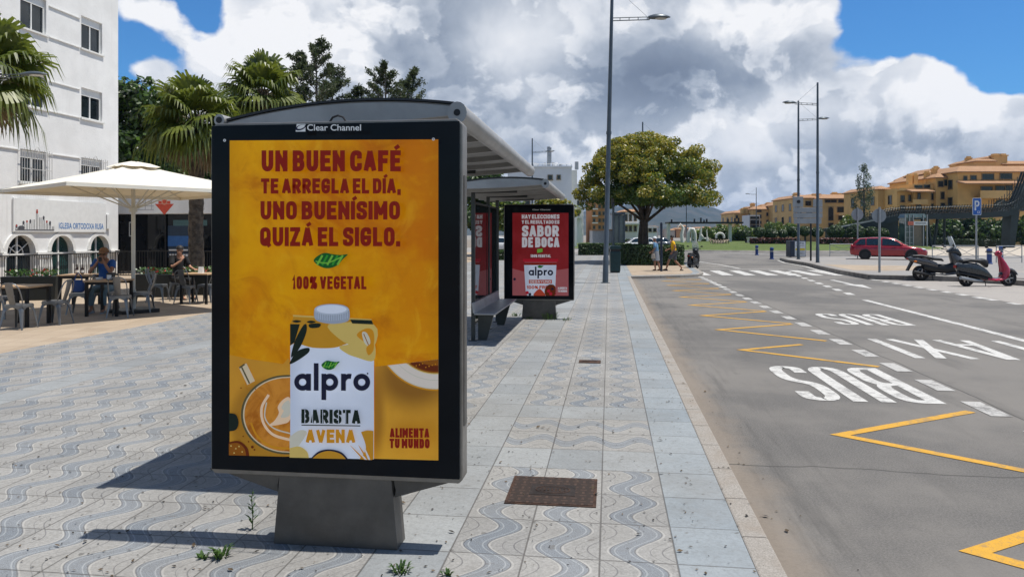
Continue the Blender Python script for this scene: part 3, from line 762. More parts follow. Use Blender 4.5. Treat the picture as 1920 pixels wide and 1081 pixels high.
def art_coffee(A):
    A.clip = (433, 823, 262, 850.8, 860.8)
    A.P([(433, 264), (823, 262), (823, 861), (433, 851)], 'amber')
    A.P([(433, 664), (470, 672), (540, 682), (548, 683), (548, 853.8), (433, 851)], 'table')
    A.P([(704, 686), (760, 680), (823, 672), (823, 861), (704, 857.8)], 'table')
    # saucer with biscuit, upper right, and its soft shade
    def dish(r, mi, cy=617, ry=None):
        P = []
        for k in range(61):
            a = radians(3 * k); x = 818 - r * cos(a); y = cy + (ry or r) * sin(a); x = min(x, 823); P.append((x, max(y, 686.5 - 14 * (x - 704) / 119)))
        A.P([(min(823, 818 + r), 672.4)] + P[::-1] + [(max(706, P[0][0]), P[0][1])], mi)
    dish(114, 'orange'); dish(111, 'pale'); dish(109, 'plate'); dish(95, 'pale'); dish(93.5, 'plate'); dish(83, 'palegold'); dish(81, 'shadow'); dish(80, 'cocoa', 615); dish(72, 'shadow', 612)
    for k in range(9): A.D(770 + k * 6, 679 + (k * 7) % 9, 1.1, 'orange')
    # glass cup seen from above
    A.P(spline([(460, 700), (470, 730), (530, 683.5), (547, 684), (547, 853), (470, 852), (452, 800)], 5), 'table')
    A.L([(458, 683), (474, 716)], 17, 'glass'); A.L([(455, 684), (471, 717)], 3, 'rim'); A.L([(452, 688), (462, 681)], 3, 'rim')
    def half(cx, cy, r, ry, a0=86, a1=278): return [(min(547.8, cx + r * cos(radians(a))), cy - ry * sin(radians(a))) for a in range(a0, a1 + 1, 6)]
    A.P([(547.8, 701)] + half(541, 775, 86, 74, 90, 270) + [(547.8, 849)], 'rim')
    A.P([(547.8, 704)] + half(541, 775, 82, 70.5, 90, 270) + [(547.8, 846)], 'glass')
    A.P([(547.8, 706)] + half(541, 775, 79.5, 68.5, 90, 270) + [(547.8, 844)], 'coffee')
    A.L(spline([(507, 738), (494, 762), (497, 790), (515, 812), (547, 822)], 6, False), 5, 'milk')
    A.L(spline([(503, 752), (500, 780), (516, 800), (547, 810)], 6, False), 2.5, 'pale')
    A.P(spline([(547, 745), (535, 746), (524, 760), (526, 772), (518, 786), (508, 795), (530, 793), (547, 784)], 5), 'milk')
    A.P(spline([(546, 750), (537, 752), (531, 762), (535, 768), (530, 780), (546, 776)], 5), 'pale')
    A.L(spline([(474, 790), (486, 815), (512, 834), (547, 838)], 6, False), 4, 'orange')
    # dark saucer and beans at the left edge
    A.P([(433, 772)] + spline([(433, 772), (446, 775), (451, 790), (446, 803), (433, 806)], 5, False), 'blackgreen')
    A.P([(433, 826)] + spline([(433, 826), (452, 824), (467, 836), (471, 851.5)], 5, False) + [(433, 850.5)], 'cocoa')
    A.P([(433, 829)] + spline([(433, 829), (450, 828), (462, 838), (465, 851)], 5, False) + [(433, 850.5)], 'shadow')
    for x, y in ((437, 833), (446, 838), (452, 834), (458, 844), (443, 846)): A.D(x, y, 1.4, 'palegold')
    for x, y, r in ((477, 835, 2.6), (481, 840, 1.6), (470, 825, 1.3), (460, 815, 1.2), (456, 725, 1.2), (483, 727, 1)): A.D(x, y, r, 'cocoa')
    # carton
    A.P([(555, 590), (700, 597), (704, 608), (548, 606)], 'gold')
    A.P([(553, 589), (700, 597), (699, 600), (553, 592)], 'palegold')
    A.P([(548, 605), (704, 607), (704, 857.5), (548, 853.8)], 'white')
    A.P([(548, 605), (704, 607), (704, 654), (690, 650)] + spline([(690, 650), (660, 642), (630, 650), (590, 650), (560, 642), (548, 646)], 5, False), 'gold')
    A.P(spline([(620, 606), (704, 607), (704, 648), (672, 649), (640, 634)], 4)[:20], 'palegold')
    A.P(spline([(640, 648), (672, 642), (703.5, 640), (703.5, 674), (672, 668), (652, 660)], 5), 'palegold')
    A.P(spline([(672, 626), (690, 614), (703, 620), (703, 645), (688, 640)], 5), 'orange')
    A.P(spline([(682, 622), (690, 622), (697, 636), (695, 647), (686, 640)], 5), 'pale'); A.L([(685, 624), (694, 645)], 1.6, 'shadow')
    A.P(spline([(690, 650), (703, 640), (703, 655), (694, 664)], 4), 'orange')
    A.P([(548, 606), (566, 606.3), (556, 640), (548, 646)], 'blackgreen')
    for pts in ([(550, 668), (556, 640), (570, 612), (578, 606), (578, 622), (566, 650)], [(548, 676), (562, 656), (582, 650), (583, 658), (568, 670), (550, 680)]): A.P(spline(pts, 5), 'blackgreen')
    for x, y in ((560, 601), (587, 602), (680, 603)): A.P(spline([(x - 8, y), (x, y - 2.5), (x + 9, y), (x, y + 2.5)], 4), 'blackgreen')
    A.P([(660, 597.5), (700, 599), (703, 606.5), (664, 604.8)], 'blackgreen'); A.P(spline([(584, 606), (604, 605), (602, 612), (586, 613)], 4), 'blackgreen')
    # screw cap
    A.P(spline([(594, 578), (604, 571), (626, 568.5), (648, 571), (658, 579), (658, 597), (648, 603), (626, 605.5), (604, 602), (594, 595)], 5), 'capshade')
    for i in range(15): x = 596.5 + i * 4.2; A.L([(x, 583 + 4 * (1 - ((i - 7) / 7) ** 2)), (x, 595 + 5 * (1 - ((i - 7) / 7) ** 2))], 1.5, 'cap')
    A.P([(626 + 32 * cos(2 * pi * i / 40), 579 - 10 * sin(2 * pi * i / 40)) for i in range(40)], 'cap'); A.P([(626 + 28 * cos(2 * pi * i / 40), 578.3 - 8 * sin(2 * pi * i / 40)) for i in range(40)], 'white')
    # carton foot shapes
    A.P([(548, 815)] + spline([(548, 815), (566, 803), (580, 806), (572, 822), (560, 836), (548, 842)], 5, False), 'pale')
    A.P([(548, 836)] + spline([(548, 836), (566, 833), (580, 842), (584, 854.2)], 5, False) + [(548, 853.5)], 'palegold')
    A.P(spline([(681, 806), (692, 803), (703.8, 804)], 4, False) + [(703.8, 857), (678, 856.5)] + spline([(678, 856.5), (690, 836), (681, 806)], 5, False), 'gold')
    for k in range(5): A.P(spline([(684 + k * 3.4, 856.5), (660 + k * 8, 832 - abs(k - 1) * 2), (688 + k * 3.4, 856.5)], 5), 'orange' if k % 2 == 0 else 'offwhite')
    A.P([(588, 854.6)] + spline([(588, 854.6), (602, 842), (622, 838), (644, 843), (657, 856)], 6, False), 'navy')
    A.P([(591, 854.7)] + spline([(591, 854.7), (604, 845), (622, 841), (642, 846), (653, 855.8)], 6, False), 'gold')
    # words
    word_alpro(A, 557, 729, 31.5, 'navy'); leaf_emblem(A, 608, 682, 34, 17)
    A.D(694, 697, 1.6, 'navy')
    A.TX('BARISTA', 571, 789, 26, 681, 6.2, 'blackgreen', tilt=.01)
    for x in (578, 592.5, 611, 640.5, 654): A.L([(x, 764), (x, 789)], .9, 'white')
    A.L([(572, 792), (681, 793.5)], 1.8, 'blackgreen')
    A.TX('AVENA', 580, 825, 25, 672, 6.3, 'orange')
    leaf_emblem(A, 595, 488, 63, 28)
    for txt, y, H, w in (('UN BUEN CAF\u00c9', 323, 39, 9.2), ('TE ARREGLA EL D\u00cdA,', 364, 28, 6.6), ('UNO BUEN\u00cdSIMO', 412, 34, 8), ('QUIZ\u00c1 EL SIGLO.', 461, 35, 8)): A.TX(txt, 498.5, y, H, 757, w, 'darkred')
    A.TX('100% VEGETAL', 559, 540, 24, 696, 5, 'darkred')
    A.TX('ALIMENTA', 739, 812, 17.5, 812, 4.3, 'darkred'); A.TX('TU MUNDO', 739, 831, 17.5, 813, 4.3, 'darkred')
    A.clip = None
    # maker's line on the black border
    A.F('Clear Channel', 588, 249, 11.8, 687, 'logo', .012)
    A.P([(569, 237), (585, 237), (585, 251), (567, 251)], 'logo'); A.P([(576 + 9.5 * cos(2 * pi * i / 30 ) , 243.5 - 5 * sin(2 * pi * i / 30) - 2.4 * cos(2 * pi * i / 30)) for i in range(30)], 'navy'); A.P([(577 + 7 * cos(2 * pi * i / 30), 242.3 - 3.2 * sin(2 * pi * i / 30) - 2 * cos(2 * pi * i / 30)) for i in range(30)], 'logo')
    for x, y in ((436.5, 267), (820, 265)): A.D(x, y, 2.6, 'logo'); A.D(x, y, 1, 'navy')
def art_red(A):
    A.clip = (961, 1066, 399, 553.5, 554)
    A.P([(961, 399), (1066, 399), (1066, 554), (961, 553.5)], 'redpaper')
    A.P([(961, 503)] + spline([(961, 503), (985, 509), (1015, 511), (1045, 506), (1066, 503)], 5, False) + [(1066, 554), (961, 553.5)], 'rose')
    A.D(985, 524, 4, 'rose'); A.D(965, 523, 2.5, 'navy')
    A.L(spline([(1043, 515), (1035, 535), (1042, 552)], 4, False), 3, 'tubred')
    A.TX('HAY ELECCIONES', 978.5, 410, 8, 1049, 1.9, 'offwhite'); A.TX('Y EL RESULTADO ES', 978.5, 419.5, 6.8, 1049, 1.6, 'offwhite')
    A.TX('SABOR', 979, 443.5, 21, 1048, 5, 'offwhite'); A.TX('DE BOCA', 979, 463.5, 19, 1049, 4.6, 'offwhite')
    leaf_emblem(A, 1007.5, 470, 11, 8, False); A.P([(1007.5, 467), (1017.5, 465.5), (1017.5, 472), (1007.5, 474)], 'lime')
    A.TX('100% VEGETAL', 995, 482.3, 5.5, 1033, 1.3, 'offwhite')
    A.P([(981, 485), (1047, 485), (1047, 489), (1044, 491), (984, 491), (981, 489)], 'tubred'); A.P([(984, 491), (1044, 491), (1043, 497), (985, 497)], 'darkred'); A.P([(984, 491), (1044, 491), (1044, 492.4), (984, 492.4)], 'rose')
    A.P([(983, 496.5), (1043.5, 496.5), (1041, 546), (1038, 553.5), (989, 553.5), (986, 546)], 'white')
    word_alpro(A, 991.5, 516, 10.2, 'navy', False); leaf_emblem(A, 1008, 499.5, 12, 5, False)
    A.P([(992, 524), (1035, 524), (1035, 531), (992, 531)], 'brick'); A.TX('DESAYUNO', 994, 530, 5, 1033, 1, 'offwhite')
    A.TX('100% FRESA', 988, 541, 6, 1040, 1.5, 'brick'); A.P(spline([(1003, 548), (1012, 541), (1020, 548), (1022, 553.5), (1002, 553.5)], 4), 'brick')
    A.P(spline([(1022, 542), (1030, 533), (1041, 536), (1040, 553.5), (1024, 553.5)], 4), 'cocoa')
    for x, y, r in ((1029, 545, 3), (1036, 541, 2.4), (1033, 550, 3), (989, 548, 3), (994, 551, 2.6)): A.D(x, y, r, 'tubred' if r > 2.7 else 'navy')
    A.TX('ALIMENTA', 1046, 541.5, 4, 1063.5, .9, 'offwhite'); A.TX('TU MUNDO', 1046, 547, 4, 1063.5, .9, 'offwhite')
    A.clip = None
    A.F('Clear Channel', 999, 394.2, 2.3, 1032, 'logo', .01)
make_panel('advertising_panel', 'large black framed advertising panel with amber coffee carton poster on steel base', -1.483, 3.90, art_coffee)
make_panel('advertising_panel', 'black framed advertising panel with red poster beyond the second bus shelter', -1.405, 15.02, art_red)

# ================================================================== BUS SHELTERS
M_alu = mat('grey_aluminium', (.36, .355, .345), .42, .35, var=.12, scale=3, dirt=((.20, .19, .17), .45))
M_roofu = mat('roof_underside', (.27, .265, .26), .55, .1, var=.15, scale=2, dirt=((.24, .23, .22), .4))
M_rooft = mat('roof_top_dark', (.02, .022, .025), .45)
M_post = mat('dark_post', (.055, .06, .058), .4, .5)
M_glassd = mat('smoked_glass', (.015, .02, .021), .03, 0, var=.05, spec=.6)
M_glass = mat('clear_glass', (.75, .85, .83), .02, 0, var=.02, spec=.5, alpha=.16)
def make_shelter(label, y0, y1, bench, glass):
    x0, x1 = -2.54, -.99
    t = thing('bus_shelter', label, 'bus shelter', ((x0 + x1) / 2, y0, 0), 0, 'bus shelters along the kerb')
    hw = (x1 - x0) / 2; L = y1 - y0
    def ztop(u): return 2.566 + .04 * u - .0714 * u * u
    def zbot(u): return 2.44 + .028 * u - .022 * (1 - u * u)
    us = [-1 + 2 * i / 16 for i in range(17)]
    b = MB(); b.prism([(u * hw, zbot(u) + .012) for u in us] + [(u * hw, ztop(u)) for u in us[::-1]], 0, L, 'y'); roof = b.build('roof', M_roofu, t)
    b = MB(); b.loft([[(u * hw * 1.005, -.02, ztop(u) + .003) for u in us] + [(u * hw * 1.005, -.02, ztop(u) + .018) for u in us[::-1]], [(u * hw * 1.005, L + .02, ztop(u) + .003) for u in us] + [(u * hw * 1.005, L + .02, ztop(u) + .018) for u in us[::-1]]])
    b.build('roof_skin', M_rooft, roof)
    for ye, nm in ((-.018, 'gable'), (L + .003, 'gable')):
        b = MB(); b.prism([(u * hw, zbot(u)) for u in us] + [(u * hw, ztop(u) - .012) for u in us[::-1]], ye, ye + .015, 'y'); b.build(nm, M_alu, roof)
    n = 6
    for i in range(n):
        y = (i + .5) * L / n
        b = MB(); b.prism([(u * hw * .97, zbot(u) - .035) for u in us] + [(u * hw * .97, zbot(u) + .02) for u in us[::-1]], y - .02, y + .02, 'y'); b.build('rafter', M_alu, roof)
    for s, r_ in ((1, .07), (-1, .04)):
        b = MB(); c = (s * (hw + .03), 0, 2.478 if s > 0 else 2.462)
        ring = [(s * .02 + r_ * .9 * cos(2 * pi * i / 16), r_ * sin(2 * pi * i / 16)) for i in range(16)]
        b.prism([(c[0] + p[0] - s * .02, c[2] + p[1]) for p in ring] , -.05, L + .05, 'y'); g = b.build('gutter', M_alu, t, smooth=True)
        for ye in (-.053, L + .053):
            b = MB(); b.lathe([(0, ye), (.022, ye)], 14, (c[0], 0, c[2]), 'y'); b.build('drain_hole', M_dark, g)
    for y in (.5, L / 2, L - .9):
        b = MB(); b.box(-hw + .34, -hw + .40, y - .03, y + .03, 0, 2.45); b.box(-hw + .30, -hw + .44, y - .07, y + .07, 0, .015)
        b.box(-hw + .37, hw * .4, y - .025, y + .025, 2.37, 2.42); b.build('post', M_post, t, bevel=.004)
    for i in range(glass):
        a = .6 + i * (L - 1.6) / glass; e = a + (L - 1.6) / glass - .08
        b = MB(); b.box(-hw + .355, -hw + .385, a, e, .28, 2.2); pn = b.build('glass_panel', M_glassd, t)
        for z in (.25, 2.2): b = MB(); b.box(-hw + .345, -hw + .395, a - .02, e + .02, z, z + .03); b.build('glass_rail', M_post, pn)
    if bench:
        b = MB(); b.box(-hw + .42, -hw + .76, .3, L - 1.0, .43, .46); s = b.build('bench_seat', M_alu, t, bevel=.008)
        b = MB(); b.prism([(-hw + .40, .46), (-hw + .43, .46), (-hw + .41, .62), (-hw + .38, .62)], .3, L - 1.0, 'y'); b.build('bench_back', M_alu, s)
        for y in (.55, L - 1.4):
            b = MB(); b.prism([(-hw + .44, 0), (-hw + .58, 0), (-hw + .70, .428), (-hw + .44, .428)], y, y + .05, 'y'); b.build('bench_leg', M_post, t)
    return t
make_shelter('nearer grey bus shelter with arched roof rising behind the amber poster panel', 4.72, 9.0, True, 2)
make_shelter('farther grey bus shelter with smoked glass wall and bench before the red poster panel', 11.35, 15.35, True, 2)
# ================================================================== LEFT SIDE: WHITE BUILDING, SHOP, TERRACE
def f_wall():
    P_ = position(); x, y, z = sep(P_)
    c = mixc(sstep(noise(P_, 1.1, 5, .6), .3, .7), (.70, .695, .68), (.78, .775, .76))
    streak = noise(vec(x * 5, y * 5, z * .25), 1.0, 6, .7)
    c = mixc(sstep(streak, .56, .78, 0, .4), c, (.50, .48, .45))
    c = mixc(sstep(z + noise(P_, 2, 4) * .6, .35, 1.2, .45, 0), c, (.45, .42, .38))
    return dict(color=c, rough=.9, height=noise(P_, 9, 6, .65), bump=.35, dist=.02)
M_wall = custom('white_render', f_wall)
M_trim = mat('white_trim', (.70, .69, .66), .7, var=.05)
M_pvc = mat('window_frame_white', (.72, .72, .70), .4, var=.04)
M_win = mat('window_glass', (.012, .018, .022), .04, 0, var=.3, scale=2, spec=.6)
M_iron = mat('white_iron', (.50, .49, .47), .5)
M_bars = mat('black_iron', (.012, .013, .014), .5)
def wall_holes(b, W, u0, u1, z0, z1, holes, depth, mi=0):
    "plane W(u, z, n) with rectangular or arched openings and their reveals"
    us = sorted({u0, u1, *[h[0] for h in holes], *[h[1] for h in holes]}); zs = sorted({z0, z1, *[h[2] for h in holes], *[h[3] for h in holes]})
    for a, c in zip(us, us[1:]):
        for e, g in zip(zs, zs[1:]):
            m = ((a + c) / 2, (e + g) / 2)
            if any(h[0] < m[0] < h[1] and h[2] < m[1] < h[3] for h in holes): continue
            b.quad(W(a, e, 0), W(c, e, 0), W(c, g, 0), W(a, g, 0), mi)
    for h in holes:
        a, c, e, g = h[:4]
        if len(h) > 4:
            r = (c - a) / 2; sp = g - r; m = (a + c) / 2
            arcp = [(m - r * cos(pi * i / 14), sp + r * sin(pi * i / 14)) for i in range(15)]
            b.add([W(a, g, 0)] + [W(p[0], p[1], 0) for p in arcp[:8]], [tuple(range(9))], mi); b.add([W(c, g, 0)] + [W(p[0], p[1], 0) for p in arcp[7:][::-1]], [tuple(range(9))], mi)
            path = [(a, e)] + arcp + [(c, e)]
        else: path = [(a, e), (a, g), (c, g), (c, e)]
        path = path + [path[0]]
        for p, q_ in zip(path, path[1:]): b.quad(W(p[0], p[1], 0), W(q_[0], q_[1], 0), W(q_[0], q_[1], -depth), W(p[0], p[1], -depth), mi)
BX, BY0, BY1 = -21.0, 12.0, 29.75
def WB(u, z, n): return (BX + n, u, z)
wins = [(a, a + 1.25, z, z + h) for a in (18.1, 21.2, 24.35, 27.48) for z, h in ((9.2, 1.3), (6.4, 1.22), (3.6, 1.2), (12.0, 1.3), (14.8, 1.3))]
arches = [(20.6, 21.9, .02, 1.68, 1), (22.2, 23.4, .02, 1.68, 1), (23.72, 25.02, .02, 1.68, 1), (25.82, 26.98, .02, 1.66, 1), (27.98, 29.1, .02, 1.66, 1)]
t = thing('apartment_building', 'tall white rendered apartment building with shuttered windows above arched doorways', 'building', (BX, BY1, 0))
LT = Vector((BX, BY1, 0))
def loc(b): b.v = [tuple(Vector(v) - LT) for v in b.v]; return b
b = MB(); wall_holes(b, WB, BY0, BY1, 0, 18, wins + arches, .22)
b.quad((BX, BY1, 0), (BX - 14, BY1, 0), (BX - 14, BY1, 18), (BX, BY1, 18)); b.quad((BX, BY0, 0), (BX - 14, BY0, 0), (BX - 14, BY0, 18), (BX, BY0, 18)); b.quad((BX, BY0, 18), (BX - 14, BY0, 18), (BX - 14, BY1, 18), (BX, BY1, 18)); b.quad((BX - 14, BY0, 0), (BX - 14, BY1, 0), (BX - 14, BY1, 18), (BX - 14, BY0, 18))
loc(b).build('wall', M_wall, t)
def bldwin(u0, u1, z0, z1, grille):
    b = MB(); x = BX - .16; f = .055
    for a in ((u0, u1, z1 - .24 - f, z1), (u0, u1, z0, z0 + f)): b.box(x, x + .07, a[0], a[1], a[2], a[3])
    for u in (u0, (u0 + u1) / 2 - f / 2, u1 - f): b.box(x + .005, x + .065, u, u + f, z0 + f + .002, z1 - .242 - f)
    w = loc(b).build('window', M_pvc, t)
    b = MB(); b.box(x + .015, x + .03, u0 + f, u1 - f, z0 + f, z1 - .24 - f); loc(b).build('pane', M_win, w)
    b = MB(); b.box(BX - .2, BX + .07, u0 - .07, u1 + .07, z0 - .07, z0 - .003); loc(b).build('sill', M_trim, w)
    if grille:
        b = MB(); X = BX + .16; g0, g1 = z0 - .12, z1 - .1
        n = 13
        for i in range(n): u = u0 - .1 + (u1 - u0 + .2) * i / (n - 1); b.tube([(X, u, g0 - .05), (X, u, g1 + .10 + .03 * (i % 2))], .011, 5)
        for z in (g0, (g0 + g1) / 2, g1): b.box(X - .008, X + .008, u0 - .12, u1 + .12, z - .012, z + .012)
        for u in (u0 - .1, u1 + .1):
            for z in (g0, g1): b.tube([(BX, u, z), (X, u, z)], .011, 5)
        b.tube(arc(0, 0, .13, 0, 300, 10) and [(X, (u0 + u1) / 2 + p[0], g1 + .12 + p[1]) for p in arc(0, 0, .09, -60, 240, 10)], .01, 5)
        loc(b).build('grille', M_iron, w)
for (a, c, e, g) in wins:
    if e < 11: bldwin(a, c, e, g, e < 4)
for z in (10.32, 9.15, 7.48, 6.35, 4.74):
    for a, c in ((22.6, 24.25), (25.72, 27.38)):
        b = MB(); b.box(BX + .002, BX + .045, a, c, z, z + .035); loc(b).build('moulding', M_trim, t)
M_dgreen = mat('dark_green_door', (.012, .045, .042), .25, 0, var=.25, spec=.5)
for i, (u0, u1, z0, z1, _) in enumerate(arches):
    b = MB(); x = BX - .19; r = (u1 - u0) / 2; m = (u0 + u1) / 2; sp = z1 - r
    b.prism([(u0, z0)] + [(m - r * cos(pi * k / 14), sp + r * sin(pi * k / 14)) for k in range(15)] + [(u1, z0)], x - .02, x, 'x')
    d = loc(b).build('arched_door', M_dgreen if i > 2 else M_win, t)
    b = MB(); b.box(x + .003, x + .04, u0, u1, .97, 1.02); b.box(x + .003, x + .05, m - .03, m + .03, z0, z1 - .02)
    if i <= 2:
        for aa in (35, 145): b.tube([(x + .02, m, sp), (x + .02, m + r * cos(radians(aa)), sp + r * sin(radians(aa)))], .02, 5)
        b.tube([(x + .02, m + .3 * cos(radians(k)), sp + .3 * sin(radians(k))) for k in range(0, 181, 20)], .02, 5)
    loc(b).build('glazing_bars', M_pvc, d)
    b = MB(); b.loft([[(BX + dx_, m - (r + w_) * cos(pi * k / 14), sp + (r + w_) * sin(pi * k / 14)) for k in range(15)] for dx_, w_ in ((0, .01), (.05, .01), (.05, .16), (0, .16))], cap=False)
    loc(b).build('arch_moulding', M_trim, t)
prev = 19.0
for (u0, u1, *_r) in arches + [(29.72, 29.8)]:
    b = MB(); b.box(BX + .002, BX + .12, prev + .03, u0 - .03, .93, 1.05); b.box(BX + .002, BX + .09, prev + .06, u0 - .06, .86, .93); loc(b).build('ledge', M_trim, t)
    prev = u1
b = MB(); b.box(BX + .003, BX + .10, 28.9, 29.15, 1.95, 2.55); loc(b).build('alarm_box', M_pvc, t)
# signboard on the facade
t = thing('sign_board', 'long white sign board with blue lettering above the arched doorways', 'sign', (BX + .05, 26.4, 2.4))
b = MB(); b.box(-.03, .03, -2.44, 2.46, -.6, .62); bd = b.build('board', M_pvc, t, bevel=.01)
M_blue = mat('sign_blue', (.03, .16, .42), .5); M_ink = mat('sign_ink', (.07, .07, .08), .6); M_rdk = mat('sign_red', (.38, .05, .03), .6)
b = MB(); fr = frame((.031, 0, 0), (0, 1, 0), (0, 0, 1), (1, 0, 0)); p = Print(b, fr)
p.font('IGLESIA ORTODOXA RUSA', -.25, -.46, .23, 0, 2.55, .02)
rs = random.Random(4)
for i in range(12):
    u = -2.35 + i * .16; h = .1 + .75 * max(0, 1 - abs(i - 6) / 6.5) * rs.uniform(.5, 1)
    p.line([(u, -.52), (u, -.52 + h * .7)], .02, 1); p.line([(u + .07, -.52), (u + .07, -.52 + h * .7)], .02, 1)
    if i % 2 == 0: p.disc(u + .035, -.5 + h * .78, .05, 1, 14, .07)
    if i % 3 == 0: p.rect(u, u + .07, -.50 + h * .72, -.46 + h * .85, 2)
p.line([(-2.38, -.52), (-.5, -.52)], .03, 1); p.disc(-2.1, -.45, .16, 1, 14, .08)
b.build('lettering', [M_blue, M_ink, M_rdk], t)
# railing in front of the facade
def railing(label, x, y0, y1, m, h=1.0, gap=.11):
    t = thing('railing', label, 'railing', (x, y0, 0))
    b = MB()
    for i in range(int((y1 - y0) / gap)): b.tube([(0, i * gap, .08), (0, i * gap, h - .03)], .011, 5)
    b.build('bars', m, t)
    for z in (.07, h - .04): b = MB(); b.box(-.02, .02, 0, y1 - y0, z, z + .04); b.build('rail', m, t)
    return t
railing('black iron railing before the arched doorways of the white building', -20.2, 20.0, 29.6, M_bars)
# balusters under the ledges (white)
for k, (a, c) in enumerate(((25.08, 25.76), (27.04, 27.92))):
    t = thing('balustrade', ('short white balustrade between the glazed door and the first green door', 'short white balustrade between the two green arched doors')[k], 'balustrade', (BX + .12, a, 0), group='white balustrades by the doors')
    b = MB()
    for i in range(5): y = (c - a) * (i + .5) / 5; b.lathe([(.03, 0), (.05, .1), (.035, .3), (.055, .5), (.03, .8), (.05, .85)], 8, (0, y, 0))
    b.build('balusters', M_trim, t)
# ---------------- low shop beyond the corner
SY = 30.6
t = thing('shop_front', 'low dark glazed shop front with white fascia and red arrow emblem', 'shop', (-16.5, SY, 0))
b = MB(); b.box(-6, 7.5, .25, 6, 0, 3.3); b.build('wall', M_wall, t)
M_shop = mat('shop_glass', (.004, .006, .009), .06, 0, var=.5, scale=.6, spec=.25)
for i in range(5):
    x = -5.2 + i * 2.3
    b = MB(); b.box(x, x + 2.2, .19, .24, .1, 2.6); g = b.build('shop_window', M_shop, t)
    b = MB(); b.box(x - .05, x + .0, .1, .245, 0, 2.6); b.build('mullion', M_dark, g)
    if i in (1, 2, 3):
        b = MB(); b.box(x + .3, x + 1.9, .182, .187, 2.1, 2.35); b.build('window_sticker', mat('sticker_teal', (.05, .12, .13), .4), g)
b = MB(); b.box(-6.02, 7.6, -.15, .25, 2.62, 3.5); fa = b.build('fascia', M_wall, t, bevel=.01)
M_orange = mat('emblem_red', (.60, .07, .03), .45)
b = MB(); fr = frame((-2.8, -.155, 3.1), (1, 0, 0), (0, 0, 1), (0, -1, 0)); p = Print(b, fr)
for k in range(3): p.poly([(-.30 + .02 * k, .3 - .22 * k), (.30 - .02 * k, .3 - .22 * k), (.30 - .02 * k, .18 - .22 * k), (-.30 + .02 * k, .18 - .22 * k)], 0)
p.poly([(-.45, -.05), (.45, -.05), (0, -.53)], 0); p.disc(0, .05, .14, 1); p.disc(0, .05, .09, 0)
b.build('arrow_emblem', [M_orange, mat('emblem_pale', (.6, .3, .2), .5)], t)
b = MB(); fr = frame((-3.7, -.155, 3.0), (1, 0, 0), (0, 0, 1), (0, -1, 0)); p = Print(b, fr)
for k in range(4): p.line([(-.6 + .3 * k, -.2), (-.6 + .3 * k, .3)], .02, 0); p.line([(-.6, -.2 + .16 * k), (.4, -.2 + .16 * k)], .02, 0)
b.build('line_drawing', mat('drawing_grey', (.3, .3, .32), .6), t)
b = MB(); fr = frame((-2.4, .18, 1.3), (1, 0, 0), (0, 0, 1), (0, -1, 0)); p = Print(b, fr)
p.rect(-.45, 1.1, -.6, .8, 0); p.rect(-.45, .55, -.1, .35, 1); p.rect(-.4, .5, -.32, -.24, 2); p.rect(-.4, .8, -.55, -.45, 2)
b.build('window_poster', [mat('poster_navy', (.012, .03, .06), .4), mat('poster_blue', (.02, .10, .30), .4), mat('poster_white', (.6, .62, .65), .5)], t)
b = MB(); fr = frame((-4.55, .18, 1.95), (1, 0, 0), (0, 0, 1), (0, -1, 0)); p = Print(b, fr)
p.line([(-.13, -.3), (-.13, .3), (.13, .3), (.13, -.3), (-.13, -.3)], .05, 0); p.line([(.02, .1), (.02, -.15)], .05, 0); b.build('logo_plate', mat('logo_pale', (.5, .52, .52), .5), t)
railing('dark iron railing in front of the shop windows', -21.2, 0, 0.1, M_bars) if False else None
t = thing('railing', 'long dark iron railing in front of the shop windows', 'railing', (-19.6, 27.6, 0), -.0)
b = MB()
for i in range(60): b.tube([(i * .115, 0, .08), (i * .115, 0, 1.05)], .011, 5)
b.build('bars', M_bars, t)
for z in (.07, 1.03): b = MB(); b.box(0, 6.9, -.02, .02, z, z + .04); b.build('rail', M_bars, t)

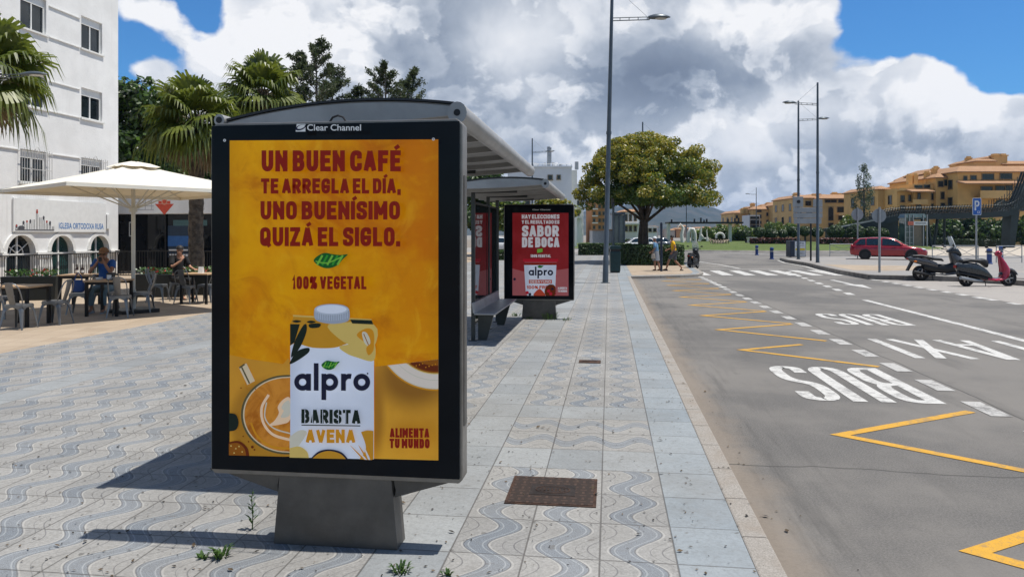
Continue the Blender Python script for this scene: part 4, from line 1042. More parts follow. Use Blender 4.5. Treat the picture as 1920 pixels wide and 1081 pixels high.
# ---------------- terrace furniture
M_gun = mat('gunmetal', (.20, .21, .22), .38, .7, var=.12, scale=4)
M_wood = mat('table_wood', (.40, .26, .145), .5, var=.25, scale=3)
M_blk = mat('black_steel', (.010, .010, .011), .45, .3)
GROUP_CH = 'metal chairs on the terrace'
def make_chair():
    t = thing('metal_chair', '', 'chair', (0, 0, 0), 0, GROUP_CH)          # faces +y (the back is at -y)
    b = MB(); n = 20
    sup = lambda a, r: (r * math.copysign(abs(cos(a)) ** .45, cos(a)), r * math.copysign(abs(sin(a)) ** .45, sin(a)))
    rings = []
    for r, z in ((.165, .40), (.185, .405), (.185, .445), (.175, .452), (.10, .440), (.02, .438)): rings.append([(*sup(2 * pi * i / n, r), z) for i in range(n)])
    b.loft(rings); b.build('seat', M_gun, t, smooth=True)
    for sx in (-1, 1):
        for sy in (-1, 1):
            b = MB(); k = 1.0 if sy > 0 else 1.08
            p0, p1, p2 = Vector((sx * .15, sy * .15, .42)), Vector((sx * .175, sy * .175 * k, .33)), Vector((sx * .215, sy * .215 * k, 0))
            rings = []
            for p_, w in ((p0, .075), (p1, .052), (p2, .022)):
                a = Vector((-sx, 0, 0)) * w; c = Vector((0, -sy, 0)) * w
                rings.append([p_, p_ + a, p_ + a * .98 + Vector((0, -sy * .006, 0)), p_ + Vector((-sx * .006, -sy * .006, 0)), p_ + c + Vector((-sx * .006, 0, 0)), p_ + c][::sx * sy])
            b.loft([[tuple(q_) for q_ in r] for r in rings]); b.build('leg', M_gun, t)
        for ax in ('x', 'y'):
            pass
    for (sx, sy, hx, hy) in ((0, 1, 1, 0), (0, -1, 1, 0), (1, 0, 0, 1), (-1, 0, 0, 1)):
        b = MB(); pts = [(-.15, .40), (-.10, .355), (-.05, .385), (0, .392), (.05, .385), (.10, .355), (.15, .40), (.15, .43), (-.15, .43)]
        vs = [((p[0] if hx else sx * .172), (sy * .172 if hx else p[0]), p[1]) for p in pts] + [((p[0] if hx else sx * .166), (sy * .166 if hx else p[0]), p[1]) for p in pts]
        m_ = len(pts); b.add(vs, [tuple(range(m_)), tuple(range(2 * m_ - 1, m_ - 1, -1))] + [(i, (i + 1) % m_, (i + 1) % m_ + m_, i + m_) for i in range(m_)]); b.build('apron', M_gun, t)
    hoop = spline([(-.17, -.15, .44), (-.178, -.20, .60), (-.165, -.25, .76), (-.11, -.272, .835), (0, -.28, .85), (.11, -.272, .835), (.165, -.25, .76), (.178, -.20, .60), (.17, -.15, .44)], 4, False) if False else None
    P = [Vector(v) for v in ((-.165, -.14, .44), (-.182, -.20, .60), (-.172, -.25, .74), (-.13, -.275, .825), (0, -.285, .85), (.13, -.275, .825), (.172, -.25, .74), (.182, -.20, .60), (.165, -.14, .44))]
    b = MB(); b.tube(P, .0125, 8); b.build('back_frame', M_gun, t, smooth=True, sub=1)
    b = MB(); rings = []
    for i in range(8):
        f = i / 7; z = .43 + .42 * f; y = -.165 - .12 * f - .012 * sin(pi * f); w = .055 + .018 * f
        rings.append([(-w, y, z), (0, y - .012, z), (w, y, z), (w, y + .005, z), (0, y - .007, z), (-w, y + .005, z)])
    b.loft(rings); b.build('back_splat', M_gun, t, smooth=True)
    return t
chair0 = make_chair(); first = [1]
def chair(px, py, face, label):
    x, y = G(px, py)
    rz = face - pi / 2
    if first: first.pop(); chair0.location = (x, y, 0); chair0.rotation_euler = (0, 0, rz); chair0['label'] = label; return chair0
    return dup(chair0, (x, y), rz, label)
def make_table(hgt=.75, w=.36):
    t = thing('terrace_table', '', 'table', (0, 0, 0), 0, 'wooden topped tables on the terrace')
    b = MB(); b.box(-w, w, -w, w, hgt - .035, hgt); b.build('table_top', M_wood, t, bevel=.004)
    for y in (-1, 1): b = MB(); b.box(-w + .03, w - .03, y * (w - .05) - .015, y * (w - .05) + .015, hgt - .09, hgt - .037); b.build('apron', M_blk, t)
    for sx in (-1, 1):
        for sy in (-1, 1): b = MB(); b.box(sx * (w - .05) - .027, sx * (w - .05) + .027, sy * (w - .05) - .027, sy * (w - .05) + .027, 0, hgt - .037); b.build('leg', M_blk, t)
    return t
tab0 = make_table()
def FA(deg): return radians(deg)            # facing, degrees from +x anticlockwise (90 = away along the kerb)
x, y = G(26, 612); tab0.location = (x - .05, y + .25, 0); tab0.rotation_euler = (0, 0, .1); tab0['label'] = 'wooden table nearest the front edge of the terrace with one chair before it'; T1 = (x, y)
TB = {}
def table(px, py, rz, label):
    x, y = G(px, py); TB[label] = (x, y); return dup(tab0, (x, y), rz, label)
table(150, 572, .2, 'small wooden table standing behind the man in the blue shirt, half hidden')
table(205, 590, .15, 'wooden table with bottles at which the man in the cap sits')
table(374, 568, .1, 'wooden table beside the palm trunk where the woman in black sits')
chair(36, 616, FA(96), 'grey metal chair turned away at the front of the nearest table')
chair(104, 607, FA(185), 'grey metal chair facing left at the right side of the nearest table')
chair(4, 596, FA(5), 'pale grey metal chair cut by the frame edge behind the nearest table')
chair(150, 588, FA(200), 'grey metal chair holding a blue bag left of the man in the cap')
chair(226, 594, FA(110), 'grey metal chair turned away in front of the man in the cap')
chair(266, 585, FA(200), 'grey metal chair at the umbrella pole facing the table of the man in the cap')
chair(297, 566, FA(10), 'grey metal chair turned sideways behind the umbrella pole facing the far table')
chair(349, 569, FA(95), 'grey metal chair turned away in front of the woman in black')
chair(388, 566, FA(180), 'grey metal chair mostly hidden by the big poster panel')
chair(198, 583, FA(-80), 'grey metal chair under the man in the cap')
chair(333, 560, FA(-70), 'grey metal chair under the woman in black')
# ---- things on the tables
M_bottle = mat('bottle_brown', (.03, .014, .006), .1, 0, spec=.6); M_paper = mat('paper', (.68, .68, .66), .7); M_blackp = mat('black_plastic', (.012, .012, .013), .4)
xx, yy = TB['wooden table with bottles at which the man in the cap sits']
t = thing('napkin_holder', 'black napkin holder with pale label on the table of the man in the cap', 'napkin holder', (xx + .12, yy - .12, .75)); b = MB(); b.box(-.07, .07, -.05, .05, 0, .15); b.build('holder', M_blackp, t, bevel=.01); b = MB(); b.box(-.05, .05, -.056, -.051, .02, .11); b.build('label_card', M_paper, t)
t = thing('ashtray', 'white dish on the left of the table of the man in the cap', 'dish', (xx - .16, yy - .1, .75)); MB().lathe([(.0, .008), (.06, .006), (.075, .05), (.07, .05), (.055, .012), (0, .014)], 16).build('bowl', M_paper, t, smooth=True)
xx, yy = TB['small wooden table standing behind the man in the blue shirt, half hidden']
for i, (dx_, lab) in enumerate(((-.08, 'brown bottle on the table behind the man, left of the two'), (.06, 'brown bottle on the table behind the man, right of the two'))):
    t = thing('bottle', lab, 'bottle', (xx + dx_, yy, .75), group='bottles on the rear table'); MB().lathe([(0, 0), (.033, 0), (.035, .01), (.035, .13), (.014, .18), (.013, .235), (0, .235)], 12).build('bottle_body', M_bottle, t, smooth=True); 
    b = MB(); b.lathe([(.0352, .04), (.0354, .04), (.0354, .10), (.0352, .10)], 12); b.build('bottle_label', M_paper, t)
xx, yy = TB['wooden table beside the palm trunk where the woman in black sits']
t = thing('menu_card', 'white menu card standing on the table by the palm trunk', 'menu card', (xx + .1, yy - .1, .75)); b = MB(); b.prism([(-.05, 0), (.05, 0), (.006, .16), (-.006, .16)], -.06, .06, 'x'); b.build('card', M_paper, t)
M_bagb = mat('blue_bag', (.02, .06, .20), .6, bump=.3, bscale=20)
xx, yy = G(147, 588)
t = thing('shoulder_bag', 'blue shoulder bag hanging on a grey chair left of the man in the cap', 'bag', (xx, yy, .46))
b = MB(); b.loft([[(r * cos(2 * pi * i / 14) * w, r * sin(2 * pi * i / 14) * .5, z) for i in range(14)] for r, z, w in ((.05, 0, 1.6), (.13, .02, 1), (.15, .12, 1), (.13, .22, 1), (.06, .27, 1.5))]); b.build('bag_body', M_bagb, t, smooth=True)
b = MB(); b.tube([(-.1, 0, .22), (-.06, 0, .36), (0, 0, .42), (.06, 0, .36), (.1, 0, .22)], .012, 6); b.build('strap', M_bagb, t)

# ---- umbrella
M_canv = mat('cream_canvas', (.82, .79, .71), .85, var=.03, scale=1.5, bump=.1)
def f_canv():
    return dict(color=(.82, .79, .71), rough=.9)
def canvasmat():
    global T
    m = bpy.data.materials.new('umbrella_canvas'); m.use_nodes = True; T = m.node_tree
    p = T.nodes['Principled BSDF']; put(p.inputs['Base Color'], mixc(noise(coord(), 3, 4), (.78, .74, .64), (.86, .83, .75))); p.inputs['Roughness'].default_value = .9
    tr = T.nodes.new('ShaderNodeBsdfTranslucent'); tr.inputs[0].default_value = (.80, .68, .45, 1)
    mx = T.nodes.new('ShaderNodeMixShader'); mx.inputs[0].default_value = .22
    T.links.new(p.outputs[0], mx.inputs[1]); T.links.new(tr.outputs[0], mx.inputs[2]); T.links.new(mx.outputs[0], T.nodes['Material Output'].inputs[0])
    return m
M_canvas = canvasmat(); M_creamp = mat('cream_metal', (.58, .55, .47), .4, var=.05)
ux, uy = G(250, 585)
t = thing('patio_umbrella', 'large cream square parasol open over the terrace tables', 'umbrella', (ux, uy, 0), YAW + radians(50))
b = MB(); n = 12; ap, ed, R_ = 3.27, 2.66, 2.05
def canopy_pt(i, k):                                   # i around (4 sides x 8), k out
    f = i / 8.0; sd = int(f) % 4; s_ = (f - int(f)) * 2 - 1
    c = [(1, s_), (-s_, 1), (-1, -s_), (s_, -1)][sd]
    sag = (1 - abs(s_)) * 0.0
    e = k
    z = ap - (ap - ed) * (e ** .9) - .07 * sin(pi * e) * (1 - (abs(s_) * 2 - 1) ** 2 if True else 0)
    return (c[0] * R_ * e * (1 - .02 * (1 - s_ * s_)), c[1] * R_ * e * (1 - .02 * (1 - s_ * s_)), z)
rings = [[canopy_pt(i, k) for i in range(32)] for k in (.09, .25, .42, .58, .75, .9, 1.0)]
b.loft(rings, cap=False); b.loft([rings[-1], [(p[0] * 1.002, p[1] * 1.002, p[2] - .07) for p in rings[-1]]], cap=False)
can = b.build('canopy', M_canvas, t, smooth=False)
sm = can.modifiers.new('thick', 'SOLIDIFY'); sm.thickness = .004
b = MB(); b.loft([[(p[0] * k, p[1] * k, z + (p[2] - ap) * .35) for p in [canopy_pt(i, .25) for i in range(32)]] for k, z in ((.12, ap + .10), (.5, ap + .05), (.8, ap - .02))], cap=True); b.build('vent_cap', M_canvas, can)
b = MB(); b.tube([(0, 0, 0), (0, 0, 3.3)], .042, 12); b.tube([(0, 0, 0), (0, 0, .5)], .055, 12); b.build('pole', M_creamp, t, smooth=True)
hub = MB().lathe([(.04, 2.2), (.08, 2.2), (.08, 2.3), (.04, 2.3)], 14).build('hub', M_creamp, t)
for i in range(8):
    e = canopy_pt(i * 4 + (4 if False else 0), 1.0); m_ = canopy_pt(i * 4, .55)
    b = MB(); b.tube([(0, 0, ap - .08), (m_[0], m_[1], m_[2] - .03), (e[0], e[1], e[2] - .03)], .012, 6); b.build('rib', M_creamp, t)
    b = MB(); b.tube([(0, 0, 2.25), (m_[0], m_[1], m_[2] - .04)], .014, 6); b.build('strut', M_creamp, t)
b = MB(); b.box(-.4, .4, -.4, .4, 0, .08); b.build('base_slab', M_blackp, t, bevel=.01)
# planters with flowers and low pieces behind the tables
M_planter = mat('planter_black', (.012, .016, .016), .5); M_fl = leafmat('planter_leaves', (.03, .09, .02), (.09, .17, .03)); M_flr = mat('flower_red', (.5, .03, .04), .6)
for i, (px, py, lab) in enumerate(((60, 562, 'long dark planter of red flowers behind the nearest table'), (300, 556, 'long dark planter of red flowers behind the umbrella pole'), (375, 552, 'long dark planter of red flowers by the palm trunk'))):
    x, y = G(px, py)
    t = thing('planter', lab, 'planter', (x, y, 0), .3 if i == 0 else .1, 'dark planters on the terrace')
    b = MB(); b.box(-.62, .62, -.19, .19, 0, .62, top=(-.66, .66, -.22, .22)); b.build('trough', M_planter, t, bevel=.01)
    rs = random.Random(i); b = MB(); b2 = MB()
    for k in range(260):
        c = Vector((rs.uniform(-.6, .6), rs.uniform(-.2, .2), .62 + rs.uniform(0, .18))); a = Vector((rs.gauss(0, 1), rs.gauss(0, 1), rs.gauss(0, .6))).normalized() * .045; e = Vector((rs.gauss(0, 1), rs.gauss(0, 1), rs.gauss(0, 1))).normalized() * .03
        (b2 if k % 11 == 0 else b).add([c - a, c + e, c + a, c - e], [(0, 1, 2, 3)])
    b.v += b2.v; b.f += [tuple(i_ + len(b.v) - len(b2.v) for i_ in f_) for f_ in b2.f]; b.m += [1] * len(b2.f); b.build('flowering_plants', [M_fl, M_flr], t)
# ================================================================== VEGETATION
L_tipu = leafmat('leaf_olive', (.075, .122, .015), (.175, .21, .024), .45, .9)
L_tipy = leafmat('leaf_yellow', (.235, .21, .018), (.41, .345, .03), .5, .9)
L_green = leafmat('leaf_green', (.036, .082, .013), (.095, .175, .026), .5, .8)
L_dark = leafmat('leaf_dark', (.010, .026, .007), (.030, .062, .013), .25, .8)
L_conif = leafmat('leaf_conifer', (.030, .050, .018), (.085, .11, .040), .4, .8)
L_hedge = leafmat('leaf_hedge', (.016, .040, .008), (.050, .095, .016), .25, 2.0)
L_silver = leafmat('leaf_silver', (.055, .085, .050), (.115, .15, .085), .3, .8)
L_red = leafmat('leaf_red', (.055, .012, .012), (.13, .032, .025), .25, 1.5)
M_bark = mat('bark', (.075, .058, .045), .9, var=.4, scale=5, bump=.8, bscale=18)
M_bark2 = mat('bark_pale', (.13, .11, .09), .9, var=.4, scale=5, bump=.8, bscale=18)
def leaf_quad(b, c, n, s, mi, rs, asp=.5):
    n = Vector(n)
    if n.length < 1e-4: n = Vector((0, 0, 1))
    n.normalize()
    u = n.orthogonal().normalized(); w = n.cross(u); a = rs.uniform(0, 2 * pi)
    d = u * cos(a) + w * sin(a); e = n.cross(d)
    b.add([c - d * s, c + e * s * asp, c + d * s, c - e * s * asp], [(0, 1, 2, 3)], mi)
def clump(b, c, r, k, size, rs, mats=(0,), flat=.75, outw=None, asp=.55):
    for _ in range(k):
        d = Vector((rs.gauss(0, 1), rs.gauss(0, 1), rs.gauss(0, 1))).normalized()
        p = Vector(c) + Vector((d.x, d.y, d.z * flat)) * (r * (.55 + .45 * rs.random() ** .5))
        n = d * .7 + Vector((rs.gauss(0, .6), rs.gauss(0, .6), rs.gauss(.35, .5)))
        leaf_quad(b, p, n, size * rs.uniform(.65, 1.3), rs.choice(mats), rs, asp)
def crown_tree(name, label, x, y, trunk_r, trunk_h, clumps, leaf, mats, k, seed, limbs=7, group=None, bark=None, flat=.75, z=0, forks=None, yel=None, lean=(0, 0)):
    "clumps = [(x, y, z, r)] relative to the trunk foot"
    rs = random.Random(seed)
    t = thing(name, label, 'tree', (x, y, z), 0, group)
    b = MB(); top = Vector((lean[0], lean[1], trunk_h))
    b.tube([(0, 0, -.05), (trunk_r * .2, 0, trunk_h * .35), (lean[0] * .6, lean[1] * .6, trunk_h * .7), top], [trunk_r * 1.35, trunk_r, trunk_r * .85, trunk_r * .8], 9)
    b.build('trunk', bark or M_bark, t, smooth=True)
    pick = rs.sample(clumps, min(limbs, len(clumps)))
    for (cx_, cy_, cz_, cr_) in pick:
        e = Vector((cx_, cy_, cz_)); m = top.lerp(e, .5) + Vector((rs.uniform(-.2, .2), rs.uniform(-.2, .2), rs.uniform(-.25, .15)))
        b = MB(); b.tube([top - Vector((0, 0, .15)), m, e], [trunk_r * .55, trunk_r * .32, trunk_r * .1], 6); b.build('limb', bark or M_bark, t, smooth=True)
    b = MB()
    for (cx_, cy_, cz_, cr_) in clumps:
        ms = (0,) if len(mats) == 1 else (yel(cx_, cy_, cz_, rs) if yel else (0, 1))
        clump(b, (cx_, cy_, cz_), cr_, int(k * cr_ * cr_), leaf, rs, ms, flat)
    b.build('crown', list(mats), t)
    return t
# ---- the big yellow-green tree at the end of the pavement
rs = random.Random(11); cl = []
RX, RY_, H0, H1 = 3.7, 3.5, 3.1, 7.95
for i in range(290):
    a = rs.uniform(0, 2 * pi); q_ = rs.random() ** .55
    dome = sqrt(max(0, 1 - q_ ** 2.4))
    zt = 4.25 + (H1 - 4.6) * dome + rs.gauss(0, .12)
    layer = rs.random()
    z = zt - (rs.random() ** 1.6) * (1.0 + 1.8 * (1 - q_)) if layer < .74 else 3.75 - .45 * cos(a + .9) * 0 + rs.random() * .9 * (1 - q_ * .4)
    lob = 1 + .09 * sin(3 * a + 1) + .09 * sin(7 * a) + rs.gauss(0, .04)
    cl.append((RX * q_ * lob * cos(a) + .12, RY_ * q_ * lob * sin(a), z, rs.uniform(.38, .72)))
tx, ty = PX(1210, 45.5)
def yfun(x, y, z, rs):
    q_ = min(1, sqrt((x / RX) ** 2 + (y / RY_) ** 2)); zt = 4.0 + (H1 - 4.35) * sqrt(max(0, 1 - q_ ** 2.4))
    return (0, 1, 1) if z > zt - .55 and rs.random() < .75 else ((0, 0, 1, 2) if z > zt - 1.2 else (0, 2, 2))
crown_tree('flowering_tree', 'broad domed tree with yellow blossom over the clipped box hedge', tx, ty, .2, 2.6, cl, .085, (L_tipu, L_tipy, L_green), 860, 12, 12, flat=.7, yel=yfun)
t2x, t2y = PX(1203, 47.5)
t = thing('tree', 'dark bare lower trunk just left of the domed yellow tree trunk', 'tree', (t2x, t2y, 0)); b = MB(); b.tube([(0, 0, 0), (-.05, 0, 1.6), (.1, 0, 3.1), (-.2, .1, 4.6)], [.24, .18, .16, .08], 8); b.build('trunk', M_bark, t, smooth=True)
rs = random.Random(3); b = MB()
for i in range(26): clump(b, (rs.gauss(-.2, .9), rs.gauss(.2, .9), rs.uniform(4.4, 6.2)), .6, 70, .17, rs, (0,))
b.build('crown', L_green, t)
# ---- leafy trees behind
def ell(n, rx, ry, rz, c, r0, r1, seed, hol=.35):
    rs = random.Random(seed); out = []
    while len(out) < n:
        d = Vector((rs.uniform(-1, 1), rs.uniform(-1, 1), rs.uniform(-1, 1)))
        if hol < d.length <= 1: out.append((c[0] + d.x * rx, c[1] + d.y * ry, c[2] + d.z * rz, rs.uniform(r0, r1)))
    return out
def treeat(name, label, px, d, ytop, ybot, wpx, mats, leaf, k, seed, n=60, group=None, r=(.5, .9), tr=.2, z=0, hol=.35):
    x, y = PX(px, d); zt, zb = Z(ytop, d), Z(ybot, d); w = wpx * d / FPX / 2
    cl = ell(n, max(.3, w - r[0] * .6), max(.3, w - r[0] * .6), max(.3, (zt - zb) / 2 - r[0] * .5), (0, 0, (zt + zb) / 2 - z), *r, seed, hol)
    return crown_tree(name, label, x, y, tr, max(.4, zb - z + .25 * (zt - zb)), cl, leaf, mats, k, seed, 6, group, z=z)
treeat('dense_tree', 'dark dense leafy tree behind the corner of the white building', 262, 37, 138, 345, 165, (L_green, L_dark), .16, 190, 21, 75, r=(.6, 1.0), tr=.25)
treeat('dense_tree', 'dark leafy tree between the two fan palms above the shop', 360, 40, 215, 420, 130, (L_green, L_dark), .16, 180, 22, 55, r=(.6, 1.0), tr=.25)
treeat('pine_tree', 'round green treetop showing over the farther shelter roof', 905, 62, 313, 400, 125, (L_green, L_dark), .2, 130, 23, 70, r=(.5, .95), tr=.25)
treeat('street_tree', 'olive green street tree left of the red poster panel', 948, 52, 372, 432, 84, (L_tipu, L_green), .16, 190, 24, 46, r=(.4, .7), tr=.15)
treeat('street_tree', 'yellow green street tree behind the top of the red poster panel', 1035, 54, 370, 428, 90, (L_tipu, L_tipy, L_green), .16, 190, 25, 46, r=(.4, .7), tr=.15)
treeat('street_tree', 'dark green street tree behind the gap beside the smoked glass', 900, 58, 385, 440, 70, (L_green, L_dark), .18, 160, 26, 34, r=(.4, .7), tr=.15)
# ---- feathery conifers over the shelter roof
def conifer(label, px, d, ytop, ybot, wpx, seed, group):
    rs = random.Random(seed); x, y = PX(px, d); zt = Z(ytop, d); zb = Z(ybot, d); w = wpx * d / FPX / 2
    t = thing('conifer_tree', label, 'tree', (x, y, 0), 0, group)
    b = MB(); b.tube([(0, 0, 0), (.1, 0, zt * .5), (0, .05, zt * .97)], [.2, .13, .02], 7); b.build('trunk', M_bark2, t, smooth=True)
    b = MB(); bb = MB()
    n = 44
    for i in range(n):
        f = (i + rs.random()) / n; z = zb + (zt - zb) * f; L = w * (1.08 - f) ** .6 * rs.uniform(.55, 1.15); a = rs.uniform(0, 2 * pi)
        p0 = Vector((0, 0, z)); p1 = p0 + Vector((cos(a) * L, sin(a) * L, L * rs.uniform(.45, .9)))
        bb.tube([p0, p0.lerp(p1, .5) - Vector((0, 0, .05 * L)), p1], [.03, .018, .006], 4)
        for j in range(12):
            q_ = p0.lerp(p1, .25 + .75 * (j + rs.random()) / 12) + Vector((rs.gauss(0, .05), rs.gauss(0, .05), rs.gauss(0, .05)))
            for s_ in range(17):
                dn = Vector((rs.gauss(0, 1), rs.gauss(0, 1), rs.gauss(.5, .8))).normalized()
                leaf_quad(b, q_ + dn * rs.uniform(.02, .20), dn.cross(Vector((rs.gauss(0, 1), rs.gauss(0, 1), rs.gauss(0, 1)))), rs.uniform(.06, .12), 0, rs, .3)
    bb.build('limbs', M_bark2, t); b.build('crown', L_conif, t)
for i, (px, yt, yb, w, lab) in enumerate(((592, 84, 300, 90, 'tallest feathery conifer behind the middle of the shelter roof'), (556, 104, 300, 70, 'slim feathery conifer close right of the taller fan palm'), (622, 128, 300, 70, 'short feathery conifer on the right flank of the tallest one'), (722, 128, 320, 84, 'feathery conifer with twin spires over the right part of the shelter roof'), (765, 140, 320, 72, 'rightmost feathery conifer over the shelter roof'), (668, 172, 320, 60, 'lowest feathery conifer in the gap between the tall ones'))):
    conifer(lab, px, 41 + (i % 3), yt, yb, w * 1.75, 40 + i, 'feathery conifers behind the shelter')
# ---- fan palms
L_palm = leafmat('palm_leaf', (.060, .095, .012), (.19, .22, .03), .45, 1.5)
L_dead = leafmat('palm_dead', (.20, .135, .07), (.38, .28, .16), .3, 2)
M_ptrunk = mat('palm_trunk', (.10, .078, .058), .95, var=.45, scale=9, bump=1.0, bscale=22)
def fan(b, base, dirv, pet, R, rs, mi, droop=.5):
    d = Vector(dirv).normalized(); side = d.cross(Vector((0, 0, 1)))
    if side.length < .05: side = Vector((1, 0, 0))
    side.normalize(); up = side.cross(d).normalized()
    tip = Vector(base) + d * pet - Vector((0, 0, .08 * pet))
    b.tube([base, Vector(base).lerp(tip, .55) + up * .06, tip], [.022, .016, .012], 5, mi)
    n = 26; spread = radians(118)
    tw = rs.uniform(-.5, .5)
    s2 = side * cos(tw) + up * sin(tw); u2 = up * cos(tw) - side * sin(tw)
    for i in range(n):
        a = -spread + 2 * spread * i / (n - 1)
        L = R * (1 - .28 * (abs(a) / spread) ** 2) * rs.uniform(.78, 1.1)
        ax = d * cos(a) + s2 * sin(a)
        w = R * .06
        pv = (d * -sin(a) + s2 * cos(a))
        fold = u2 * (.10 * R * (1 if i % 2 else -.2)) * .25
        p0 = tip; p1 = tip + ax * L * .5 + fold + u2 * .05 * R; p2 = tip + ax * L * .78 + u2 * .02 * R - Vector((0, 0, droop * L * .10)); p3 = tip + ax * L * .93 - Vector((0, 0, droop * L * .42))
        b.add([p0, p1 - pv * w, p1 + pv * w, p2 - pv * w * .55, p2 + pv * w * .55, p3], [(0, 1, 2), (1, 3, 4, 2), (3, 5, 4)], mi)
def fan_palm(label, px, d, ycrown, seed, trunk_r=.2, n=34, R=.95, ybase=None, skirt=16, group='fan palms'):
    rs = random.Random(seed); x, y = PX(px, d); zc = Z(ycrown, d)
    t = thing('fan_palm', label, 'palm', (x, y, 0), 0, group)
    b = MB(); k = 26
    b.tube([(sin(i * .5) * .015, 0, zc * i / k) for i in range(k + 1)], [trunk_r * (1.15 - .25 * i / k) * (1 + .10 * (i % 2)) for i in range(k + 1)], 12)
    for i in range(150):
        z = rs.uniform(.1, zc * .98); a = rs.uniform(0, 2 * pi); r_ = trunk_r * .98; u = Vector((cos(a), sin(a), 0)); s_ = Vector((-sin(a), cos(a), 0))
        b.add([u * r_ + s_ * .05 + Vector((0, 0, z)), u * r_ - s_ * .05 + Vector((0, 0, z)), u * (r_ + .055) + Vector((0, 0, z + .13))], [(0, 1, 2)], 0)
    b.build('trunk', M_ptrunk, t)
    b = MB()
    for i in range(n):
        f = i / n; a = i * 2.39996 + rs.uniform(-.2, .2); e = radians(82 - 132 * f ** .9 + rs.uniform(-13, 13))
        fan(b, (cos(a) * .08, sin(a) * .08, zc - .1 - .25 * f), (cos(a) * cos(e), sin(a) * cos(e), sin(e)), rs.uniform(.5, .8) * R, R * rs.uniform(.8, 1.05), rs, 0, .5 + 1.2 * f)
    b.build('crown', L_palm, t)
    b = MB()
    for i in range(skirt):
        a = rs.uniform(0, 2 * pi); e = radians(rs.uniform(-85, -32))
        fan(b, (cos(a) * .12, sin(a) * .12, zc - .35 - rs.random() * .25), (cos(a) * cos(e), sin(a) * cos(e), sin(e)), rs.uniform(.3, .6) * R, R * rs.uniform(.5, .8), rs, 0, .8)
    for i in range(16):
        a = rs.uniform(0, 2 * pi); c0 = Vector((cos(a) * .1, sin(a) * .1, zc - .15)); o_ = Vector((cos(a), sin(a), 0))
        b.tube([c0, c0 + o_ * .35 + Vector((0, 0, .1)), c0 + o_ * .55 - Vector((0, 0, .35)), c0 + o_ * .58 - Vector((0, 0, .8))], [.015, .012, .01, .006], 4)
        clump(b, c0 + o_ * .52 - Vector((0, 0, .6)), .16, 22, .07, rs, (0,))
    b.build('dead_skirt', L_dead, t)
fan_palm('fan palm with brown skirt rising behind the terrace left of the poster panel', 368, 22.5, 215, 51, .19, 38, 1.05, skirt=22)
fan_palm('taller fan palm half hidden behind the top left of the poster panel', 492, 25, 168, 52, .19, 36, 1.05, skirt=16)
fan_palm('fan palm at the left edge with fronds hanging before the white building', -26, 17.5, 118, 53, .2, 34, .98, skirt=8)
# ---- hedges
def hedge(name, label, pts, z0, z1, lm, size, dens, seed, group=None, core=None):
    "clipped hedge over an outline of xy points"
    rs = random.Random(seed); c = Vector((sum(p[0] for p in pts) / len(pts), sum(p[1] for p in pts) / len(pts)))
    t = thing(name, label, 'hedge', (c.x, c.y, z0), 0, group)
    P = [Vector(p) - c for p in pts]; h = z1 - z0; b = MB()
    P2 = [p * .97 for p in P]
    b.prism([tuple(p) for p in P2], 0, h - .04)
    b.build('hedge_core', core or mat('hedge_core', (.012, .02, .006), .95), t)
    b = MB(); n = len(P)
    for i in range(n):
        a, e = P[i], P[(i + 1) % n]; L = (e - a).length; nn = Vector((e.y - a.y, -(e.x - a.x), 0)).normalized()
        for _ in range(int(L * h * dens)):
            p = a.lerp(e, rs.random()); leaf_quad(b, Vector((p.x, p.y, rs.uniform(0, h))) + nn * rs.uniform(-.05, .05), nn + Vector((rs.gauss(0, .6), rs.gauss(0, .6), rs.gauss(.2, .6))), size * rs.uniform(.7, 1.3), 0, rs)
    bx = [min(p.x for p in P), max(p.x for p in P), min(p.y for p in P), max(p.y for p in P)]
    def inside(q_):
        r = False
        for i in range(n):
            a, e = P[i], P[(i + 1) % n]
            if (a.y > q_[1]) != (e.y > q_[1]) and q_[0] < (e.x - a.x) * (q_[1] - a.y) / (e.y - a.y) + a.x: r = not r
        return r
    for _ in range(int((bx[1] - bx[0]) * (bx[3] - bx[2]) * dens)):
        q_ = (rs.uniform(bx[0], bx[1]), rs.uniform(bx[2], bx[3]))
        if inside(q_): leaf_quad(b, Vector((*q_, h + rs.uniform(-.05, .04))), Vector((rs.gauss(0, .5), rs.gauss(0, .5), 1)), size * rs.uniform(.7, 1.3), 0, rs)
    b.build('hedge_leaves', lm, t)
def rrect(x0, x1, y0, y1, r, n=5):
    out = []
    for cx_, cy_, a0 in ((x1 - r, y0 + r, -90), (x1 - r, y1 - r, 0), (x0 + r, y1 - r, 90), (x0 + r, y0 + r, 180)):
        out += [(cx_ + r * cos(radians(a0 + 90 * i / n)), cy_ + r * sin(radians(a0 + 90 * i / n))) for i in range(n + 1)]
    return out
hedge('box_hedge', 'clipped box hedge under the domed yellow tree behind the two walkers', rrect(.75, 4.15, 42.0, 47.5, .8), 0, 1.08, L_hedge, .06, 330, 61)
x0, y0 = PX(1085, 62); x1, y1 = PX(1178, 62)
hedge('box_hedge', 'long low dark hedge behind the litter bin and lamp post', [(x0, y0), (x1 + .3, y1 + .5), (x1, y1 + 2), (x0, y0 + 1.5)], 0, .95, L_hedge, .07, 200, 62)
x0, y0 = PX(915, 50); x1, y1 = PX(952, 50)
hedge('box_hedge', 'low green hedge seen between the smoked glass and the red poster panel', [(x0, y0), (x1, y1), (x1 - .3, y1 + 1.5), (x0, y0 + 1.5)], 0, .62, L_green, .07, 220, 63)
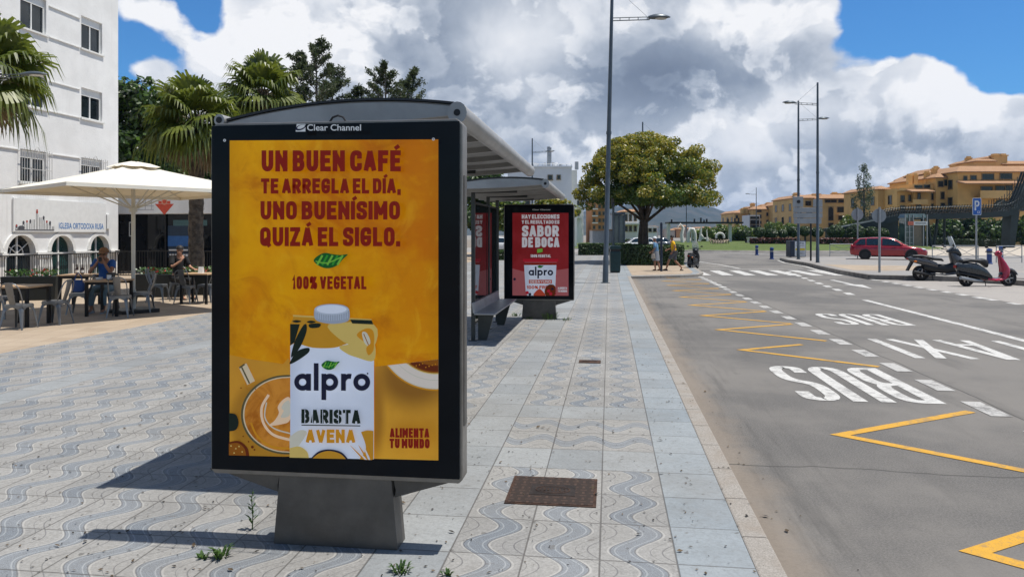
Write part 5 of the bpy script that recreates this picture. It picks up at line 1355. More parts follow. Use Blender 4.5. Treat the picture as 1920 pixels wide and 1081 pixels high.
# ---- weeds
L_weed = leafmat('weed_leaf', (.03, .07, .012), (.08, .15, .03), .3, 6)
def weed(label, px, py, h, n, seed, spread):
    rs = random.Random(seed); x, y = G(px, py); t = thing('weed', label, 'plant', (x, y, 0), 0, 'weeds in the paving joints'); b = MB()
    for i in range(n):
        a = rs.uniform(0, 2 * pi); L = h * rs.uniform(.5, 1); o_ = Vector((cos(a), sin(a), 0)); s_ = Vector((-sin(a), cos(a), 0)); w = .0045
        p0 = o_ * spread * rs.random() * .5; p1 = p0 + o_ * L * .35 + Vector((0, 0, L * .7)); p2 = p0 + o_ * L * .8 + Vector((0, 0, L * .75))
        b.add([p0 - s_ * w, p0 + s_ * w, p1 + s_ * w * 1.3, p1 - s_ * w * 1.3, p2], [(0, 1, 2, 3), (3, 2, 4)])
    b.build('leaves', L_weed, t)
for a in (('small tuft of weed left of the panel base nearest its corner', 415, 1044, .07, 40, 1, .07), ('tiny flat weed left of the small tuft by the panel base', 380, 1046, .035, 22, 2, .06), ('weed tuft in the joint at the bottom below the panel base', 752, 1070, .05, 36, 3, .09), ('tiny weed sprig right of the bottom weed tuft', 838, 1077, .04, 16, 4, .05),
          ('bushy weed at the right foot of the red poster panel', 1030, 598, .20, 90, 5, .35), ('small weed at the left foot of the red poster panel', 968, 592, .10, 30, 6, .2), ('sparse weed right of the red poster panel', 1062, 600, .08, 24, 7, .3), ('tiny weed at the middle of the red poster panel foot', 992, 598, .07, 24, 8, .16)): weed(*a)
x, y = G(473, 992)
t = thing('weed', 'tall upright weed with alternate leaves standing left of the panel base', 'plant', (x, y, 0)); b = MB()
b.tube([(0, 0, 0), (.004, 0, .08), (-.004, 0, .17), (.002, 0, .235)], [.0035, .003, .0025, .001], 6); b.build('stem', L_weed, t)
b = MB(); rs = random.Random(9)
for i in range(22):
    z = .02 + .21 * (i / 22) ; a = i * 2.4; L = .05 * (1.1 - i / 28); o_ = Vector((cos(a), sin(a) * .8, 0)); s_ = Vector((-o_.y, o_.x, 0)) * .009
    c = Vector((0, 0, z)); b.add([c, c + o_ * L * .5 + s_ + Vector((0, 0, L * .4)), c + o_ * L + Vector((0, 0, L * .7)), c + o_ * L * .5 - s_ + Vector((0, 0, L * .4))], [(0, 1, 2, 3)])
b.build('leaves', L_weed, t)
# ================================================================== STREET FURNITURE
M_pole = mat('lamp_grey', (.085, .105, .125), .4, .45, var=.12, scale=2, dirt=((.05, .055, .06), .4))
M_lens = mat('lamp_lens', (.45, .45, .42), .3)
M_galv = mat('galvanised', (.30, .315, .33), .42, .6, var=.1)
M_gback = mat('sign_back_grey', (.27, .285, .30), .5, .4, var=.1, scale=3)
M_bluep = mat('bollard_blue', (.02, .06, .22), .4); M_dkb = mat('dark_blue_paint', (.012, .022, .045), .4)
def make_lamp():
    t = thing('street_lamp', '', 'street lamp', (0, 0, 0), 0, 'tall single arm street lamps')
    b = MB(); b.tube([(0, 0, 0), (0, 0, .9), (0, 0, .92), (0, 0, 5.3), (0, 0, 10.6)], [.105, .1, .088, .078, .055], 12); b.build('pole', M_pole, t, smooth=True)
    b = MB(); b.lathe([(.0, 0), (.16, 0), (.16, .02), (.11, .03)], 14); b.lathe([(.082, 5.25), (.095, 5.25), (.095, 5.35), (.08, 5.35)], 12); b.build('pole_collar', M_pole, t)
    b = MB()
    for z in (9.26, 9.36): b.tube([(.04, 0, z), (1.35, 0, z + .07)], .018, 6)
    for k in range(4): x = .3 + .32 * k; b.box(x - .012, x + .012, -.01, .01, 9.27 + .05 * x, 9.37 + .05 * x)
    b.build('arm', M_pole, t)
    b = MB(); b.tube([(.03, 0, 10.5), (1.25, 0, 9.44)], .006, 5); b.build('tie_rod', M_pole, t)
    b = MB(); rings = []
    for i in range(11):
        f = i / 10; w = .19 * sin(pi * min(1, .12 + f * .86)) ** .7; hgt = .13 * sin(pi * min(1, .15 + f * .82)) ** .8
        rings.append([(1.3 + .78 * f, w * cos(a), 9.39 + .04 * f + (hgt * sin(a) if sin(a) > 0 else .25 * hgt * sin(a))) for a in [2 * pi * k / 14 for k in range(14)]])
    b.loft(rings); h = b.build('lamp_head', M_pole, t, smooth=True)
    b = MB(); b.lathe([(0, -.03), (.11, -.025), (.13, 0)], 14); b.v = [(1.74 + v[0] * 1.7, v[1], 9.385 + v[2]) for v in b.v]; b.build('lens', M_lens, h, smooth=True)
    return t
lamp0 = make_lamp(); RA = YAW
lamps = [(1135, 26.4, 0, 'nearest tall street lamp, on the pavement beside the litter bin'), (1533, 44.0, pi, 'tall street lamp on the plaza corner with its arm pointing left'), (1497, 50, 0, 'tall street lamp behind the grey sign backs, arm pointing right'),
         (998, 69, 0, 'street lamp rising behind the red poster panel before the white block'), (1205, 59, 0, 'street lamp whose tip shows above the domed yellow tree'), (1418, 141, pi, 'small distant street lamp before the left end of the ochre houses'),
         (1287, 128, 0, 'distant street lamp seen under the right side of the domed tree'), (62 - 65, 19.5, 0, 'street lamp at the left edge whose head overlaps the palm fronds')]
for i, (px, d, a, lab) in enumerate(lamps):
    x, y = PX(px, d)
    z0 = IZ if i in (1, 2) else 0
    if i == 0: o = lamp0
    else: o = copy_tree(lamp0)
    o.location = (x, y, z0); o.rotation_euler = (0, 0, RA + a); o['label'] = lab
    if i == 0: o.rotation_euler = (0, .0235, RA)
    if i == 7: o.scale = (.72, .72, .545); o.location = (*PX(-42, 16), 0)
# litter bin
x, y = PX(1153, 33.6)
t = thing('litter_bin', 'dark green litter bin with domed hood right of the nearest lamp post', 'litter bin', (x, y, 0), RA)
M_bin = mat('bin_green', (.012, .035, .038), .35, .2, var=.15)
b = MB(); b.box(-.22, .22, -.2, .2, .06, .95, top=(-.24, .24, -.21, .21)); b.build('bin_body', M_bin, t, bevel=.03)
b = MB(); b.prism([(-.25, 1.06), (.25, 1.06), (.25, 1.16), (.2, 1.22), (-.2, 1.22), (-.25, 1.16)], -.22, .22, 'y'); b.build('hood', M_bin, t, bevel=.02)
b = MB(); b.box(-.215, .215, -.19, .19, .952, 1.058); b.build('opening', M_blackp, t)
b = MB(); b.box(-.2, .2, -.17, .17, 0, .06); b.build('foot', M_blackp, t)
# thin dark posts and sign posts
def signpost(name, label, cat, px, d, h, r, m, plate=None, z=0, pm_=None, group=None, rz=None, disc=None, pz=None):
    x, y = PX(px, d); t = thing(name, label, cat, (x, y, z), RA if rz is None else rz, group)
    b = MB(); b.tube([(0, 0, 0), (0, 0, h)], r, 10); b.build('post', m, t, smooth=True)
    if disc:
        b = MB(); b.lathe([(0, .034), (disc, .034), (disc, .04), (0, .04)], 28, (0, 0, pz), 'y'); o_ = b.build('sign_plate', pm_, t)
        b = MB(); b.box(-r - .02, r + .02, -.02, .033, pz - .12, pz - .09); b.build('clamp', m, t)
    return t
t = signpost('sign_post', 'slim dark blue post standing between the two walkers', 'sign post', 1240, 34.6, 2.22, .055, M_dkb)
b = MB(); b.lathe([(.058, 2.0), (.062, 2.0), (.062, 2.2), (.04, 2.27), (0, 2.28)], 12); b.build('cap', M_dkb, t)
signpost('round_sign', 'grey back of a round sign on the pole left of the red car middle', 'road sign', 1608, 52, 3.55, .045, M_galv, disc=.42, pz=3.05, pm_=M_gback, z=IZ, group='round sign backs by the scooters')
signpost('round_sign', 'grey back of a round sign on the thick pole in front of the red car', 'road sign', 1649, 32.6, 2.85, .05, M_galv, disc=.31, pz=2.47, pm_=M_gback, z=IZ, group='round sign backs by the scooters')
t = signpost('sign_post', 'dark post with oval plate seen edge-on behind the nearest lamp post', 'sign post', 1150, 44, 3.6, .07, M_pole, disc=.36, pz=3.65, pm_=M_gback, rz=RA + radians(68))
# parking sign
x, y = PX(1831.5, 41)
t = thing('parking_sign', 'blue parking sign with white letter P on a grey pole above the red scooter', 'road sign', (x, y, IZ), RA)
b = MB(); b.tube([(0, .05, 0), (0, .05, 3.62)], .05, 10); b.build('post', M_galv, t, smooth=True)
b = MB(); b.prism(rrect(-.24, .24, 2.72, 3.66, .05), -.012, .0, 'y'); pl = b.build('sign_plate', mat('sign_white', (.62, .64, .66), .5), t)
b = MB(); fr = frame((0, -.0125, 0), (1, 0, 0), (0, 0, 1), (0, -1, 0)); p = Print(b, fr, .0008, .0006)
p.poly(rrect(-.215, .215, 2.745, 3.635, .04), 0)
p.text('P', -.13, 2.98, .54, .085, 1, width=.27); p.line([(.03, 2.83), (.14, 2.83), (.14, 2.93), (.03, 2.93), (.03, 2.83)], .022, 1)
b.build('sign_face', [mat('parking_blue', (.015, .10, .38), .4), MC['sign_white']], t)
# big sign seen from behind
x, y = PX(1513, 47)
t = thing('direction_sign', 'large grey direction sign seen from behind at the plaza corner', 'road sign', (x, y, IZ), RA + .05)
mpx = 47 / FPX
def sx_(px): return (px - 1513) * mpx
def sz_(py): return Z(py, 47) - IZ
for a, c, e, g in ((1486, 1506, 388, 368.5), (1487, 1543, 398, 389), (1487, 1543, 408.5, 399), (1488, 1541, 419, 409.5), (1525, 1543, 388, 374)):
    b = MB(); b.box(sx_(a), sx_(c), 0, .03, sz_(e), sz_(g)); b.build('sign_board', M_gback, t, bevel=.01)
b = MB(); b.tube([(sx_(1521.5), .08, 0), (sx_(1521.5), .08, sz_(412))], .06, 8); b.build('post', M_dark, t)
b = MB(); b.tube([(sx_(1491), .06, sz_(420)), (sx_(1491), .06, sz_(370))], .03, 6); b.build('rail', M_galv, t)
b = MB(); b.tube([(sx_(1538), .06, sz_(420)), (sx_(1538), .06, sz_(376))], .03, 6); b.build('rail', M_galv, t)
b = MB(); b.lathe([(0, -.03), (.11, -.03), (.11, 0), (0, 0)], 18, (sx_(1497), 0, sz_(378)), 'y'); b.build('round_fitting', M_dark, t)
# info container with poster
x, y = PX(1498, 53.5)
t = thing('poster_container', 'dark blue street container with a white and yellow poster on its front', 'container', (x, y, IZ), RA + .05)
b = MB(); b.box(-.62, .52, 0, .8, .06, 1.22); b.build('container_body', M_dkb, t, bevel=.03)
b = MB(); fr = frame((0, -.002, 0), (1, 0, 0), (0, 0, 1), (0, -1, 0)); p = Print(b, fr, .001, .002)
p.rect(-.3, .48, .12, 1.16, 0); p.rect(-.26, .44, .52, .68, 1); p.text('INFO', -.2, .98, .1, .022, 2, width=.55); p.rect(-.24, .4, .84, .9, 4)
for k in range(5): p.line([(-.24, .20 + .06 * k), (.42, .22 + .06 * k)], .014, 3)
p.disc(.1, .3, .1, 4); b.v = b.v
b.build('poster', [mat('poster_white', (.6, .6, .58), .5), mat('poster_yellow', (.6, .45, .03), .5), mat('poster_navy', (.012, .03, .06), .4), mat('sign_ink', (.07, .07, .08), .6), mat('poster_grey', (.35, .36, .36), .5)], t)
# bollards
def bollard(label, px, d, z):
    x, y = PX(px, d); t = thing('bollard', label, 'bollard', (x, y, z), 0, 'blue bollards')
    b = MB(); b.lathe([(0, 0), (.17, 0), (.17, .05), (.13, .07), (.13, .72), (.15, .74), (.15, .80), (.12, .86), (0, .88)], 16); b.build('bollard_body', M_bluep, t, smooth=True)
    b = MB(); b.lathe([(.131, .55), (.135, .55), (.135, .62), (.131, .62)], 16); b.build('band', M_lens, t)
bollard('blue bollard standing alone left of the poster container', 1447, 55, RZ); bollard('blue bollard behind the handlebar of the red scooter', 1855, 42, IZ)
bollard('blue bollard just right of the one behind the red scooter', 1877, 50, IZ); bollard('small blue bollard on the far kerb left of the lone one', 1419, 66, RZ)
# low tube barriers
def barrier(label, px0, px1, d, h, z):
    a = Vector(PX(px0, d)); c = Vector(PX(px1, d)); L = (c - a).length; ang = atan2(c.y - a.y, c.x - a.x)
    t = thing('pedestrian_barrier', label, 'barrier', (a.x, a.y, z), ang, 'grey tube barriers on the plaza')
    n = max(1, round(L / 1.7))
    b = MB(); b.tube([(0, 0, h), (L, 0, h)], .028, 6); b.build('top_rail', M_galv, t)
    b = MB(); b.tube([(0, 0, .3), (L, 0, .3)], .018, 6); b.build('bottom_rail', M_galv, t)
    for i in range(n + 1): b = MB(); b.tube([(L * i / n, 0, 0), (L * i / n, 0, h - .02)], .026, 6); b.build('post', M_galv, t)
    for i in range(n):
        b = MB(); x0_, x1_ = L * i / n, L * (i + 1) / n; m_ = (x0_ + x1_) / 2
        b.tube([(x0_, 0, h - .05), (m_, 0, h * .62), (x1_, 0, h - .05)], .016, 5); b.tube([(x0_, 0, .32), (m_, 0, h * .55), (x1_, 0, .32)], .016, 5); b.build('brace', M_galv, t)
barrier('tube barrier behind the lamp at the plaza corner', 1556, 1604, 56, .95, IZ); barrier('tube barrier behind the grey scooter and parking sign', 1748, 1834, 45, .98, IZ); barrier('tube barrier at the right edge behind the red scooter', 1868, 1916, 44, .98, IZ)
# covers in the paving
M_rust = mat('rusty_iron', (.06, .034, .024), .75, .45, var=.4, scale=14, bump=.5, bscale=60, dirt=((.19, .085, .045), .6)); M_rustd = mat('dark_iron', (.032, .024, .021), .6, .5, var=.3, scale=14)
t = thing('manhole_cover', 'rusty square manhole cover with oval emblem in the pavement', 'manhole cover', (-.37, 4.95, 0))
b = MB(); b.box(-.29, .29, -.27, .27, .0, .006); b.build('plate', M_rust, t)
def f_tread():
    x, y, z = sep(coord()); a = x / .0578; c_ = y / .0533
    ch = mth('MODULO', flr(a) + flr(c_) + 100, 2.0); u, v = fabs(frac(a) - .5), fabs(frac(c_) - .5)
    bar = fmax(lt(u, .38) * lt(v, .15) * ch, lt(v, .38) * lt(u, .15) * (1 - ch))
    n = noise(coord(), 22, 5, .7)
    return dict(color=mixc(bar, mixc(n, (.017, .012, .010), (.04, .025, .019)), mixc(n, (.036, .023, .018), (.085, .05, .036))), rough=.75, height=bar, bump=1.0, dist=.01)
M_tread = custom('iron_tread', f_tread)
b = MB(); b.box(-.27, .27, -.25, .25, .0055, .0085)
b.build('tread', M_tread, t)
b = MB(); b.box(-.15, .15, -.10, .10, .0070, .0105); pd = b.build('centre_plate', M_rustd, t)
b = MB()
for r_, w_ in ((.115, .008), (.088, .006)):
    n = 36
    for i in range(n):
        a0, a1 = 2 * pi * i / n, 2 * pi * (i + 1) / n
        b.add([(r_ * cos(a0), r_ * .62 * sin(a0), .0135), (r_ * cos(a1), r_ * .62 * sin(a1), .013), ((r_ - w_) * cos(a1), (r_ - w_) * .62 * sin(a1), .013), ((r_ - w_) * cos(a0), (r_ - w_) * .62 * sin(a0), .0135)], [(0, 1, 2, 3)])
for k in range(5): b.box(-.06 + k * .025, -.048 + k * .025, -.02, .02, .0106, .013)
b.build('emblem', M_rust, pd)
t = thing('manhole_cover', 'small narrow rusty cover farther up the pavement', 'manhole cover', (*G(1106, 678), 0)); b = MB(); b.box(-.145, .145, -.11, .11, 0, .008); b.build('plate', M_rust, t); b = MB(); b.box(-.10, .10, -.014, .014, .0075, .012); b.build('grip', M_rustd, t)

# ================================================================== VEHICLES
M_tyre = mat('tyre', (.012, .012, .013), .8, var=.2); M_rim = mat('alloy_rim', (.42, .42, .43), .3, .8); M_cglass = mat('car_glass', (.010, .022, .032), .03, 0, spec=.7); M_plast = mat('black_trim', (.014, .014, .015), .5)
M_lamp = mat('headlight_glass', (.55, .57, .60), .08, 0, spec=.7); M_tail = mat('tail_lamp', (.30, .01, .01), .2)
def make_wheel(parent, x, y, r, w, side, spokes=5, name='wheel'):
    wl = bpy.data.objects.new(name, None); COL.objects.link(wl); wl.parent = parent; wl.location = (x, y, r)
    b = MB(); b.lathe([(r * .62, -w / 2), (r * .93, -w / 2), (r, -w * .36), (r, w * .36), (r * .93, w / 2), (r * .62, w / 2)], 26, ax='y'); b.build('tyre', M_tyre, wl, smooth=True)
    b = MB(); yo = side * w * .40
    b.lathe([(r * .63, yo), (r * .56, yo + side * .01), (r * .55, yo - side * .04)], 26, ax='y')
    b.lathe([(0, yo - side * .05), (r * .56, yo - side * .05)], 20, ax='y', mi=1)
    for k in range(spokes):
        a = 2 * pi * k / spokes; u = Vector((cos(a), 0, sin(a))); v = Vector((-sin(a), 0, cos(a)))
        pts = [u * r * .08 - v * r * .09, u * r * .58 - v * r * .055, u * r * .58 + v * r * .055, u * r * .08 + v * r * .09]
        b.add([(p.x, yo - side * .005, p.z) for p in pts] + [(p.x, yo - side * .04, p.z) for p in pts], [(0, 1, 2, 3), (4, 5, 1, 0), (5, 6, 2, 1), (6, 7, 3, 2), (7, 4, 0, 3)])
    b.lathe([(0, yo + side * .005), (r * .1, yo)], 12, ax='y')
    b.build('rim', [M_rim, M_plast], wl)
    return wl
def make_car(label, paintm, estate=True):
    t = thing('parked_car', label, 'car', (0, 0, 0))
    st = [(-2.30, .66, .42, .80), (-2.24, .78, .32, .93), (-2.0, .85, .27, .965), (-1.35, .885, .23, .955), (-.4, .89, .21, .93), (.6, .89, .21, .915), (1.05, .885, .22, .90), (1.55, .865, .24, .835), (1.95, .81, .25, .755), (2.2, .69, .28, .67), (2.31, .54, .36, .58)]
    b = MB(); rings = []
    for x, w, zb, zt in st:
        zm = zb + (zt - zb) * .55
        h = [(w * .90, zb), (w * .985, zb + .09), (w, zm), (w * .985, zt - .09), (w * .93, zt - .02), (w * .62, zt + .012), (0, zt + .022)]
        rings.append([(x, y, z) for y, z in h] + [(x, -y, z) for y, z in h[::-1][1:]])
    b.loft(rings); body = b.build('body', paintm, t, smooth=True, sub=0)
    gh = [(-2.16, .66, .95, .66, .97), (-1.98, .76, .95, .70, 1.20), (-1.72, .80, .95, .62, 1.405), (-1.0, .82, .94, .615, 1.465), (-.2, .82, .92, .61, 1.475), (.25, .82, .92, .60, 1.435), (.55, .81, .91, .62, 1.28), (.92, .79, .90, .68, 1.06), (1.22, .76, .885, .72, .90)]
    b = MB(); rings = []
    for x, wb, zb, wt, zt in gh: rings.append([(x, wb, zb), (x, (wb + wt) / 2 + .015, (zb + zt) / 2), (x, wt, zt - .03), (x, wt * .82, zt), (x, 0, zt + .012), (x, -wt * .82, zt), (x, -wt, zt - .03), (x, -(wb + wt) / 2 - .015, (zb + zt) / 2), (x, -wb, zb)])
    b.loft(rings); roof = b.build('roof', paintm, t, smooth=True)
    def side(z, s):  # half width of the greenhouse side at height z
        f = (z - .93) / .5; return s * (.828 - .19 * f ** 1.25 + .008)
    for s in (-1, 1):
        for pts in ([(-1.95, .99), (-1.35, .975), (-1.35, 1.385), (-1.68, 1.345)], [(-1.28, .97), (-.42, .96), (-.42, 1.405), (-1.28, 1.39)], [(-.34, .96), (.90, .945), (.52, 1.21), (.22, 1.375), (-.34, 1.405)]):
            b = MB(); P = [(x, side(z, s), z) for x, z in pts]; b.add(P + [(x, y - s * .03, z) for x, y, z in P], [tuple(range(len(P)))] + [tuple(range(2 * len(P) - 1, len(P) - 1, -1))]); b.build('side_window', M_cglass, t)
    b = MB(); b.add([(1.20, -.69, .905), (1.20, .69, .905), (.90, .655, 1.075), (.36, .545, 1.395), (.36, -.545, 1.395), (.90, -.655, 1.075)], [(0, 1, 2, 5), (5, 2, 3, 4)]); b.v = [(v[0] + .022, v[1], v[2] + .022) for v in b.v]; b.build('windscreen', M_cglass, t)
    b = MB(); b.add([(-2.17, -.6, 1.0), (-2.17, .6, 1.0), (-1.80, .56, 1.37), (-1.80, -.56, 1.37)], [(0, 1, 2, 3)]); b.v = [(v[0] - .03, v[1], v[2] + .02) for v in b.v]; b.build('rear_window', M_cglass, t)
    for x in (-1.38, 1.36):
        for s in (-1, 1):
            b = MB(); b.lathe([(0, s * .80), (.375, s * .80), (.375, s * .892), (.0, s * .893)], 24, (x, 0, .33), 'y'); b.build('wheel_arch', M_plast, t)
            make_wheel(t, x, s * .795, .325, .22, s, 10).rotation_euler = (0, .2, 0)
            bpy.data.objects[-1] if False else None
    for s in (-1, 1):
        b = MB(); b.ball((2.02, s * .62, .685), (.20, .13, .075), 12, m=6); b.build('headlight', M_lamp, t, smooth=True)
        b = MB(); b.ball((-2.17, s * .70, .86), (.10, .10, .14), 10, m=6); b.build('tail_light', M_tail, t, smooth=True)
        b = MB(); b.ball((.78, s * .99, .99), (.09, .11, .075), 10, m=6); b.tube([(.80, s * .84, .95), (.79, s * .95, .97)], .02, 5); b.build('mirror', paintm, t, smooth=True)
        for x in (-.75, .32): b = MB(); b.box(x - .09, x + .09, s * .892 - .012, s * .892 + .012, .79, .815); b.build('door_handle', M_plast, t)
        b = MB(); 
        for x in (-1.30, -.38, .95): b.box(x - .004, x + .004, s * .8875, s * .893, .34, .86)
        b.build('door_seam', M_plast, t)
        b = MB(); b.box(-1.0, 1.0, s * .86 - .03, s * .86 + .03, .19, .24); b.build('sill', M_plast, t)
    b = MB(); b.prism([(-.48, .40), (.48, .40), (.40, .56), (-.40, .56)], 2.20, 2.325, 'x'); b.build('grille', M_plast, t)
    b = MB(); b.prism([(-.6, .27), (.6, .27), (.52, .36), (-.52, .36)], 2.16, 2.29, 'x'); b.build('air_intake', M_plast, t)
    b = MB(); b.box(2.322, 2.335, -.26, .26, .36, .46); b.build('number_plate', mat('plate_white', (.6, .6, .6), .5), t)
    return t
M_carred = mat('car_red', (.30, .008, .016), .16, .25, var=.06, spec=.5, coat=.8)
M_carwhite = mat('car_white', (.62, .63, .64), .2, 0, var=.03, coat=.6); M_cargrey = mat('car_grey', (.16, .17, .18), .2, .4, coat=.6)
t = make_car('dark red estate car parked behind the round sign poles', M_carred); x, y = PX(1664, 50); t.location = (x, y, IZ); t.rotation_euler = (0, 0, YAW - radians(24))
t = make_car('white car seen in the gap left of the red poster panel', M_carwhite); x, y = PX(938, 75); t.location = (x, y, 0); t.rotation_euler = (0, 0, YAW + radians(8))
c = copy_tree(t); x, y = PX(1193, 88); c.location = (x, y, RZ); c.rotation_euler = (0, 0, YAW + pi); c['label'] = 'white car far behind the trunk of the domed tree'
t = make_car('grey car far behind the left of the domed tree trunk', M_cargrey); x, y = PX(1222, 92); t.location = (x, y, RZ); t.rotation_euler = (0, 0, YAW + pi)

# ---- scooters (x forward)
M_sgrey = mat('scooter_silver', (.075, .074, .078), .25, .4, coat=.5); M_sdark = mat('scooter_charcoal', (.030, .036, .042), .28, .3, coat=.4); M_sred = mat('scooter_red', (.36, .010, .045), .22, .1, coat=.6); M_seat = mat('seat_vinyl', (.012, .013, .015), .5, bump=.2)
M_orl = mat('indicator_orange', (.6, .16, .02), .3)
def lring(x, z0, z1, w, tilt=0.0, n=12):
    zc, hz = (z0 + z1) / 2, (z1 - z0) / 2; out = []
    for k in range(n):
        a = 2 * pi * k / n; c_, s_ = cos(a), sin(a)
        out.append((x + tilt * s_, w * math.copysign(abs(c_) ** .7, c_), zc + hz * math.copysign(abs(s_) ** .7, s_)))
    return out
def make_scooter(kind, label):
    red = kind == 'red'
    t = thing('motor_scooter', label, 'scooter', (0, 0, 0), 0)
    wb, rr, rf = (1.42, .235, .265) if red else (1.52, .275, .29)
    xr, xf = -.62, -.62 + wb
    make_wheel(t, xr, 0, rr, .13, -1, 5); make_wheel(t, xf, 0, rf, .11, -1, 5)
    A = M_sdark if red else M_sgrey
    if red:
        b = MB(); b.loft([lring(-.98, .58, .70, .07), lring(-.90, .48, .76, .13), lring(-.62, .40, .79, .185), lring(-.30, .34, .74, .19), lring(-.02, .28, .58, .18), lring(.16, .22, .36, .16)]); b.build('rear_body', A, t, smooth=True)
        b = MB(); b.loft([lring(-.93, .40, .50, .08), lring(-.62, .33, .44, .16), lring(-.25, .26, .36, .17), lring(.05, .2, .30, .15)]); b.build('under_panel', M_plast, t, smooth=True)
        b = MB(); b.loft([lring(.02, .19, .30, .16), lring(.30, .16, .25, .17), lring(.50, .17, .27, .16), lring(.60, .22, .36, .15)]); b.build('floorboard', M_sred, t, smooth=True)
        b = MB(); rings = []
        for f, x0, x1, w in ((0, .50, .66, .17), (.2, .545, .80, .19), (.45, .535, .82, .185), (.7, .50, .70, .15), (.9, .475, .59, .10), (1, .46, .53, .07)):
            z = .22 + .76 * f; rings.append([((x0 + x1) / 2 + (x1 - x0) / 2 * cos(2 * pi * k / 12), w * sin(2 * pi * k / 12) * (1.0), z) for k in range(12)])
        b.loft(rings); b.build('leg_shield', M_sred, t, smooth=True)
        b = MB(); b.loft([lring(-.80, .77, .86, .12), lring(-.55, .78, .90, .15), lring(-.28, .77, .87, .15), lring(-.10, .72, .90, .15), lring(.04, .60, .86, .13), lring(.08, .66, .78, .08)]); b.build('seat', M_seat, t, smooth=True)
        b = MB(); b.ball((.47, 0, 1.05), (.11, .13, .10), 12); h = b.build('headset', M_sred, t, smooth=True)
        b = MB(); b.ball((.56, 0, 1.04), (.05, .075, .07), 10); b.build('headlight', M_lamp, h, smooth=True)
        hb = (.40, 1.10)
    else:
        b = MB(); b.loft([lring(-1.08, .78, .84, .05), lring(-.98, .68, .87, .11), lring(-.70, .60, .86, .17), lring(-.35, .52, .78, .18), lring(-.10, .45, .66, .17)]); b.build('rear_body', A, t, smooth=True)
        b = MB(); b.loft([lring(-.55, .40, .66, .14), lring(-.15, .28, .62, .16), lring(.25, .24, .60, .16), lring(.55, .30, .70, .15)]); b.build('centre_tunnel', M_plast, t, smooth=True)
        b = MB(); b.loft([lring(-.35, .24, .32, .17), lring(.2, .20, .29, .19), lring(.62, .24, .36, .17)]); b.build('floorboard', A, t, smooth=True)
        b = MB(); rings = []
        for f, x0, x1, w in ((0, .50, .72, .15), (.25, .44, .80, .20), (.55, .40, .84, .22), (.8, .36, .74, .20), (1, .34, .60, .14)):
            z = .34 + .66 * f; rings.append([((x0 + x1) / 2 + (x1 - x0) / 2 * cos(2 * pi * k / 12), w * sin(2 * pi * k / 12), z) for k in range(12)])
        b.loft(rings); b.build('front_fairing', A, t, smooth=True)
        b = MB(); b.loft([lring(-.92, .86, .93, .10), lring(-.62, .84, .95, .15), lring(-.40, .80, .90, .16), lring(-.20, .74, .85, .16), lring(.06, .72, .82, .15), lring(.14, .70, .76, .08)]); b.build('seat', M_seat, t, smooth=True)
        b = MB(); b.loft([lring(.30, 1.02, 1.10, .10), lring(.45, .98, 1.22, .17), lring(.62, .95, 1.18, .16), lring(.74, .88, 1.02, .10)]); h = b.build('headset', M_sdark, t, smooth=True)
        b = MB(); rings = []
        for f in (0, .35, .7, 1):
            w = .20 * (1 - .35 * f * f); rings.append([(.60 - .16 * f - .08 * (k / 5 - 1) ** 2 , w * (k / 5 - 1), 1.15 + .46 * f) for k in range(11)] + [(.592 - .16 * f - .08 * (k / 5 - 1) ** 2, w * (k / 5 - 1), 1.15 + .46 * f) for k in range(10, -1, -1)])
        b.loft(rings); b.build('windscreen', mat('screen_clear', (.6, .65, .68), .08, alpha=.45), t, smooth=True)
        b = MB(); b.prism([(-1.12, .36), (-1.06, .36), (-.86, .72), (-.94, .74)], -.08, .08, 'y'); b.build('plate_holder', M_plast, t)
        b = MB(); b.ball((-.86, -.15, .70), (.06, .03, .035), 8, m=5); b.build('indicator', M_orl, t)
        hb = (.36, 1.13)
    for s in (-1, 1):
        b = MB(); b.tube([(hb[0], 0, hb[1] - .05), (hb[0] - .02, s * .15, hb[1]), (hb[0] - .10, s * .36, hb[1] + .01)], [.014, .014, .02], 7); b.build('handlebar', M_plast, t)
        b = MB(); b.tube([(hb[0] - .02, s * .2, hb[1]), (hb[0] + .02, s * .28, hb[1] + .10), (hb[0] - .04, s * .36, hb[1] + .14)], .008, 5); b.ball((hb[0] - .04, s * .40, hb[1] + .16), (.02, .075, .045), 10, m=6); b.build('mirror', M_plast, t)
    b = MB(); rings = []
    for i in range(9):
        a = radians(20 + 140 * i / 8); c_ = (xf + (rf + .03) * cos(a), rf + (rf + .035) * sin(a))
        rings.append([(c_[0] + .03 * cos(a) * q_[1], q_[0], c_[1] + .03 * sin(a) * q_[1]) for q_ in ((-.085, -.4), (-.06, .7), (0, 1), (.06, .7), (.085, -.4), (0, -.1))])
    b.loft(rings); b.build('front_fender', M_sdark if red else A, t, smooth=True)
    for s in (-1, 1): b = MB(); b.tube([(xf, s * .075, rf), (xf - .14, s * .07, rf + .42)], .022, 7); b.build('fork', M_plast, t)
    b = MB(); b.loft([lring(xr - .12, rr - .09, rr + .08, .07), lring(xr + .25, rr - .10, rr + .10, .08), lring(xr + .5, rr - .06, rr + .1, .07)]); b.v = [(v[0], v[1] + .1, v[2]) for v in b.v]; b.build('engine', M_plast, t, smooth=True)
    b = MB(); b.tube([(xr + .45, -.12, rr - .06), (xr + .15, -.14, rr - .03), (xr - .30, -.15, rr + .05)], [.03, .055, .06], 10); b.build('exhaust', M_galv if red else M_plast, t, smooth=True)
    b = MB()
    if red: b.tube([(.10, .14, .20), (.22, .24, .0)], .012, 6)
    else: b.tube([(-.30, -.14, .26), (-.26, -.18, 0)], .016, 6); b.tube([(-.30, .14, .26), (-.26, .18, 0)], .016, 6); b.tube([(-.26, -.18, .01), (-.26, .18, .01)], .014, 6)
    b.build('stand', M_plast, t)
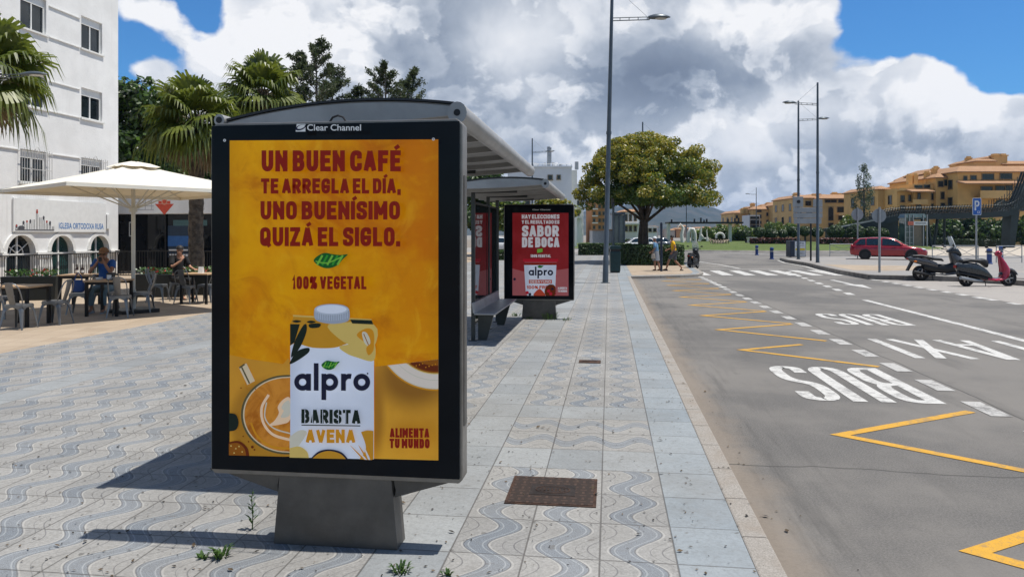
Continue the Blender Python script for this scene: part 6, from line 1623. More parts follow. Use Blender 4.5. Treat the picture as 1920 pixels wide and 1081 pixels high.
    b = MB(); b.box(-1.02 if red else -1.1, -.99 if red else -1.06, -.05, .05, .60 if red else .76, .68 if red else .82); b.build('tail_light', M_tail, t)
    return t
ZR = RZ + .004
t = make_scooter('red', 'crimson and charcoal motor scooter parked in front at the right edge'); x, y = PX(1846, 26.1); t.location = (x, y, ZR); t.rotation_euler = (0, 0, YAW + radians(4)); t.scale = (1.08,) * 3
t = make_scooter('silver', 'silver and black motor scooter with tall windscreen behind the crimson one'); x, y = PX(1760, 29.2); t.location = (x, y, ZR); t.rotation_euler = (0, 0, YAW + radians(-6)); t.scale = (1.08,) * 3
t = make_scooter('silver2', 'black motor scooter seen from behind parked beyond the walkers'); x, y = PX(1300, 39.2); t.location = (x, y, RZ); t.rotation_euler = (0, 0, radians(70)); t.scale = (.92,) * 3
for ch in kids(t):
    for sl_ in ch.material_slots:
        if sl_.material == M_sgrey: sl_.link = 'OBJECT'; sl_.material = M_plast
# ================================================================== FAR BUILDINGS
M_ochre = mat('ochre_render', (.60, .375, .145), .85, var=.12, scale=.35, dirt=((.46, .265, .09), .4)); M_ochre2 = mat('ochre_light', (.64, .415, .175), .85, var=.12, scale=.35, dirt=((.50, .31, .12), .4))
def f_tile():
    o = position(); x, y, z = sep(o)
    return dict(color=mixc(noise(o, 1.2, 5, .7), (.27, .135, .07), (.46, .29, .17)), rough=.9, height=fsin((x * CA + y * SA) * 18), bump=.6, dist=.05)
M_tile = custom('roof_tiles', f_tile)
M_bwin = mat('far_window', (.014, .022, .026), .1, 0, var=.5, scale=.3, spec=.5); M_bframe = mat('far_frame', (.22, .16, .09), .6); M_loggia = mat('loggia_shade', (.05, .035, .02), .9)
def far_building(name, label, pxm, d, wallm, group=None, yaw=0.0, cat='building'):
    x, y = PX(pxm, d); t = thing(name, label, cat, (x, y, 0), YAW + yaw, group)
    t['d'] = d; m = d / FPX
    del t['d']
    def X(px): return (px - pxm) * m
    def Zz(py): return Z(py, d)
    return t, X, Zz
def block(t, X, Zz, a, c, top, y0, dep, wm, roof=None, nm='wall', bot=0.0):
    b = MB(); b.box(X(a), X(c), y0, y0 + dep, bot, Zz(top)); w = b.build(nm, wm, t)
    if roof:
        e = roof * .35; z = Zz(top); b = MB()
        b.box(X(a) - e, X(c) + e, y0 - e, y0 + dep + e, z + .003, z + .16)
        b.box(X(a) - e, X(c) + e, y0 - e, y0 + dep + e, z + .163, z + roof, top=(X(a) + roof * 1.1, X(c) - roof * 1.1, y0 + roof * 1.4, y0 + dep - roof * 1.4)); b.build('roof', M_tile, t)
    return w
def window(t, X, Zz, a, c, top, bot, y0, deep=.35, arch=False, sill=True):
    "recess box: dark pane behind a proud frame"
    x0, x1, z0, z1 = X(a), X(c), Zz(bot), Zz(top); f = .09
    b = MB(); b.box(x0 - f, x0, y0 - .10, y0 + .02, z0, z1); b.box(x1, x1 + f, y0 - .10, y0 + .02, z0, z1); b.box(x0 - f, x1 + f, y0 - .10, y0 + .02, z1, z1 + f); b.box(x0 - f - .05, x1 + f + .05, y0 - .18, y0 + .02, z0 - f, z0)
    w = b.build('window', M_bframe, t)
    b = MB()
    if arch:
        r = (x1 - x0) / 2; cx_ = (x0 + x1) / 2; sp = z1 - min(r, z1 - z0); ry = z1 - sp
        b.prism([(x0, z0)] + [(cx_ - r * cos(pi * k / 10), sp + ry * sin(pi * k / 10)) for k in range(11)] + [(x1, z0)], y0 - .05, y0 - .02, 'y')
    else: b.box(x0, x1, y0 - .05, y0 - .02, z0, z1)
    b.build('pane', M_bwin, w)
    n = max(1, int((x1 - x0) / 1.1))
    if n > 1:
        b = MB()
        for k in range(1, n): xx = x0 + (x1 - x0) * k / n; b.box(xx - .035, xx + .035, y0 - .075, y0 - .052, z0, z1)
        b.build('glazing_bars', M_bframe, w)
def balcony(t, X, Zz, a, c, top, bot, y0, out, m):
    b = MB(); b.box(X(a), X(c), y0 - out, y0 + .01, Zz(bot), Zz(bot) + .2); b.box(X(a), X(c), y0 - out, y0 - out + .15, Zz(bot) + .203, Zz(top)); b.build('balcony', m, t)
def canopy(t, X, Zz, a, c, top, bot, y0, out):
    b = MB(); z0, z1 = Zz(bot), Zz(top); b.prism([(y0 - out, z0), (y0 - out, z0 + .18), (y0, z1), (y0, z1 - .3)], X(a), X(c), 'x'); b.build('roof_canopy', M_tile, t)
def chimney(t, X, Zz, px, top, y0, w=1.0, bot=None, m=None):
    x = X(px); z = Zz(top); zb = bot if bot is not None else z - 4
    b = MB(); b.box(x - w / 2, x + w / 2, y0, y0 + w, zb, z - .45); b.box(x - w * .62, x + w * .62, y0 - w * .12, y0 + w * 1.12, z - .447, z - .25); b.box(x - w * .4, x + w * .4, y0 + w * .1, y0 + w * .9, z - .247, z); b.build('chimney', m or M_ochre2, t)
def side_windows(t, x, y0, dep, ztop_, rows, cols, h=1.5):
    for r in range(rows):
        for c in range(cols):
            y = y0 + dep * (c + .5) / cols - .6; z0 = ztop_ - 2.7 - r * 3.0
            if z0 < 1: continue
            b = MB(); b.box(x - .10, x + .01, y - .08, y, z0, z0 + h); b.box(x - .10, x + .01, y + 1.2, y + 1.28, z0, z0 + h); b.box(x - .10, x + .01, y - .08, y + 1.28, z0 + h, z0 + h + .09); b.box(x - .18, x + .01, y - .12, y + 1.32, z0 - .09, z0)
            w = b.build('window', M_bframe, t)
            b = MB(); b.box(x - .05, x - .02, y, y + 1.2, z0, z0 + h); b.build('pane', M_bwin, w)
            if r == 1: b = MB(); b.box(x - 1.1, x + .005, y - .5, y + 1.7, z0 - 1.1, z0 - .9); b.box(x - 1.1, x - .95, y - .5, y + 1.7, z0 - .897, z0 - .05); b.build('balcony', M_ochre2, t)
# -- big block on the right
t, X, Zz = far_building('apartment_block', 'large ochre apartment block with tiled roofs and stepped terraces above the footbridge', 1800, 130, M_ochre)
block(t, X, Zz, 1678, 1700, 352, 6, 14, M_ochre, .8); block(t, X, Zz, 1690, 1722, 352, 1.5, 16, M_ochre); block(t, X, Zz, 1718, 1760, 344, .8, 16, M_ochre); block(t, X, Zz, 1755, 1790, 334, 0, 16, M_ochre, .9)
block(t, X, Zz, 1776, 1935, 326, -3, 20, M_ochre, 1.25); block(t, X, Zz, 1930, 2080, 326, -1, 20, M_ochre, 1.25)
block(t, X, Zz, 1776, 1834, 321, 6, 8, M_ochre2, .7, 'penthouse', 12); block(t, X, Zz, 1850, 1888, 300, 3, 8, M_ochre2, .6, 'penthouse', 12); block(t, X, Zz, 1884, 1912, 292, 5, 8, M_ochre2, .5, 'penthouse', 12)
block(t, X, Zz, 1908, 1990, 305, 4, 8, M_ochre2, .8, 'penthouse', 12); block(t, X, Zz, 1806, 1838, 312, 10, 7, M_ochre2, .6, 'penthouse', 12)
for px, tp, y0 in ((1730, 322, 4), (1741, 321, 4), (1758, 318, 3), (1772, 311, 3), (1806, 303, 8), (1834, 301, 7), (1858, 286, 6), (1868, 289, 8), (1880, 287, 9), (1898, 283, 4), (1911, 283, 4)): chimney(t, X, Zz, px, tp, y0, 0.75 if px not in (1898, 1911) else 1.2, 8)
for a, c, tp, bt, y0, ar in ((1692, 1713, 346.5 + 8, 357, 1.5, 0), (1719, 1734, 347, 352, .8, 0), (1737, 1748, 346, 352, .8, 0), (1759, 1768, 340, 350, 0, 0), (1770, 1784, 337, 348, 0, 0),
                             (1697, 1704, 366, 378, 1.5, 0), (1697, 1704, 385, 398, 1.5, 0), (1712, 1716, 365, 376, 1.5, 0), (1725, 1730, 362, 374, .8, 0), (1722, 1731, 383, 397, .8, 0), (1751, 1760, 362, 374, .8, 0), (1764, 1770, 360, 373, 0, 0), (1751, 1760, 382, 396, .8, 0), (1764, 1771, 381, 396, 0, 0),
                             (1787, 1793, 333, 340, -3, 0), (1800, 1810, 332, 339, -3, 0), (1821, 1842, 329, 339, -3, 0), (1854, 1875, 328, 338, -3, 0), (1899, 1913, 325, 333, -3, 0),
                             (1819, 1839, 352, 362, -3, 0), (1846, 1862, 351, 361, -3, 0), (1864, 1876, 350, 361, -3, 0), (1843, 1869, 375, 396, -3, 1), (1806, 1818, 382, 396, -3, 1), (1890, 1905, 352, 362, -3, 0), (1890, 1906, 376, 396, -3, 1)): window(t, X, Zz, a, c, tp, bt, y0, arch=bool(ar))
canopy(t, X, Zz, 1702, 1746, 354, 361, .8, 2.2); canopy(t, X, Zz, 1773, 1886, 341, 349, -3, 2.6); canopy(t, X, Zz, 1890, 1960, 341, 346, -3, 2.2)
balcony(t, X, Zz, 1708, 1735, 374, 383, .8, 1.6, M_ochre2); balcony(t, X, Zz, 1806, 1880, 360, 374, -3, 1.8, M_ochre2); balcony(t, X, Zz, 1690, 1720, 352, 357, 1.5, 1.0, M_ochre2); balcony(t, X, Zz, 1884, 1940, 362, 374, -3, 1.6, M_ochre2)
for a_, y_, dp_, tp_ in ((1690, 1.5, 14, 352), (1678, 6, 12, 352), (1776, -3, 4, 326)): side_windows(t, X(a_), y_, dp_, Zz(tp_), 3, 3 if dp_ > 5 else 1)
# -- middle group
t, X, Zz = far_building('apartment_block', 'small ochre house with pale tiled roof between the slim poplar and the large block', 1655, 185, M_ochre)
block(t, X, Zz, 1638, 1682, 378, 0, 14, M_ochre, 1.0)
for a, c, tp, bt in ((1647, 1652, 383, 390), (1664, 1671, 382, 390), (1673, 1676, 382, 390), (1642, 1650, 396, 404), (1658, 1668, 396, 404)): window(t, X, Zz, a, c, tp, bt, 0)
side_windows(t, X(1638), 0, 14, Zz(378), 2, 3)
for px, tp in ((1648, 367), (1663, 366)): chimney(t, X, Zz, px, tp, 4, 1.0, 10)
canopy(t, X, Zz, 1640, 1672, 391, 395, 0, 1.5)
t, X, Zz = far_building('apartment_block', 'ochre apartment house with tall arched window left of the slim poplar', 1560, 170, M_ochre)
block(t, X, Zz, 1538, 1640, 373, 0, 16, M_ochre, 1.1); block(t, X, Zz, 1498, 1546, 371, 3, 14, M_ochre2, .9); block(t, X, Zz, 1536, 1576, 366, 6, 8, M_ochre2, .6, 'penthouse', 8)
for a, c, tp, bt, ar in ((1547, 1568, 374.5, 379.5, 0), (1572, 1594, 374.5, 379.5, 0), (1598, 1612, 375, 380, 0), (1553.5, 1562, 388, 413, 1), (1570, 1588, 388, 398, 0), (1591, 1600, 387, 398, 0), (1553.5, 1562, 418, 426, 0), (1604, 1618, 388, 398, 0), (1572, 1586, 404, 412, 0)): window(t, X, Zz, a, c, tp, bt, 0, arch=bool(ar))
for a, c, tp, bt in ((1505, 1512, 376, 384), (1520, 1530, 376, 384), (1505, 1512, 392, 400), (1522, 1532, 392, 400), (1508, 1515, 408, 416)): window(t, X, Zz, a, c, tp, bt, 3)
side_windows(t, X(1498), 3, 14, Zz(371), 3, 3)
balcony(t, X, Zz, 1568, 1600, 399, 404, 0, 1.5, M_ochre2)
for px, tp in ((1507, 359), (1542, 361), (1550, 361), (1581, 358), (1592, 360)): chimney(t, X, Zz, px, tp, 4, 1.2, 10)
# -- left group, stepping away
t, X, Zz = far_building('apartment_block', 'long ochre apartment row with many chimneys left of the grey sign backs', 1450, 215, M_ochre)
block(t, X, Zz, 1396, 1424, 398, 10, 14, M_ochre2, .9); block(t, X, Zz, 1420, 1453, 392, 4, 14, M_ochre, 1.0); block(t, X, Zz, 1450, 1474, 386, 0, 16, M_ochre, 1.0); block(t, X, Zz, 1470, 1502, 381, -3, 18, M_ochre2, 1.0); block(t, X, Zz, 1424, 1444, 388, 9, 7, M_ochre2, .6, 'penthouse', 7); block(t, X, Zz, 1457, 1470, 383, 6, 7, M_ochre2, .6, 'penthouse', 8)
for a, c, tp, bt, y0 in ((1399, 1403, 402, 408, 10), (1399, 1403, 414, 420, 10), (1428, 1436, 393.5, 396.5, 4), (1432, 1436, 402, 408, 4), (1446, 1449, 398, 404, 4), (1432, 1436, 414, 419, 4), (1446, 1449, 412, 418, 4), (1432, 1435, 422, 428, 4), (1457, 1461, 388, 391, 0), (1457, 1461, 396, 404, 0), (1467, 1471, 397, 405, 0), (1457, 1461, 409, 416, 0), (1467, 1471, 410, 417, 0), (1475, 1482, 384, 388, -3), (1476, 1481, 393, 402, -3), (1486, 1490, 393, 402, -3), (1476, 1481, 408, 416, -3), (1486, 1490, 408, 416, -3), (1484, 1492, 384, 388, -3)): window(t, X, Zz, a, c, tp, bt, y0)
for px, tp in ((1410, 388), (1429, 378), (1443, 383), (1459, 377), (1475, 372), (1483, 374), (1492, 376), (1415, 386)): chimney(t, X, Zz, px, tp, 8, 1.2, 8)
side_windows(t, X(1396), 10, 14, Zz(398), 2, 3); side_windows(t, X(1420), 4, 6, Zz(392), 2, 1)
t, X, Zz = far_building('pavilion', 'small white and blue pavilion in front of the left end of the ochre row', 1415, 190, M_wall)
block(t, X, Zz, 1405, 1425, 403, 0, 6, mat('pavilion_white', (.6, .62, .64), .7))
for k, (tp, bt) in enumerate(((406, 410), (413, 420), (422, 428))): window(t, X, Zz, 1407, 1423, tp, bt, 0)
# -- white block in the middle and the street behind it
M_wht = mat('white_block', (.68, .69, .70), .85, var=.05, scale=.3, dirt=((.5, .5, .5), .3))
t, X, Zz = far_building('apartment_building', 'plain white block with rooftop clutter behind the red poster panel', 1010, 95, M_wht)
block(t, X, Zz, 952, 1072, 314, 0, 16, M_wht); b = MB(); b.box(X(951), X(1073), -.15, 16.1, Zz(314) + .003, Zz(311)); b.build('parapet', M_wht, t)
b = MB(); b.box(X(1072), X(1083), .8, 14, 0, Zz(318)); b.build('side_wing', M_trim, t)
for a, c, tp, bt in ((1028, 1035, 329, 337), (984, 993, 375, 387), (1045, 1050, 329, 336), (1010, 1017, 350, 358)): window(t, X, Zz, a, c, tp, bt, 0)
for a, c, tp, y0 in ((994, 1008, 299, 4), (1004, 1014, 297.5, 6), (1022, 1026, 300, 3), (968, 980, 307, 5)): b = MB(); b.box(X(a), X(c), y0, y0 + 2, Zz(314), Zz(tp)); b.build('roof_hut', M_wht, t)
for px, tp, r in ((1031, 270, .22), (1043, 300, .35), (1053, 304, .15), (1085, 299, .25)):
    b = MB(); b.tube([(X(px), 3, Zz(314)), (X(px), 3, Zz(tp))], r, 8); b.build('roof_pipe', M_galv if r < .3 else M_wht, t)
b = MB(); b.box(X(1029), X(1036), 2.6, 2.9, Zz(302), Zz(272)); b.build('antenna_panel', M_galv, t)
b = MB()
for k in range(9): b.tube([(X(1000 + k * 9), .4, Zz(311)), (X(1000 + k * 9), .4, Zz(307))], .03, 4)
b.tube([(X(1000), .4, Zz(307)), (X(1072), .4, Zz(307))], .03, 4); b.build('roof_railing', M_galv, t)
M_orb = mat('orange_render', (.46, .22, .09), .85, var=.1, scale=.3)
t, X, Zz = far_building('apartment_building', 'white balconied house front receding between the white block and the domed tree', 1092, 118, M_wht)
for i, (a, c, tp) in enumerate(((1076, 1090, 345), (1089, 1100, 362), (1099, 1112, 376))):
    block(t, X, Zz, a, c, tp, i * 8, 9, M_wht)
    for k in range(3): window(t, X, Zz, a + 3, c - 4, tp + 12 + 20 * k, tp + 21 + 20 * k, i * 8); balcony(t, X, Zz, a + 1, c - 1, tp + 20 + 20 * k, tp + 24 + 20 * k, i * 8, 1.2, M_trim)
t, X, Zz = far_building('apartment_building', 'orange brick house with white balconies behind the nearest lamp post', 1122, 135, M_orb)
block(t, X, Zz, 1109, 1136, 377, 0, 10, M_orb, .8)
for k in range(4):
    for a in (1112, 1122, 1130): window(t, X, Zz, a, a + 4, 384 + 13 * k, 390 + 13 * k, 0)
    balcony(t, X, Zz, 1110, 1120, 391 + 13 * k, 393 + 13 * k, 0, 1.1, M_trim)
t, X, Zz = far_building('apartment_building', 'white house with tall window bays behind the trunk of the domed tree', 1188, 140, M_wht)
block(t, X, Zz, 1168, 1198, 398, 0, 10, M_wht, .6); block(t, X, Zz, 1196, 1236, 424, 2, 10, M_wht)
for a in (1172, 1180, 1189): window(t, X, Zz, a, a + 4, 402, 414, 0); window(t, X, Zz, a, a + 4, 424, 433, 0)
for a in (1200, 1210, 1220, 1229): window(t, X, Zz, a, a + 5, 428, 434, 2)
balcony(t, X, Zz, 1168, 1198, 418, 421, 0, 1.4, M_trim)
t, X, Zz = far_building('utility_cabin', 'plain white cabin behind the long low hedge', 1128, 66, M_wht, cat='cabin')
block(t, X, Zz, 1111, 1147, 432, 0, 2.5, mat('cabin_white', (.50, .50, .49), .8)); b = MB(); b.box(X(1110), X(1148), -.1, 2.6, Zz(432) + .003, Zz(430)); b.build('cabin_roof', M_orb, t)
t, X, Zz = far_building('glass_kiosk', 'glass kiosk with dark frame behind the long low hedge', 1161, 64, M_wht, cat='kiosk')
for px in (1151, 1161, 1171):
    b = MB(); b.box(X(px) - .05, X(px) + .05, 0, .1, 0, Zz(400)); b.build('post', M_pole, t)
b = MB(); b.box(X(1150), X(1172), -.1, 2.2, Zz(402), Zz(398)); b.build('kiosk_roof', M_pole, t)
b = MB(); b.box(X(1152), X(1170), .06, 2, .3, Zz(403)); b.build('glass_box', mat('kiosk_glass', (.13, .16, .16), .1, spec=.6), t)
t, X, Zz = far_building('apartment_building', 'rooftop with wire screen showing above the dark tree beside the white building', 290, 75, M_wht)
block(t, X, Zz, 252, 330, 168, 0, 12, M_wht); block(t, X, Zz, 296, 330, 157, 5, 6, M_wht, .5, 'penthouse', 10)
b = MB()
for k in range(6): b.tube([(X(256 + 8 * k), .3, Zz(168)), (X(256 + 8 * k), .3, Zz(149))], .03, 4)
for py in (149, 155, 161): b.tube([(X(256), .3, Zz(py)), (X(296), .3, Zz(py))], .015, 4)
b.build('roof_screen', M_galv, t)
# wooded strip and low town far off
M_far = mat('far_town', (.46, .38, .31), .9, var=.25, scale=.02)
t, X, Zz = far_building('far_houses', 'low row of pale houses on the horizon under the mountain', 1310, 420, M_far)
rs = random.Random(5)
px = 1196
while px < 1400:
    w_ = rs.uniform(7, 15); block(t, X, Zz, px, px + w_, rs.uniform(424, 432), rs.uniform(0, 20), 12, [M_far, M_wht, M_orb][rs.randrange(3)], .8 if rs.random() < .6 else None); px += w_ + rs.uniform(-1, 3)
# ================================================================== FOOTBRIDGE AND LIFT
M_bridge = mat('bridge_green', (.022, .034, .036), .55, .3, var=.2, scale=.6); M_brail = mat('bridge_rail', (.03, .036, .038), .5, .4)
d = 100.0
t, X, Zz = far_building('footbridge', 'dark steel footbridge with slanted railings crossing in front of the ochre block', 1800, d, M_bridge, cat='footbridge')
prof = [(1560, 428), (1600, 422), (1640, 414), (1690, 402), (1760, 400.5), (1840, 398.5), (1890, 396), (1908, 388), (1930, 358), (1965, 318)]
b = MB(); P = [(X(a), Zz(c)) for a, c in prof]; Q = [(X(a), Zz(c + (10 if a > 1680 else 13 if a > 1620 else 6))) for a, c in prof]
for (p0, p1), (q0, q1) in zip(zip(P, P[1:]), zip(Q, Q[1:])): b.prism([p0, p1, q1, q0], 0, 3.0, 'y')
b.build('deck', M_bridge, t)
def ztop(px):
    for (a, ya), (c, yc) in zip(prof, prof[1:]):
        if a <= px <= c: return ya + (yc - ya) * (px - a) / (c - a)
for side, yy in (('near', .05), ('far', 2.9)):
    b = MB(); px = 1650
    while px < 1940:
        y_ = ztop(px); hgt = 16 if px < 1880 else 24
        b.tube([(X(px), yy, Zz(y_)), (X(px + 2.5), yy - .25 * (1 if yy < 1 else -1), Zz(y_ - hgt))], .05, 4); px += 5.0
    for off in (7, 13): b.tube([(X(q_), yy - .1, Zz(ztop(q_) - off)) for q_ in range(1650, 1940, 10)], .035, 4)
    b.build('railing', M_brail, t)
    b = MB(); px = 1640
    while px < 1890: b.box(X(px), X(px + 4.2), yy - .03, yy + .03, Zz(ztop(px)), Zz(ztop(px) - 9)); px += 4.6
    b.build('rail_mesh', mat('rail_mesh', (.05, .055, .055), .6, alpha=.45), t)
for px, r in ((1742, .28), (1783, .16)):
    b = MB(); b.tube([(X(px), 1.5, -.1), (X(px), 1.5, Zz(406))], r, 10); b.build('column', M_bridge, t, smooth=True)
for s in (-1, 1): b = MB(); b.tube([(X(1760 + s * 2), 1.5, -.1), (X(1760 + s * 10), 1.5, Zz(408))], .2, 8); b.build('column', M_bridge, t, smooth=True)
b = MB(); b.prism([(X(1898), -.1), (X(1908), -.1), (X(1918), Zz(395)), (X(1902), Zz(400))], .6, 2.4, 'y'); b.build('column', M_bridge, t)
for k in range(3): b = MB(); b.tube([(X(1880 + q_ * 5 + k * 4), .3 + k, Zz(398 + 6 - (q_ ** 1.75) * 1.5)) for q_ in range(11)], .13, 6); b.build('arch_rib', M_bridge, t)
b = MB(); b.prism([(X(1560), Zz(450)), (X(1690), Zz(450)), (X(1690), Zz(413)), (X(1640), Zz(424)), (X(1560), Zz(433))], .8, 2.2, 'y'); b.build('ramp_wall', M_bridge, t)
t, X, Zz = far_building('glass_lift', 'glass lift tower with red and white sign under the footbridge', 1712, 94, M_bridge, cat='lift')
M_lg = mat('lift_glass', (.07, .105, .105), .06, 0, var=.4, scale=.4, spec=.6)
b = MB(); b.box(X(1698), X(1713), .0, 1.6, 0, Zz(408)); b.build('glass_shaft', M_lg, t)
b = MB(); b.box(X(1713), X(1731), .1, 1.6, 0, Zz(421)); b.build('door_panel', mat('lift_door', (.20, .165, .13), .6, .2), t)
b = MB(); b.box(X(1696.5), X(1739), -.1, 1.7, Zz(408), Zz(400.5), top=(X(1699), X(1735), .2, 1.5)); b.build('lift_roof', M_lg, t)
for px in (1697.5, 1705, 1712, 1731, 1738):
    b = MB(); b.box(X(px) - .06, X(px) + .06, -.08, .05, 0, Zz(402)); b.build('mullion', M_galv, t)
for py in (425, 435, 445, 455): b = MB(); b.box(X(1697.6), X(1712), -.055, -.005, Zz(py) - .03, Zz(py) + .03); b.build('transom', M_galv, t)
b = MB(); fr = frame((X(1720), -.16, Zz(418.5)), (1, 0, 0), (0, 0, 1), (0, -1, 0)); p = Print(b, fr, .0, .004)
k = 94 / FPX
b.box(-19 * k, 18 * k, .001, .06, -3.6 * k, 3.6 * k, 0, frame((X(1720), -.16, Zz(418.5)), (1, 0, 0), (0, 1, 0), (0, 0, 1)))
p.z = .004; p.rect(-19 * k, -8 * k, -3.6 * k, 3.6 * k, 1); p.text('METRO', -5 * k, -1.6 * k, 3.4 * k, .5 * k, 2, width=20 * k) if False else p.line([(-5 * k, 0), (15 * k, 0)], 1.6 * k, 2)
b.build('sign_panel', [mat('sign_white', (.62, .64, .66), .5), mat('sign_coral', (.55, .14, .09), .5), mat('sign_ink', (.07, .07, .08), .6)], t)
# trees behind the bridge, poplar, topiary
for i, (px, dd, yt, yb, w, lab) in enumerate(((1772, 122, 410, 458, 64, 'broad green tree under the middle of the footbridge'), (1822, 126, 408, 458, 70, 'broad green tree under the parking sign'), (1872, 118, 409, 460, 72, 'broad green tree under the right end of the footbridge'), (1930, 116, 400, 462, 70, 'dark green tree cut by the right edge below the footbridge'), (1745, 136, 416, 458, 50, 'darker green tree right of the glass lift'), (1665, 128, 420, 458, 60, 'dark green tree in the shade under the bridge ramp'))):
    treeat('street_tree', lab, px, dd, yt, yb, w, (L_green, L_dark, L_tipu) if i < 3 else (L_dark, L_green), .26, 85, 80 + i, 46, 'trees under the footbridge', (.7, 1.2), .25, hol=.2)
for i, (px, dd, yt, yb, w, lab) in enumerate(((1352, 120, 424, 452, 46, 'leafy bush behind the driftwood boat'), (1318, 118, 426, 452, 40, 'leafy bush behind the white sculptures'), (1392, 122, 425, 450, 52, 'leafy bush left of the small white pavilion'), (1450, 150, 416, 440, 46, 'green tree in front of the left ochre row'), (1478, 150, 420, 440, 36, 'green tree just left of the grey sign backs'), (1592, 140, 405, 436, 40, 'pale green bush below the slim poplar'))):
    treeat('green_bush', lab, px, dd, yt, yb, w, (L_green, L_tipu), .24, 90, 90 + i, 34, 'bushes along the far side of the lawn', (.6, 1.0), .12, hol=.15)
def poplar(label, px, d, ytop, ybot, w, seed):
    rs = random.Random(seed); x, y = PX(px, d); zt, zb = Z(ytop, d), Z(ybot, d); w = w * d / FPX / 2
    t = thing('poplar_tree', label, 'tree', (x, y, 0)); b = MB(); b.tube([(0, 0, 0), (.1, 0, zt * .5), (0, 0, zt)], [.22, .14, .02], 7); b.build('trunk', M_bark2, t, smooth=True)
    b = MB()
    for i in range(75):
        f = rs.random(); z = zb + (zt - zb) * f; L = w * (sin(pi * min(1, .22 + f * .76)) ** .8) * (.35 + .65 * rs.random()); a = rs.uniform(0, 2 * pi)
        clump(b, (cos(a) * L, sin(a) * L, z), .42, 60, .11, rs, (0,), 1.3)
    b.build('crown', L_silver, t)
poplar('slim pale green poplar standing before the ochre houses', 1619, 110, 310, 430, 42, 5)
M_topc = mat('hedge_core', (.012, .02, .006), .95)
def topiary(label, px, py, r, d, seed):
    rs = random.Random(seed); x, y = PX(px, d); z = Z(py, d); R_ = r * d / FPX
    t = thing('ball_shrub', label, 'shrub', (x, y, .3), 0, 'clipped ball shrubs beyond the lawn')
    b = MB(); b.tube([(0, 0, -.2), (0, 0, z - .3)], .09, 6); b.tube([(.15, 0, -.2), (.1, 0, z - .3)], .06, 6); b.build('trunk', M_bark, t)
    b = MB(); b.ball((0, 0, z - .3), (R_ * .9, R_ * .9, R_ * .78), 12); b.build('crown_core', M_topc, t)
    b = MB()
    for _ in range(650):
        n = Vector((rs.gauss(0, 1), rs.gauss(0, 1), rs.gauss(0, 1))).normalized(); leaf_quad(b, Vector((n.x * R_, n.y * R_, n.z * R_ * .85 + z - .3)) * 1.0, n + Vector((rs.gauss(0, .5), rs.gauss(0, .5), rs.gauss(.2, .5))), .13 * rs.uniform(.7, 1.3), 0, rs)
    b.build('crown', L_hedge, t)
for i, (px, py, r, lab) in enumerate(((1398, 438, 10, 'leftmost clipped ball shrub beyond the lawn'), (1424, 435, 11, 'clipped ball shrub right of the leftmost one'), (1445, 438, 13, 'wide clipped ball shrub below the small lamp'), (1468, 438, 9, 'small clipped ball shrub left of the poster container'), (1487, 434, 12, 'clipped ball shrub just left of the container pole'), (1509, 433, 11, 'clipped ball shrub between the two tall lamps'), (1532, 435, 11, 'clipped ball shrub behind the plaza corner lamp'), (1567, 434, 15, 'large clipped ball shrub right of the plaza corner lamp'), (1604, 435, 17, 'largest clipped ball shrub behind the left round sign'), (1634, 436, 13, 'clipped ball shrub between the two round signs'), (1655, 437, 11, 'clipped ball shrub right of the thick sign pole'))):
    topiary(lab, px, py, r, 97, 200 + i)
def longhedge(label, px0, px1, d, top, lm, seed, z0=.0, dep=1.4, nm='hedge'):
    a, c = Vector(PX(px0, d)), Vector(PX(px1, d)); v = Vector((-(c - a).normalized().y, (c - a).normalized().x)) * dep
    hedge(nm, label, [tuple(a), tuple(c), tuple(c + v), tuple(a + v)], z0, Z(top, d), lm, .14, 45, seed)
longhedge('low red leaved hedge left of the poster container', 1412, 1500, 90, 447, L_red, 301, .2); longhedge('low red leaved hedge behind the rear of the red car', 1540, 1612, 90, 447, L_red, 302, .2); longhedge('green hedge behind the white sculptures', 1300, 1426, 126, 431, L_green, 303, .2)
longhedge('green hedge strip left of the domed tree trunk', 1150, 1232, 96, 449, L_hedge, 304, -.05)
longhedge('dark tall hedge under the right end of the footbridge', 1790, 1905, 108, 449, L_dark, 305, -.05)
longhedge('dark hedge in the shade right of the glass lift', 1742, 1788, 112, 447, L_dark, 306, -.05)
# ================================================================== LAWN SCULPTURES AND PERGOLA
M_sculp = mat('white_sculpture', (.62, .60, .56), .7, var=.08); M_drift = mat('driftwood', (.36, .29, .22), .85, var=.3)
def sc(name, label, cat, px, d, z=.5, group=None):
    x, y = PX(px, d); t = thing(name, label, cat, (x, y, z), YAW, group); m = d / FPX
    return t, (lambda q_: (q_ - px) * m), (lambda py: Z(py, d) - z)
GS = 'white sculptures on the lawn'
t, X, Zz = sc('sculpture', 'white curved horn sculpture leftmost on the lawn behind the yellow shirt', 'sculpture', 1276, 100, .55, GS)
b = MB(); b.tube([(X(1280), 0, 0), (X(1278), 0, Zz(440)), (X(1281), 0, Zz(427)), (X(1276), 0, Zz(420)), (X(1270), 0, Zz(428))], [.28, .24, .2, .14, .05], 8); b.build('horn', M_sculp, t, smooth=True); b = MB(); b.box(X(1271), X(1285), -.4, .4, -.3, .1); b.build('plinth', M_sculp, t)
t, X, Zz = sc('sculpture', 'white arch sculpture with two legs in the middle of the lawn', 'sculpture', 1297, 100, .55, GS)
b = MB(); b.tube([(X(1290), 0, 0), (X(1291), 0, Zz(436)), (X(1294), 0, Zz(429)), (X(1300), 0, Zz(430)), (X(1303), 0, Zz(438)), (X(1304), 0, 0)], [.22, .24, .26, .26, .22, .2], 8); b.build('arch', M_sculp, t, smooth=True); b = MB(); b.tube([(X(1297), 0, Zz(430)), (X(1297), 0, 0)], .1, 6); b.build('leg', M_sculp, t)
